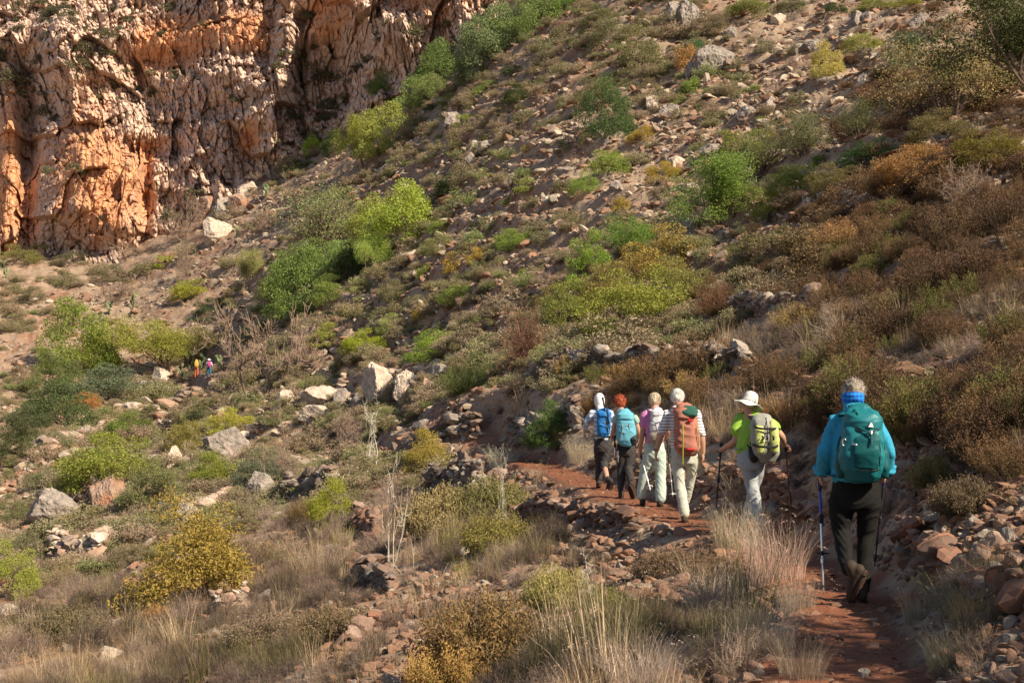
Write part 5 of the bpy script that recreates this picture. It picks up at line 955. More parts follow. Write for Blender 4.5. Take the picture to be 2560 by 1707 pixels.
    rt = sstep(1700, 1950, sx)[:, None]; col = col * (1 - rt) + np.array([0.17, 0.105, 0.05]) * rt
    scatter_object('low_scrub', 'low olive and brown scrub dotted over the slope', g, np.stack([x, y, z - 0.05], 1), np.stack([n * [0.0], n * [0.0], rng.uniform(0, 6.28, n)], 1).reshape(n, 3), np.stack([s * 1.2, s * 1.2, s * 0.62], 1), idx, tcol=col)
    # heath of the right-hand bank
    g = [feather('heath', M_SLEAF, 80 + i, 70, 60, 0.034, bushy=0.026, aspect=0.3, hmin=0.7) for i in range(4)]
    x, y, z, r, sx, sy = ground_points(7000, rng, 8.5, 60, th=(0.02, 0.42))
    d, t = path_dist(x, y); hb = in_blobs(sx, sy, [(2100,560,330,130),(2050,700,380,90),(1750,620,230,70),(2200,480,250,80),(2150,930,260,90),(1900,900,300,60),(1600,890,200,40),(2250,790,200,50),(1650,700,90,40),(2250,1030,140,60),(2330,1420,80,130),(1500,880,160,30)])
    nog = in_blobs(sx, sy, [(2150,880,260,45),(1780,705,130,45),(2300,580,70,45),(1480,850,260,45),(1780,560,120,50),(1950,470,90,40),(1650,1100,200,40)])
    k = (rng.random(len(x)) < hb * (1 - 0.95 * nog) * (0.10 + 0.5 * sstep(0.4, 0.6, fbm2(x * 0.3, y * 0.3, 33, 3)))) & (d > 1.2); x, y, z, r, sx, sy = [q[k] for q in (x, y, z, r, sx, sy)]; n = len(x)
    s = (0.42 + 0.0075 * r) * np.exp(rng.normal(size=n) * 0.28); hue = rng.random(n)[:, None]
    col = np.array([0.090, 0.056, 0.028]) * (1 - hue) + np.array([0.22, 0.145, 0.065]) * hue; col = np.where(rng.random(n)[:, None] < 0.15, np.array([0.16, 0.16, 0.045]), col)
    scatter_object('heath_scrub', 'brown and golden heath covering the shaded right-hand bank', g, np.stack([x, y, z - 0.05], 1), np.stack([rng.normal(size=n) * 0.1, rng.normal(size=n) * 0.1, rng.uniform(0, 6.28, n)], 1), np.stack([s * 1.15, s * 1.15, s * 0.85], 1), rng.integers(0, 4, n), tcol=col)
    # tufts rooted on the cliff ledges
    g = [crown_mesh('ledge_crown', M_SLEAF, 90 + i, 18, 900, 0.09, clr=0.22) for i in range(3)]
    nr, nc = CLZ.shape; du = np.gradient(CLY, axis=0) ; flat = du / (np.abs(du) + np.gradient(CLZ, axis=0) + 1e-6)
    w_ = ((du > 0.28) & (CLZ < 66)).astype(float) * sstep(0.35, 0.6, fbm2(CLX * 0.08, CLZ * 0.08, 61, 3)) + 0.002
    p = (w_ / w_.sum()).ravel(); ii = rng.choice(nr * nc, 900, p=p, replace=False); n = len(ii)
    s = 1.25 * np.exp(rng.normal(size=n) * 0.4); hue = rng.random(n)[:, None]; col = np.array([0.12, 0.12, 0.065]) * (1 - hue) + np.array([0.20, 0.19, 0.10]) * hue
    scatter_object('ledge_scrub', 'small grey-green tufts rooted along the cliff ledges', g, np.stack([CLX.ravel()[ii], CLY.ravel()[ii], CLZ.ravel()[ii]], 1), np.stack([np.zeros(n), np.zeros(n), rng.uniform(0, 6.28, n)], 1), np.stack([s * 1.3, s * 1.3, s * 0.7], 1), rng.integers(0, 3, n), tcol=col)
build_cover()
# ================================================================ shrubs and trees that can be pointed at
KINDS = {}
def kinds():
    KINDS['broad'] = [kind_broad(i, 15000, 0.023) for i in range(3)]
    KINDS['far'] = [kind_broad(10 + i, 17000, 0.024, 48, 0.16) for i in range(3)]
    KINDS['tree'] = [kind_tree(i, clr=0.15, n=20000, leaf=0.021, gaps=0.3, low=0.12) for i in range(3)]
    KINDS['thin'] = [kind_tree(10 + i, 11000, 0.020, 6, 0.13, gaps=0.42, low=0.3) for i in range(2)]
    KINDS['fig'] = [kind_broad(20 + i, 17000, 0.024, 100, 0.12, M_LEAFT, shell=0.3, aspect=0.5) for i in range(2)]
    KINDS['near'] = [kind_broad(30 + i, 16000, 0.022, 60, 0.13) for i in range(2)]
    KINDS['low'] = [{'crown': crown_mesh('crown', M_LEAF, 400 + i, 26, 3000, 0.050, clr=0.19), 'stems': branch_mesh('stems', M_DRYT, [b for b in norm_branches(*branches(90 + i, 5, 1, 2, 0.02, 0.6, lean=0.8, first=0.5))[0]])} for i in range(4)]
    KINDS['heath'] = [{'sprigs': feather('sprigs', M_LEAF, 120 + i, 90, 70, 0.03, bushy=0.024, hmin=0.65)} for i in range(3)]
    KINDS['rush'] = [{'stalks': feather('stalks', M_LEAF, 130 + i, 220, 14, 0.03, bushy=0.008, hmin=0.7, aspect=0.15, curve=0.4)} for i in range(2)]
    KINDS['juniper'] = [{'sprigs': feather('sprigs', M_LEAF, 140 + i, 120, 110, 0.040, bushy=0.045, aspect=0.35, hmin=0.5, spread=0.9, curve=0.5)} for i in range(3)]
    KINDS['brush'] = [{'twigs': twigball('twigs', M_DRYT, 150 + i, 420, 4, 0.0032)} for i in range(3)]
    KINDS['redbrush'] = [{'twigs': twigball('twigs', M_REDT, 160, 520, 4, 0.004, 1.0)}]
    def bare(i, mat, **k):
        br, tp = norm_branches(*branches(i, **k)); return {'trunk': branch_mesh('trunk', mat, [b for b in br if b[2] >= 3]), 'twigs': branch_mesh('twigs', M_DRYT if mat is not M_PALEB else mat, [b for b in br if b[2] < 3])}
    KINDS['bare'] = [bare(171 + i, M_DRYT, trunks=3, height=1, depth=5, r0=0.026, spread=0.7, kids=(3, 4), jitter=0.4, lean=0.5, first=0.4, gmax=1500) for i in range(2)]
    KINDS['baretree'] = [bare(181, M_BARK, trunks=2, height=1, depth=5, r0=0.032, spread=0.62, kids=(3, 4), jitter=0.42, lean=0.75, first=0.5, gmax=1600)]
    KINDS['dead'] = [bare(191, M_PALEB, trunks=2, height=1, depth=5, r0=0.020, spread=0.75, kids=(2, 3), jitter=0.75, lean=0.4, first=0.42), bare(194, M_PALEB, trunks=3, height=1, depth=4, r0=0.018, spread=0.6, kids=(1, 3), jitter=0.6, lean=0.4, first=0.5)]
    KINDS['grass'] = [{'blades': grass_tuft('blades', M_LEAF, 195 + i, 620, wdt=0.0042, spread=0.34, bend=0.55)} for i in range(3)]
kinds()
G = (0.165, 0.20, 0.045); YG = (0.27, 0.32, 0.050); DG = (0.065, 0.095, 0.030); OL = (0.195, 0.195, 0.085); YE = (0.38, 0.31, 0.07); PG = (0.22, 0.26, 0.12); ORG = (0.46, 0.25, 0.07); GG = (0.16, 0.185, 0.125); BR = (0.20, 0.12, 0.055); ST = (0.48, 0.40, 0.27); GO = (0.34, 0.23, 0.075)
PRN = np.random.default_rng(99)
_cnt = {}
def plant(kind, x, y, w_, h_, col, label, name, cat, group=None, zoff=-0.04, rz=None, push=0.25):
    col = (col[0] * 1.08, col[1] * 1.06, col[2] * 0.95) if col[1] > col[0] else tuple(c * 1.04 for c in col)
    p = rayD(x, y)[0]; d = p[1]; W = w_ * d / 3266 * 1.16; Hh = h_ * d / 3266 * 1.10
    p = np.array([p[0], p[1] + W * push, 0]); p[2] = H(p[0], p[1])
    ks = KINDS[kind]; v = ks[_cnt.get(kind, 0) % len(ks)]; _cnt[kind] = _cnt.get(kind, 0) + 1
    base = float(p[2]); lift = max(0.0, base - float(H(p[0], p[1] - W * push)))
    e = empty(name, (p[0], p[1], base + zoff - 0.7 * lift), PRN.uniform(0, 6.28) if rz is None else rz); e.scale = (W, W, Hh * 1.05)
    for part, me in v.items():
        o = obj(part, me, e); o.color = (*[c * PRN.uniform(0.93, 1.07) for c in col], 1)
    return tag(e, label, cat, group)
PL = [
 ('far',165,862,165,150,(0.20,0.27,0.05),'large green tree leaning on the yellow-green one, left edge of the valley','broadleaf_tree','tree'),
 ('tree',312,872,170,125,(0.33,0.33,0.06),'rounded yellow-green tree just left of the two far hikers','broadleaf_tree','tree'),
 ('far',225,930,175,78,GG,'grey-green olive-like shrub below the yellow-green tree','wild_olive_shrub','shrub'),
 ('far',125,985,150,95,(0.11,0.14,0.06),'dark green thicket running down left of the grey-green shrub','evergreen_shrub','shrub'),
 ('far',45,1055,120,80,(0.10,0.12,0.055),'dark shaded shrub at the left edge under the thicket','evergreen_shrub','shrub'),
 ('far',185,950,80,40,ORG,'low russet shrub between the dark thicket and the tall pale stone','russet_shrub','shrub'),
 ('near',235,1132,190,115,(0.26,0.29,0.06),'big green and yellow lentisk above the two grey boulders','lentisk_shrub','shrub'),
 ('near',345,1175,125,108,(0.22,0.22,0.09),'olive-brown lentisk growing against the right side of the big green one','lentisk_shrub','shrub'),
 ('near',478,1122,90,70,(0.26,0.27,0.05),'small yellow-green lentisk in front of the rock scree, left of the bare trunks','lentisk_shrub','shrub'),
 ('near',605,1135,130,90,GG,'grey-green bush wrapped round two dead trunks','lentisk_shrub','shrub'),
 ('fig',428,1398,262,215,(0.36,0.25,0.055),'wide yellow autumn shrub with pale stems in the left foreground','fig_shrub','shrub'),
 ('juniper',355,1440,65,50,GO,'small golden-brown tuft at the foot of the yellow autumn shrub','broom_shrub','shrub'),
 ('broad',20,1375,115,115,(0.32,0.32,0.07),'yellow-green shrub cut by the left edge of the picture','lentisk_shrub','shrub'),
 ('near',762,1222,95,105,(0.30,0.31,0.05),'bright yellow-green bush beside the low stone wall end','lentisk_shrub','shrub'),
 ('heath',692,1212,75,65,(0.20,0.15,0.06),'brown heath bush touching the bright yellow-green bush','heath_shrub','shrub'),
 ('broad',522,1008,95,58,(0.46,0.43,0.06),'bright yellow bush above the slanted grey slab','lentisk_shrub','shrub'),
 ('fig',415,1045,85,68,(0.28,0.23,0.06),'russet and green bush left of the slanted grey slab','lentisk_shrub','shrub'),
 ('broad',290,1012,95,55,(0.20,0.24,0.06),'flat green bush on the rubble below the tall pale stone','lentisk_shrub','shrub'),
 ('broad',345,915,70,42,OL,'olive bush at the foot of the tall pale stone','lentisk_shrub','shrub'),
 ('far',460,830,100,62,(0.24,0.24,0.08),'olive-brown bush right behind the two far hikers','evergreen_shrub','shrub'),
 ('broad',475,456,82,66,(0.17,0.26,0.05),'round green bush at the foot of the orange cliff','evergreen_shrub','shrub'),
 ('low',715,362,42,42,(0.30,0.42,0.05),'small vivid green bush under the scree gully','evergreen_shrub','shrub'),
 ('low',655,374,85,38,DG,'dark green bush stretching left of the small vivid green one','evergreen_shrub','shrub'),
 ('low',690,395,50,25,DG,'low dark bush below the small vivid green one','evergreen_shrub','shrub'),
 ('tree',815,414,80,130,(0.30,0.36,0.06),'tall narrow light green tree below the cliff foot','broadleaf_tree','tree'),
 ('far',880,362,120,110,(0.34,0.36,0.10),'broad pale yellow-green tree right of the tall narrow one','broadleaf_tree','tree'),
 ('far',768,362,60,55,DG,'dark green tree half behind the tall narrow light green tree','broadleaf_tree','tree'),
 ('far',905,245,95,95,(0.16,0.25,0.07),'mid green carob tree below the end of the cliff','carob_tree','tree'),
 ('far',950,262,90,75,(0.20,0.29,0.09),'lighter green carob tree in front of the mid green one','carob_tree','tree'),
 ('far',1012,195,105,92,(0.15,0.22,0.07),'olive green carob tree just right of the cliff end','carob_tree','tree'),
 ('far',1128,160,130,120,(0.21,0.25,0.13),'large grey-green carob tree in the upper middle','carob_tree','tree'),
 ('far',1212,88,145,100,(0.19,0.28,0.09),'large green carob tree at the top edge above the grey-green one','carob_tree','tree'),
 ('broad',1305,30,70,48,(0.18,0.30,0.07),'green bush cut by the top edge right of the large green carob','evergreen_shrub','shrub'),
 ('broad',1385,60,90,40,OL,'olive bush on the slope just under the top edge','evergreen_shrub','shrub'),
 ('far',925,578,150,135,(0.32,0.41,0.06),'brightest yellow-green tree in the middle of the valley side','broadleaf_tree','tree'),
 ('thin',750,600,195,165,(0.26,0.29,0.13),'airy pale green tree left of the brightest yellow-green tree','broadleaf_tree','tree'),
 ('far',760,655,120,90,(0.20,0.29,0.10),'green undergrowth bush below the airy pale green tree','evergreen_shrub','shrub'),
 ('far',690,728,150,140,(0.16,0.24,0.07),'deep green tree at the lower end of the tree belt','broadleaf_tree','tree'),
 ('tree',862,640,72,100,(0.34,0.42,0.10),'light green upright shrub below the brightest tree','broadleaf_tree','tree'),
 ('far',800,650,70,80,DG,'dark green shrub wedged between the deep green tree and the light upright shrub','evergreen_shrub','shrub'),
 ('tree',572,668,55,85,(0.33,0.37,0.13),'small pale green tree left of the tree belt','broadleaf_tree','tree'),
 ('tree',612,732,60,78,(0.36,0.41,0.11),'small bright shrub at the foot of the deep green tree','broadleaf_tree','tree'),
 ('broad',1392,318,108,128,(0.080,0.135,0.045),'dark green dense tree alone on the open red slope','carob_tree','tree'),
 ('broad',1366,250,85,62,OL,'olive shrub behind the dark green dense tree','evergreen_shrub','shrub'),
 ('broad',1472,182,108,100,(0.23,0.22,0.10),'rounded olive-brown tree above the dark green dense tree','wild_olive','tree'),
 ('broad',1420,105,110,70,(0.24,0.23,0.11),'olive-brown shrub above left of the rounded olive-brown tree','evergreen_shrub','shrub'),
 ('low',1352,112,85,40,DG,'dark green bush beneath the olive-brown shrub at the top','evergreen_shrub','shrub'),
 ('broad',1730,45,105,46,(0.23,0.27,0.09),'olive green shrub at the top edge right of the dark pointed rock','evergreen_shrub','shrub'),
 ('broad',1822,38,80,38,OL,'olive shrub at the top edge, neighbour of the olive green one','evergreen_shrub','shrub'),
 ('low',1923,34,45,27,DG,'small dark green bush near the top edge','evergreen_shrub','shrub'),
 ('broad',2010,28,80,30,(0.26,0.30,0.09),'light olive bush at the top edge right of the small dark one','evergreen_shrub','shrub'),
 ('broad',2090,20,70,24,(0.30,0.34,0.07),'yellow-green bush at the top edge near the dark overhanging tree','evergreen_shrub','shrub'),
 ('broad',1640,80,90,60,(0.25,0.19,0.10),'brownish bush just right of the dark pointed rock','evergreen_shrub','shrub'),
 ('low',1600,126,40,36,(0.10,0.18,0.07),'blue-green bush above the large lit slab','evergreen_shrub','shrub'),
 ('low',1580,168,48,55,ORG,'orange and green bush left of the large lit slab','russet_shrub','shrub'),
 ('broad',1900,182,66,75,(0.48,0.46,0.11),'bright pale yellow bush among the rocks of the upper slope','evergreen_shrub','shrub'),
 ('broad',1985,122,80,42,(0.33,0.34,0.09),'yellowish shrub up right of the bright pale yellow bush','evergreen_shrub','shrub'),
 ('low',1727,212,52,18,(0.17,0.27,0.05),'flat green bush between grey boulders on the upper slope','evergreen_shrub','shrub'),
 ('low',1780,226,16,15,YE,'tiny yellow bush on top of a grey boulder','evergreen_shrub','shrub'),
 ('low',1690,350,60,42,(0.24,0.27,0.05),'green and yellow bush, left of a pair on the stony slope','evergreen_shrub','shrub'),
 ('low',1748,346,75,40,(0.22,0.26,0.08),'olive green bush, right of a pair on the stony slope','evergreen_shrub','shrub'),
 ('low',1775,322,26,26,YE,'small yellow bush above the pair on the stony slope','evergreen_shrub','shrub'),
 ('tree',1628,532,180,168,(0.20,0.30,0.06),'large green carob tree in the middle right with bare lower limbs','carob_tree','tree'),
 ('broad',1352,655,88,108,(0.22,0.32,0.05),'green shrub, left one of the cluster in the middle','lentisk_shrub','shrub'),
 ('tree',1442,622,105,110,(0.18,0.29,0.06),'tall green shrub in the middle of the cluster','lentisk_shrub','shrub'),
 ('broad',1532,645,165,112,(0.37,0.31,0.08),'golden yellow shrub on the right of the cluster','lentisk_shrub','shrub'),
 ('near',1472,778,230,140,(0.27,0.32,0.06),'large dense yellow-green lentisk with shiny leaves above the wall','lentisk_shrub','shrub'),
 ('near',1318,752,125,95,(0.27,0.27,0.06),'dark-bottomed green and gold lentisk left of the large dense one','lentisk_shrub','shrub'),
 ('redbrush',1208,832,118,130,(0.2,0.1,0.1),'leafless reddish-brown shrub in the middle','dead_shrub','shrub'),
 ('thin',2195,300,250,225,(0.38,0.32,0.12),'sparse golden tree with several slender trunks on the right','almond_tree','tree'),
 ('tree',2345,290,330,330,(0.085,0.095,0.035),'big dark green tree overhanging the top right corner','carob_tree','tree'),
 ('tree',2070,170,90,95,(0.10,0.16,0.08),'dark green tree behind the left side of the sparse golden tree','broadleaf_tree','tree'),
 ('thin',1845,385,110,125,(0.21,0.24,0.10),'thin see-through sapling in the upper right middle','almond_tree','tree'),
 ('thin',1985,330,120,95,(0.20,0.22,0.09),'thin olive sapling left of the sparse golden tree','almond_tree','tree'),
 ('broad',1835,445,115,62,(0.20,0.24,0.06),'green shrub below the thin see-through sapling','lentisk_shrub','shrub'),
 ('broad',1785,505,95,62,(0.26,0.26,0.05),'yellow-green shrub right of the large green carob tree','lentisk_shrub','shrub'),
 ('low',1895,382,50,22,(0.15,0.22,0.05),'small flat green bush right of the thin sapling','lentisk_shrub','shrub'),
 ('near',2010,392,125,66,(0.07,0.13,0.04),'dark glossy shrub left of the orange shrub','lentisk_shrub','shrub'),
 ('near',2118,432,165,90,(0.40,0.235,0.08),'orange autumn shrub on the right slope','russet_shrub','shrub'),
 ('near',2290,385,150,85,(0.22,0.20,0.04),'dark gold shrub at the right edge above the twiggy bush','lentisk_shrub','shrub'),
 ('bare',2240,505,170,125,BR,'leafless twiggy bush below the orange shrub at the right edge','dead_shrub','shrub'),
 ('low',2046,502,55,42,(0.13,0.15,0.04),'dark green bush in the brown heath of the right slope','lentisk_shrub','shrub'),
 ('broad',1005,836,122,64,(0.22,0.34,0.05),'low vivid green bush above the pale boulders','juniper_shrub','shrub'),
 ('rush',1068,905,135,72,(0.17,0.20,0.06),'dark green rushes leaning beside the pale boulders','rush_clump','rushes'),
 ('broad',832,812,92,52,(0.33,0.38,0.05),'yellow-green bush left of the low vivid green bush','lentisk_shrub','shrub'),
 ('broad',752,805,90,48,(0.36,0.37,0.09),'pale yellowish bush above the bare tree tops','lentisk_shrub','shrub'),
 ('rush',725,905,80,45,(0.24,0.28,0.09),'pale green rushes above the pale rock ledges','rush_clump','rushes'),
 ('near',975,1085,85,88,(0.40,0.33,0.07),'yellow and dark green bush left of the dry-stone wall end','lentisk_shrub','shrub'),
 ('near',1275,1032,115,95,(0.12,0.18,0.05),'dark green bush beside the first hiker in the line','lentisk_shrub','shrub'),
 ('grass',1332,1062,70,70,ST,'tall straw clump by the path next to the first hiker','grass_clump','grass'),
 ('grass',1155,1072,80,52,(0.55,0.47,0.38),'pale grey grass clump on the outer edge of the path','grass_clump','grass'),
 ('broad',888,945,62,42,(0.16,0.17,0.06),'dark olive bush in front of the largest pale boulder','lentisk_shrub','shrub'),
 ('juniper',1122,1205,145,105,(0.20,0.18,0.06),'feathery olive shrub below the dry-stone wall','juniper_shrub','shrub'),
 ('juniper',1010,1245,140,125,(0.30,0.26,0.11),'feathery straw-green shrub right of the pale dead sapling','juniper_shrub','shrub'),
 ('juniper',1140,1280,130,100,(0.23,0.23,0.06),'feathery green-gold shrub in the hollow of the foreground','juniper_shrub','shrub'),
 ('juniper',1110,1558,230,185,(0.24,0.165,0.065),'large brown broom bush in the lower middle foreground','broom_shrub','shrub'),
 ('juniper',1030,1600,150,120,(0.44,0.31,0.09),'golden broom bush at the bottom edge','broom_shrub','shrub'),
 ('juniper',1285,1410,120,110,(0.34,0.30,0.10),'yellowish broom in the middle of the rubble bank','broom_shrub','shrub'),
 ('juniper',1398,1436,120,85,(0.20,0.20,0.05),'dark green broom on the rubble bank','broom_shrub','shrub'),
 ('heath',1312,872,75,55,(0.44,0.31,0.10),'golden heath bush against the left end of the terrace wall','heath_shrub','shrub'),
 ('heath',1450,895,125,66,(0.46,0.33,0.11),'golden heath bush under the terrace wall above the white-capped hiker','heath_shrub','shrub'),
 ('heath',1380,965,110,60,(0.24,0.14,0.05),'dark brown heath bush behind the first hikers','heath_shrub','shrub'),
 ('heath',1600,915,140,62,(0.40,0.29,0.10),'golden-tipped heath bush behind the striped-shirt hiker','heath_shrub','shrub'),
 ('heath',1780,1000,150,90,(0.27,0.17,0.06),'brown heath bush behind the hiker in the sun hat','heath_shrub','shrub'),
 ('heath',2110,1020,190,130,(0.20,0.155,0.045),'big dark green-brown heath bush right of the teal hiker','heath_shrub','shrub'),
 ('heath',2290,1010,180,125,(0.24,0.18,0.06),'big heath bush at the right edge beside the dark one','heath_shrub','shrub'),
 ('heath',1850,770,160,75,(0.36,0.26,0.09),'golden-tipped heath bush on the shaded bank above the sun hat','heath_shrub','shrub'),
 ('heath',1960,570,190,70,(0.40,0.27,0.11),'pale brown heath bush high on the shaded bank','heath_shrub','shrub'),
 ('heath',2090,720,170,75,(0.38,0.27,0.10),'pale golden heath bush above the stone terrace on the right','heath_shrub','shrub'),
 ('heath',1650,735,100,80,(0.22,0.13,0.06),'dark rounded heath bush right of the large dense lentisk','heath_shrub','shrub'),
 ('baretree',598,928,215,205,BR,'bare brown tree with spreading limbs right of the two far hikers','bare_tree','tree'),
 ('baretree',685,862,70,95,BR,'small bare grey tree behind the spreading bare one','bare_tree','tree'),
 ('bare',650,475,60,62,BR,'bare grey sapling by the cactus above the airy tree','bare_tree','tree'),
 ('bare',412,565,110,100,BR,'grey leafless shrub at the cliff foot','dead_shrub','shrub'),
 ('bare',588,432,90,55,BR,'grey leafless shrub above the pale round boulder','dead_shrub','shrub'),
 ('bare',600,545,80,55,BR,'grey leafless shrub below the pale round boulder','dead_shrub','shrub'),
 ('bare',262,700,120,75,BR,'brown leafless shrub on the left terraces','dead_shrub','shrub'),
 ('bare',422,655,60,75,BR,'grey leafless sapling above the dark round bush','dead_shrub','shrub'),
 ('bare',640,1130,90,150,BR,'dark leafless sapling rising from the grey-green bush','bare_tree','tree'),
 ('dead',850,1082,70,150,ST,'thin grey dead sapling standing left of the yellow and dark green bush','dead_sapling','dead tree'),
 ('bare',790,1050,110,95,BR,'brown leafless brush left of the thin grey dead sapling','dead_shrub','shrub'),
 ('dead',918,1326,95,255,ST,'pale dead sapling with forked white branches in the foreground','dead_sapling','dead tree'),
 ('low',377,620,46,26,YG,'small yellow-green bush above the grey leafless sapling','evergreen_shrub','shrub'),
 ('broad',430,695,78,42,(0.34,0.34,0.05),'yellow and green bush above the dark round bush','evergreen_shrub','shrub'),
 ('broad',472,745,72,46,(0.10,0.13,0.06),'dark round bush on the slope above the far hikers','evergreen_shrub','shrub'),
 ('low',512,702,36,32,YE,'small yellow bush right of the dark round bush','evergreen_shrub','shrub'),
 ('low',110,585,85,36,(0.24,0.28,0.09),'green scrub bush below the cliff at the far left','evergreen_shrub','shrub'),
 ('low',210,575,60,30,OL,'olive scrub bush below the cliff, right of the green one','evergreen_shrub','shrub'),
 ('grass',1700,1260,150,110,(0.50,0.41,0.27),'straw clump hiding the boots of the hiker in the sun hat','grass_clump','grass'),
 ('grass',1790,1330,170,150,(0.56,0.47,0.34),'tall pale straw clump left of the trekking pole of the teal hiker','grass_clump','grass'),
 ('grass',1640,1420,170,120,(0.50,0.42,0.31),'wide straw clump in the sunlit right foreground','grass_clump','grass'),
 ('grass',1760,1500,180,130,(0.54,0.45,0.33),'straw clump on the left rim of the path at the bottom','grass_clump','grass'),
 ('grass',1300,1560,150,120,(0.56,0.48,0.30),'upright pale straw clump at the bottom middle','grass_clump','grass'),
 ('grass',1480,1590,200,130,(0.58,0.52,0.40),'whitish straw clump at the bottom edge right of the middle','grass_clump','grass'),
 ('grass',2260,1440,150,120,(0.30,0.26,0.12),'dull green-grey grass clump in the shade at the lower right','grass_clump','grass'),
 ('grass',2120,1420,90,80,(0.36,0.28,0.20),'grey-brown grass clump on the right rim of the path','grass_clump','grass'),
 ('grass',720,1330,130,80,(0.46,0.38,0.22),'straw clump on the left slope below the bright yellow-green bush','grass_clump','grass'),
 ('far',700,668,130,95,(0.17,0.24,0.07),'green bush in the heart of the tree belt under the airy pale tree','evergreen_shrub','shrub'),
 ('far',635,690,80,80,(0.22,0.28,0.09),'green shrub on the left flank of the deep green tree','evergreen_shrub','shrub'),
 ('far',855,560,110,95,(0.30,0.36,0.09),'light green bush joining the airy pale tree to the brightest tree','evergreen_shrub','shrub'),
 ('broad',760,712,90,60,(0.26,0.31,0.09),'pale green bush at the right foot of the deep green tree','evergreen_shrub','shrub'),
 ('near',1410,712,140,95,(0.31,0.27,0.08),'olive-gold lentisk between the cluster and the large dense one','lentisk_shrub','shrub'),
 ('near',1560,700,120,95,(0.30,0.28,0.08),'olive lentisk on the right side below the golden shrub','lentisk_shrub','shrub'),
 ('near',1275,725,90,62,(0.26,0.24,0.08),'small olive lentisk at the far left of the lentisk group','lentisk_shrub','shrub'),
 ('far',1165,110,110,90,(0.20,0.26,0.12),'grey-green carob tree filling the gap at the upper middle','carob_tree','tree'),
 ('far',1085,190,80,60,(0.17,0.23,0.10),'low green carob under the grey-green giant, left side','carob_tree','tree'),
 ('far',885,208,75,70,(0.20,0.27,0.09),'green tree close against the lower cliff end','carob_tree','tree'),
 ('far',985,235,90,60,(0.22,0.29,0.10),'green undergrowth below the olive green carob tree','evergreen_shrub','shrub'),
 ('broad',1700,510,120,85,(0.18,0.22,0.06),'dark green shrub at the right foot of the large carob','lentisk_shrub','shrub'),
 ('thin',1770,420,130,100,(0.24,0.25,0.10),'see-through olive shrub above right of the large carob','almond_tree','tree'),
 ('broad',1925,440,110,62,(0.21,0.19,0.07),'olive-brown shrub left of the dark glossy shrub','lentisk_shrub','shrub'),
 ('broad',2180,330,150,75,(0.22,0.19,0.07),'olive-brown scrub at the foot of the sparse golden tree','lentisk_shrub','shrub'),
 ('thin',2260,230,150,150,(0.20,0.19,0.08),'thin olive tree between the sparse golden tree and the right edge','almond_tree','tree'),
 ('far',110,905,110,80,(0.15,0.19,0.07),'green bush joining the left tree to the dark thicket','evergreen_shrub','shrub'),
 ('far',215,862,100,70,(0.25,0.29,0.06),'light green bush between the two left trees','evergreen_shrub','shrub'),
 ('broad',60,1000,90,60,(0.11,0.13,0.06),'dark bush above the dark shaded one at the left edge','evergreen_shrub','shrub'),
 ('near',180,1120,90,75,(0.20,0.22,0.07),'dark green lentisk at the left side of the big green and yellow one','lentisk_shrub','shrub'),
 ('juniper',560,1300,120,60,(0.22,0.17,0.09),'low brown broom right of the autumn shrub top','broom_shrub','shrub'),
 ('juniper',780,1480,150,90,(0.20,0.15,0.08),'low brown broom left of the foreground heap','broom_shrub','shrub'),
 ('juniper',130,1480,150,80,(0.21,0.17,0.09),'low brown broom at the bottom left','broom_shrub','shrub'),
 ('juniper',620,1500,170,90,(0.24,0.19,0.11),'grey-brown broom at the bottom left of the middle','broom_shrub','shrub'),
 ('juniper',1560,1330,150,80,(0.19,0.14,0.08),'dark brown low broom on the bank left of the straw clumps','broom_shrub','shrub'),
 ('dead',1150,1230,40,180,ST,'tall arching dry stalks above the dry-stone wall','dry_stalks','dry stalks'),
 ('dead',1345,1420,90,150,ST,'loose dry stalks arching over the rubble in the middle','dry_stalks','dry stalks'),
 ('dead',1730,1350,50,130,ST,'dry stalks rising from the pale straw clump','dry_stalks','dry stalks'),
 ('juniper',2230,1180,130,90,(0.17,0.12,0.06),'dark brown broom on top of the right rubble bank','broom_shrub','shrub'),
 ('juniper',2170,1120,110,80,(0.22,0.17,0.06),'olive-brown broom beside the teal hiker on the right bank','broom_shrub','shrub'),
 ('near',1290,1010,80,60,(0.14,0.18,0.05),'second green bush left of the first hiker in the line','lentisk_shrub','shrub'),
 ('grass',1835,1400,110,90,(0.44,0.36,0.25),'straw clump leaning over the left edge of the path by the silver pole','grass_clump','grass'),
 ('grass',1850,1560,130,110,(0.40,0.32,0.22),'brown-straw clump at the bottom edge left of the path','grass_clump','grass'),
 ('grass',2200,1540,140,120,(0.24,0.20,0.12),'dim grass clump at the bottom edge right of the path','grass_clump','grass'),
 ('broad',40,610,95,40,(0.25,0.27,0.10),'pale green scrub bush at the far left under the cliff','evergreen_shrub','shrub'),
 ('bare',300,600,120,50,BR,'grey leafless brush at the right foot of the orange buttress','dead_shrub','shrub'),
 ('broad',160,612,90,32,(0.21,0.20,0.10),'olive scrub bush in the middle of the cliff-foot strip','evergreen_shrub','shrub'),
 ('bare',370,520,90,60,BR,'grey leafless brush against the cliff left of the round green bush','dead_shrub','shrub'),
 ('broad',250,650,90,36,(0.24,0.21,0.12),'dull brown bush on the left terraces below the cliff','evergreen_shrub','shrub'),
]
for i, (kd, x, y, ww, hh, c, lab, nm, ct) in enumerate(PL): plant(kd, x, y, ww, hh, c, lab, nm, ct)

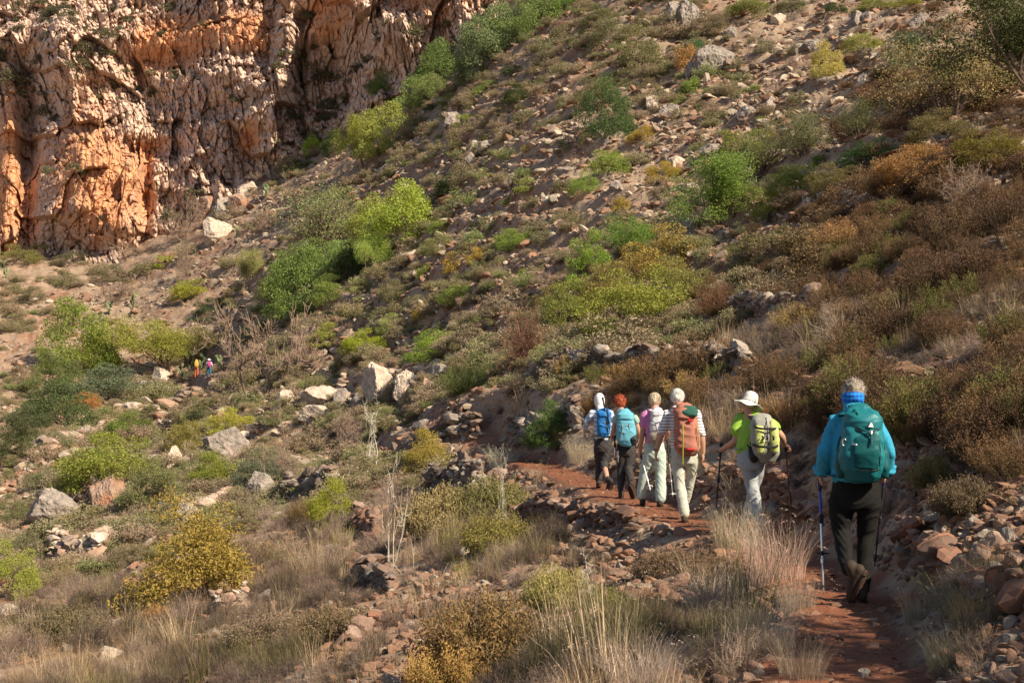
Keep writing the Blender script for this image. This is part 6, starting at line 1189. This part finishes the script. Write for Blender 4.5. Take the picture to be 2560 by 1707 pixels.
# smaller bushes of the open slope, each at its own spot
SM = [(1178,184,45,24,0),(1186,242,80,36,0),(1118,218,60,26,1),(1043,242,70,22,1),(991,260,36,18,0),(1205,290,46,26,2),(1066,292,40,24,1),(1302,354,40,32,2),(1212,354,26,16,3),(1343,340,26,28,2),
 (1398,400,88,46,1),(1482,330,66,32,3),(1062,428,60,42,2),(1111,416,42,22,4),(1028,450,58,36,0),(1205,414,56,22,4),(1212,446,56,26,1),(1343,449,62,42,1),(1167,472,32,20,1),(1430,485,42,26,3),(1223,480,36,22,2),(1313,517,40,26,2),
 (1017,542,66,30,1),(1103,532,46,26,0),(1088,562,44,24,4),(1186,578,92,40,1),(1009,590,76,40,4),(1094,607,42,32,3),(1097,637,46,32,4),(1046,632,56,38,3),(978,647,46,28,1),(1063,704,100,36,1),(890,668,36,24,2),(825,674,46,30,4),
 (917,695,80,40,2),(971,738,48,32,3),(907,738,46,36,2),(902,772,70,40,4),(1202,642,26,20,1),(1757,128,42,26,2),(1690,162,40,24,2),(1753,284,30,16,1),(1835,240,44,24,2),(1650,290,60,28,2),(1560,240,40,22,1),(1530,420,80,40,3),(1590,215,46,30,1),(1260,150,60,28,2),(1290,90,50,26,2),(1420,240,40,20,2),
 (1130,745,50,30,2),(1250,565,50,28,2),(1300,250,50,24,2),(1245,300,36,20,2),(960,300,60,30,2),(930,330,50,24,2),(1120,330,46,22,2),(985,380,50,24,2),(1290,440,40,20,2),(700,170,44,26,2),(727,178,40,30,1),(150,660,60,26,2),(60,700,70,32,2),(40,760,70,30,2),(330,640,60,28,2),(560,800,56,36,2),(640,820,60,36,2),(90,1130,90,50,2),(30,1200,90,50,2),(60,1290,100,50,2),(300,1300,90,40,2),(560,1230,90,40,2)]
CC = [(DG, 'dark green'), ((0.24,0.31,0.07), 'fresh green'), ((0.24,0.22,0.11), 'dull olive'), ((0.44,0.34,0.07), 'yellowish'), ((0.30,0.33,0.14), 'pale green')]
LM = [('the large grey-green carob tree',1128,120),('the broad pale yellow-green tree',880,300),('the dark green dense tree',1392,250),('the brightest yellow-green tree',925,510),('the large green carob with bare limbs',1628,450),('the shrub cluster in the middle',1430,590),('the low vivid green bush',1005,810),('the large lit slab',1640,135),('the rounded olive-brown tree',1472,130),('the large dense lentisk',1472,710),('the airy pale green tree',745,520),('the bright pale yellow bush',1900,145),('the cliff end',1100,60),('the deep green tree',690,660),('the dark round bush',472,720),('the leafless reddish shrub',1208,780),('the big foreground autumn shrub',432,1300),('the far left green tree',165,790),('the pale round boulder',570,437),('the thin see-through sapling',1845,330)]
USED = set(r[6] for r in PL)
def rel_label(size, what, x, y, used=USED):
    o = sorted(LM, key=lambda l: (l[1] - x) ** 2 + (l[2] - y) ** 2)
    for near in ('next to', 'a little way from', 'further off from'):
        for l in o[:4]:
            dx, dy = x - l[1], y - l[2]
            a = ('above' if dy < 0 else 'below') if abs(dy) > abs(dx) * 0.5 else ''; b = ('right' if dx > 0 else 'left') if abs(dx) > abs(dy) * 0.5 else ''
            dist = math.hypot(dx, dy); w1 = 'just ' if dist < 90 else ('' if dist < 170 else 'well ')
            t = f"{size} {what} {w1}{a + ' and ' if a and b else a}{b + ' of' if b else ''} {l[0]}".replace('  ', ' ')
            if t not in used: used.add(t); return t
    for l in o:
        for m in o:
            t = f"{size} {what} between {l[0]} and {m[0]}"
            if l is not m and t not in used: used.add(t); return t
for x, y, ww, hh, ci in SM:
    c, nm = CC[ci]; sz = 'small' if ww < 45 else ('low' if ww < 70 else 'wide')
    plant('low' if ww < 62 else 'broad', x, y, ww, hh * 1.1, c, rel_label(sz, nm + ' bush', x, y), 'slope_bush', 'bush', 'bushes scattered over the open slope')

# prickly pears
def cactus_mesh(seed, pads=14):
    rng = np.random.default_rng(seed); a = Acc(); V0, F0 = ICO[2]; F4 = np.hstack([F0, F0[:, 2:3]])
    P = [(np.array([0, 0, 0.0]), 0.0)]
    for i in range(pads):
        b, t = P[rng.integers(0, len(P))]; t2 = t * 0.5 + rng.normal() * 0.5; yaw = rng.uniform(0, 3.14); L = rng.uniform(0.26, 0.36)
        d = np.array([math.sin(t2) * math.cos(yaw), math.sin(t2) * math.sin(yaw), math.cos(t2)]); s = np.cross(d, [math.sin(yaw), -math.cos(yaw), 0.1]); s /= np.linalg.norm(s); n = np.cross(d, s)
        V = b + d * L * 0.5 + (V0[:, :1] * 0.34 * L * s + V0[:, 1:2] * 0.07 * L * n + V0[:, 2:] * 0.52 * L * d); a.add(V, F0, rng.random()); P.append((b + d * L * 0.93, t2))
    return a.mesh('pads', M_LEAF, True)
CAC = [cactus_mesh(5 + i, 18) for i in range(3)]
for i, (x, y, sz, lab) in enumerate([(438,848,34,'tall prickly pear left of the far hiker with the yellow pack'),(463,848,26,'short prickly pear between the two far hikers'),(502,850,30,'prickly pear right of the far hiker in the white hat'),(442,1030,42,'pale prickly pear on the rubble left of the slanted grey slab'),(420,872,26,'low prickly pear at the foot of the yellow-green tree'),
    (252,722,28,'left prickly pear of the pair on the left terraces'),(305,705,28,'right prickly pear of the pair on the left terraces'),(500,470,26,'prickly pear on the stacked boulders at the cliff foot'),(610,455,26,'prickly pear right of the pale round boulder'),(545,548,26,'prickly pear beside the white rock outcrop'),(15,640,28,'prickly pear at the left edge under the cliff'),(425,672,24,'prickly pear beside the grey leafless sapling')]):
    p = rayD(x, y)[0]; s = sz * p[1] / 3266 / 0.9; e = empty('prickly_pear', tuple(p), i); e.scale = (s, s, s); o = obj('pads', CAC[i % 3], e); o.color = (0.20, 0.25, 0.12, 1) if i != 3 else (0.55, 0.55, 0.3, 1)
    tag(e, lab, 'cactus', 'prickly pears')

# ================================================================ boulders
BO = [ # x, base y, w, h, material, flatness seed, label
 (568,452,50,34,M_BP,1,'pale round boulder perched above the stacked boulders'),(470,505,62,52,M_BR,2,'big brown block at the left of the stacked boulders'),(512,500,50,48,M_BG,3,'grey block in the middle of the stacked boulders'),(545,478,46,34,M_BR,4,'rounded boulder right under the pale perched one'),(500,552,78,48,M_BP,5,'white rock outcrop below the stacked boulders'),
 (366,888,42,46,M_BP,6,'tall pale standing stone by the path left of the far hikers'),(332,905,50,32,M_BG,7,'grey boulder leaning on the tall pale stone'),(305,945,60,20,M_BP,8,'flat pale rock left below the tall pale stone'),
 (873,922,90,82,M_BP,9,'largest pale brown boulder in the middle'),(934,914,62,60,M_BP,10,'angular boulder touching the right side of the largest one'),(942,862,44,42,M_BG,11,'square grey block standing above the boulder pair'),(1010,868,60,30,M_BG,12,'long grey rock right of the square block'),(905,868,30,20,M_BP,13,'small pale stone above the boulder pair'),(985,905,40,34,M_BR,14,'small brown boulder beside the rushes'),(820,930,40,26,M_BG,21,'small grey-green boulder left of the largest one'),
 (740,935,105,44,M_BP,15,'long pale ledge block, upper right of the bright ledges'),(655,950,62,50,M_BP,16,'pale ledge block at the left end of the bright ledges'),(700,930,50,22,M_BP,17,'small pale block in the middle of the bright ledges'),(722,970,80,36,M_BP,18,'tilted pale slab in front of the bright ledges'),(660,985,46,16,M_BP,19,'flat white stone below the bright ledges'),(785,935,40,40,M_BG,20,'dark grey block closing the right end of the bright ledges'),
 (516,1045,110,58,M_BG,22,'slanted grey slab in the left middle'),(560,1018,56,26,M_BP,23,'pale rubble block on top of the slanted slab'),(398,1064,34,36,M_BP,24,'upright pale stone below the russet bush'),(362,1068,70,22,M_BP,25,'flat pale rock next to the upright pale stone'),(452,1048,46,26,M_BR,26,'rusty stone by the pale prickly pear'),
 (110,1205,120,76,M_BG,27,'large grey boulder with a sunlit top at the left'),(150,1212,80,30,M_BR,28,'ledge of rusty rock under the large grey boulder'),(232,1178,84,76,M_BR,29,'rounded rusty boulder right of the large grey one'),(250,1218,50,30,M_BR,30,'small brown stone below the rounded rusty boulder'),(375,1188,60,40,M_BG,31,'dark block below the olive-brown lentisk'),(420,1215,60,54,M_BG,32,'upright dark slab left of the rock scree'),(195,1010,24,30,M_BP,33,'small white stone on the rubble left of the flat green bush'),(95,1035,50,32,M_BG,34,'grey rock beside the dark shaded shrub'),(600,1150,70,60,M_BG,35,'sloping brown slab left of the ruined wall end'),
 (1555,392,44,32,M_BP,36,'white rounded boulder on the stony slope'),(1640,172,92,72,M_BG,37,'large lit grey slab on the upper slope'),(1602,180,50,34,M_BG,38,'low rock at the left foot of the large lit slab'),(1588,58,62,62,M_BG,39,'dark pointed rock at the top edge'),(1548,50,40,44,M_BG,40,'dark rock leaning against the dark pointed one'),(1682,90,30,26,M_BG,41,'grey stone up right of the large lit slab'),(1790,62,34,26,M_BP,42,'lit angular block near the top edge'),(1970,60,36,30,M_BG,43,'grey block with a dark side near the top edge'),(1992,50,22,22,M_BG,44,'smaller grey block right of the grey one with a dark side'),(1912,66,22,12,M_BP,45,'pale flat stone below the small dark green bush'),(1502,252,34,32,M_BP,46,'pale upright stone right of the dark green dense tree'),(1392,332,16,22,M_BG,47,'slim stone at the foot of the dark green dense tree'),(1540,272,50,30,M_BG,48,'grey rock cluster right of the pale upright stone'),
 (1775,256,46,34,M_BG,49,'pointed grey boulder beneath the tiny yellow bush'),(1718,272,50,28,M_BG,50,'long grey boulder left of the pointed one'),(1785,122,30,22,M_BP,51,'pale square stone among the upper rocks'),(1840,120,44,22,M_BG,52,'flat grey stone right of the pale square one'),(1870,118,40,26,M_BG,53,'dark grey stone left of the bright pale yellow bush'),(1950,105,60,18,M_BG,54,'long flat outcrop right of the bright pale yellow bush'),(1900,190,46,14,M_BG,55,'slab under the bright pale yellow bush'),(1985,190,26,26,M_BG,56,'upright stone right of the bright pale yellow bush'),(1640,355,60,26,M_BG,57,'dark stone heap left of the yellow-topped pair of bushes'),(2060,100,30,18,M_BP,58,'small lit stone below the light olive bush'),(2120,55,60,26,M_BG,59,'flat grey rock near the dark overhanging tree'),
 (1088,352,26,30,M_BP,60,'tilted pale stone on the bare red slope'),(1112,355,34,26,M_BG,61,'brown-grey boulder right of the tilted pale stone'),(1078,375,30,22,M_BG,62,'grey stone below the tilted pale stone'),(1010,382,20,12,M_BP,63,'small tan stone left of the grey stone'),(1040,288,40,28,M_BG,64,'grey rock left of the middle of the upper slope'),(1212,268,26,16,M_BG,65,'small grey rock below the large grey-green carob tree'),(1265,465,44,14,M_BP,66,'long flat pale stone on the open slope'),(1298,396,46,14,M_BG,67,'flat grey outcrop left of the white rounded boulder'),(1172,552,28,18,M_BG,68,'grey stone in the middle of the open slope'),(1415,440,30,22,M_BG,69,'grey stone below the white rounded boulder'),
 (2170,500,0,0,None,0,''),(1870,488,56,34,M_BG,71,'grey layered rock in the heath of the right slope'),(1905,470,50,30,M_BG,72,'second layered rock further up right in the heath'),
 (1148,1112,72,34,M_BR,73,'flat capstone on the outer edge of the path'),(1335,1215,42,22,M_BR,74,'brown stone on the rubble bank under the path'),(1525,1225,40,22,M_BR,75,'rust-coloured stone in front of the striped-shirt hiker'),(1310,1395,34,26,M_BR,76,'round brown stone behind the yellowish broom'),(1350,1475,36,24,M_BR,77,'brown stone in the grass at the bottom middle'),(1010,1352,34,14,M_BP,78,'white flat stone on the end of the foreground wall'),(1025,1385,40,18,M_BG,79,'grey slab on the end of the foreground wall'),
 (268,1450,30,28,M_BP,80,'white stone in the grass below the yellow autumn shrub'),(250,1515,60,26,M_BP,81,'flat pale rock at the bottom left'),(15,1412,50,22,M_BP,82,'pale rock at the left edge'),(395,1330,24,16,M_BP,83,'small white stone left of the stone stack'),
 (2290,1270,54,44,M_BR,84,'big rust-brown block at the top of the rubble bank'),(2325,1250,46,34,M_BG,85,'grey-brown block at the right edge of the rubble bank'),(2215,1315,48,38,M_BR,86,'brown block in the middle of the rubble bank'),(2262,1300,44,40,M_BR,87,'rounded brown block right of the middle one'),(2300,1330,60,36,M_BG,88,'wide dark block at the lower right of the rubble bank'),(2150,1260,60,26,M_BR,89,'reddish ledge stone in the rubble bank'),(2120,1215,36,22,M_BR,90,'small red stone above the reddish ledge stone'),(2338,1310,50,40,M_BR,91,'brown block cut by the right edge'),(2180,1350,40,26,M_BR,92,'small brown block at the foot of the rubble bank'),(2240,1210,34,22,M_BG,93,'grey stone above the brown blocks'),(1985,1555,30,18,M_BG,94,'flat grey stone on the red path'),(1780,1175,40,24,M_BG,95,'grey stone beside the path behind the right pole of the sun-hat hiker')]
for x, y, ww, hh, mt, sd, lab in BO:
    if not mt: continue
    p = rayD(x, y)[0]; d = p[1]; W = ww * d / 3266 * 1.08; Hh = hh * d / 3266 * 1.12
    V, F = rock_shape(500 + sd, 5, 13, (1, 1, 1), 0.16); V = V / (V.max(0) - V.min(0)); V = V - (V.max(0) + V.min(0)) / 2
    dd = np.array([W, (W + Hh) * 0.5, Hh * 1.45]); V = V * dd; V[:, 2] += Hh * 0.28
    me = mk_mesh('boulder', V, F, mt, False); nm = 'boulder'
    o = obj(nm, me); o.location = (p[0], p[1] + dd[1] * 0.35, p[2]); tag(o, lab, 'rock', 'boulders and slabs on the slope')

# ================================================================ dry-stone walls
def stone_wall(label, pts, h, mat, batter=0.25, size=None, seed=1, ragged=0.25, top=None):
    """pts: foot line on the 2352-wide view; h: height there"""
    rng = np.random.default_rng(seed); P = rayD([q[0] for q in pts], [q[1] for q in pts]); d = P[:, 1].mean(); Hm = h * d / 3266
    seg = np.linalg.norm(np.diff(P[:, :2], axis=0), axis=1); cum = np.concatenate([[0], np.cumsum(seg)]); L = cum[-1]; s = size or max(0.075, 0.0040 * d)
    a = Acc(); rows = max(3, int(Hm / (s * 0.62)))
    shp = [rock_shape(700 + i, 1, 9, (1, 0.9, rng.uniform(0.5, 0.75))) for i in range(10)]
    for k in range(rows):
        u = rng.uniform(0, s)
        while u < L:
            t = u / L; lim = 1 - ragged * vn2(np.array([u * 0.8 / max(s * 6, .1)]), np.array([seed * 1.7]), 3)[0] * 1.6
            w1 = min(s * math.exp(rng.normal() * 0.42), s * 2.4)
            if (k + 0.5) / rows < lim:
                q = np.array([np.interp(u, cum, P[:, i]) for i in range(3)])
                back = batter * Hm * (k / rows); V, F = shp[rng.integers(0, 10)]; ang = rng.uniform(0, 6.28); ca, sa = math.cos(ang), math.sin(ang)
                V = V * np.array([w1 * 1.5, w1 * 1.2, w1 * rng.uniform(0.9, 1.5)]); V = np.stack([V[:, 0] * ca - V[:, 1] * sa, V[:, 0] * sa + V[:, 1] * ca, V[:, 2] + V[:, 0] * rng.normal() * 0.25], 1)
                for back2 in ((0, 1.2, 2.4) if k >= rows - 3 else (0,)):
                    c = q + np.array([rng.normal() * s * 0.12, back + rng.normal() * s * 0.15 + s * 0.5 + back2 * s, (k + 0.45) / rows * Hm + rng.normal() * s * 0.08]); a.add(V + c, F, rng.random())
            u += w1 * 1.05
    me = a.mesh('dry_stone_wall', mat); o = obj('dry_stone_wall', me); return tag(o, label, 'wall', 'dry-stone terrace walls')
W_ = [('long grey terrace wall under the large dense lentisk', [(1245,862),(1330,858),(1440,852),(1540,858),(1640,862),(1720,868)], 68, M_WALLG),
 ('dark dry-stone wall end carrying the path edge', [(985,1135),(1040,1140),(1100,1148)], 100, M_WALLG),
 ('reddish tumbled retaining wall under the path', [(1130,1188),(1200,1198),(1290,1205),(1380,1208),(1450,1200)], 66, M_WALLR),
 ('grey stone heap wall left of the red bank in the middle', [(960,1015),(1030,1012),(1100,1010)], 62, M_WALLG),
 ('grey terrace wall between the middle of the slope and the first hiker', [(1180,1020),(1250,1012),(1330,990)], 80, M_WALLG),
 ('grey wall with a rusty stone high in the shaded heath', [(1690,715),(1760,722),(1840,722),(1880,705)], 58, M_WALLG),
 ('long stone terrace behind the teal hiker', [(1930,885),(2010,895),(2110,888),(2230,892),(2360,900)], 56, M_WALLR),
 ('ruined wall end with a leaning pale stone', [(655,1160),(710,1155),(760,1140)], 76, M_WALLG),
 ('sunlit wall corner left of the yellow autumn shrub', [(110,1290),(150,1300),(215,1305),(250,1265)], 80, M_WALLP),
 ('small square stack of pale stones right of the yellow autumn shrub', [(490,1412),(520,1420),(560,1400)], 88, M_WALLP),
 ('wall end left of the pale dead sapling', [(815,1215),(845,1235),(868,1245)], 92, M_WALLR),
 ('low grey stone face behind the pale dead sapling', [(818,1330),(860,1345),(900,1360)], 66, M_WALLG),
 ('pale rubble wall left of the flat green bush', [(60,1068),(120,1040),(190,1010),(250,985)], 34, M_WALLP),
 ('pale scree wall right of the olive-brown lentisk', [(400,1185),(450,1180),(500,1160),(545,1130)], 36, M_WALLP),
 ('stone terrace left of the long ledges above the far path', [(350,950),(400,935),(450,905)], 30, M_WALLP),
 ('low rubble wall above the largest boulder', [(850,880),(900,868),(960,865),(1040,850)], 24, M_WALLP),
 ('foreground heap of rusty stones ending in white slabs', [(770,1500),(860,1450),(950,1405),(1040,1385)], 40, M_WALLR),
 ('stony bank of brown blocks right of the red path', [(2080,1235),(2150,1290),(2230,1350),(2320,1400),(2400,1440)], 100, M_WALLR),
 ('short dark wall at the right edge above the terrace', [(2260,600),(2310,590),(2370,590)], 48, M_WALLG),
 ('broken wall behind the hiker in the sun hat', [(1540,1110),(1640,1118),(1730,1125)], 60, M_WALLR),
 ('tumbled wall between the sun-hat hiker and the teal hiker', [(1760,1130),(1830,1160),(1890,1200)], 80, M_WALLR)]
for i, (lab, pts, h, mt) in enumerate(W_): stone_wall(lab, pts, h, mt, seed=i + 3, batter=0.35 if mt is not M_WALLR else 1.0, ragged=0.35 if mt is not M_WALLR else 0.65)
# small cairn on the ledge
ca = Acc(); p = rayD(785, 900)[0]
for k in range(5):
    V, F = rock_shape(900 + k, 2, 9, (1, 0.9, 0.6)); s = (0.5, 0.42, 0.36, 0.26, 0.2)[k]; ca.add(V * s * (1.3, 1.2, 1.5) + p + (0.02 * k, 0, 0.1 + 0.2 * k), F, 0.9)
tag(obj('cairn', ca.mesh('cairn', M_WALLP)), 'small stacked cairn standing on the dark grey block', 'cairn')

# trees outside the picture on the uphill side; they shade the path as in the photograph
def outside_tree(x, y, w_, h_, label, kd='far', z=None):
    e = empty('carob_tree', (x, y, float(H(x, y)) - 0.1 if z is None else z), x); e.scale = (w_, w_, h_)
    for part, me in KINDS[kd][0].items(): o = obj(part, me, e); o.color = (0.08, 0.11, 0.035, 1)
    tag(e, label, 'tree')

outside_tree(8.3, 3.0, 5.6, 6.0, 'broad dark carob tree on the bank beside the camera')
outside_tree(11.5, 4.6, 5.0, 4.2, 'dark green carob tree on the bank beside the camera')
outside_tree(9.0, -1.5, 5.5, 5.5, 'dark green carob tree on the bank behind the camera')
outside_tree(14.5, 7.5, 6.5, 5.0, 'dark green carob tree higher on the bank beside the camera')
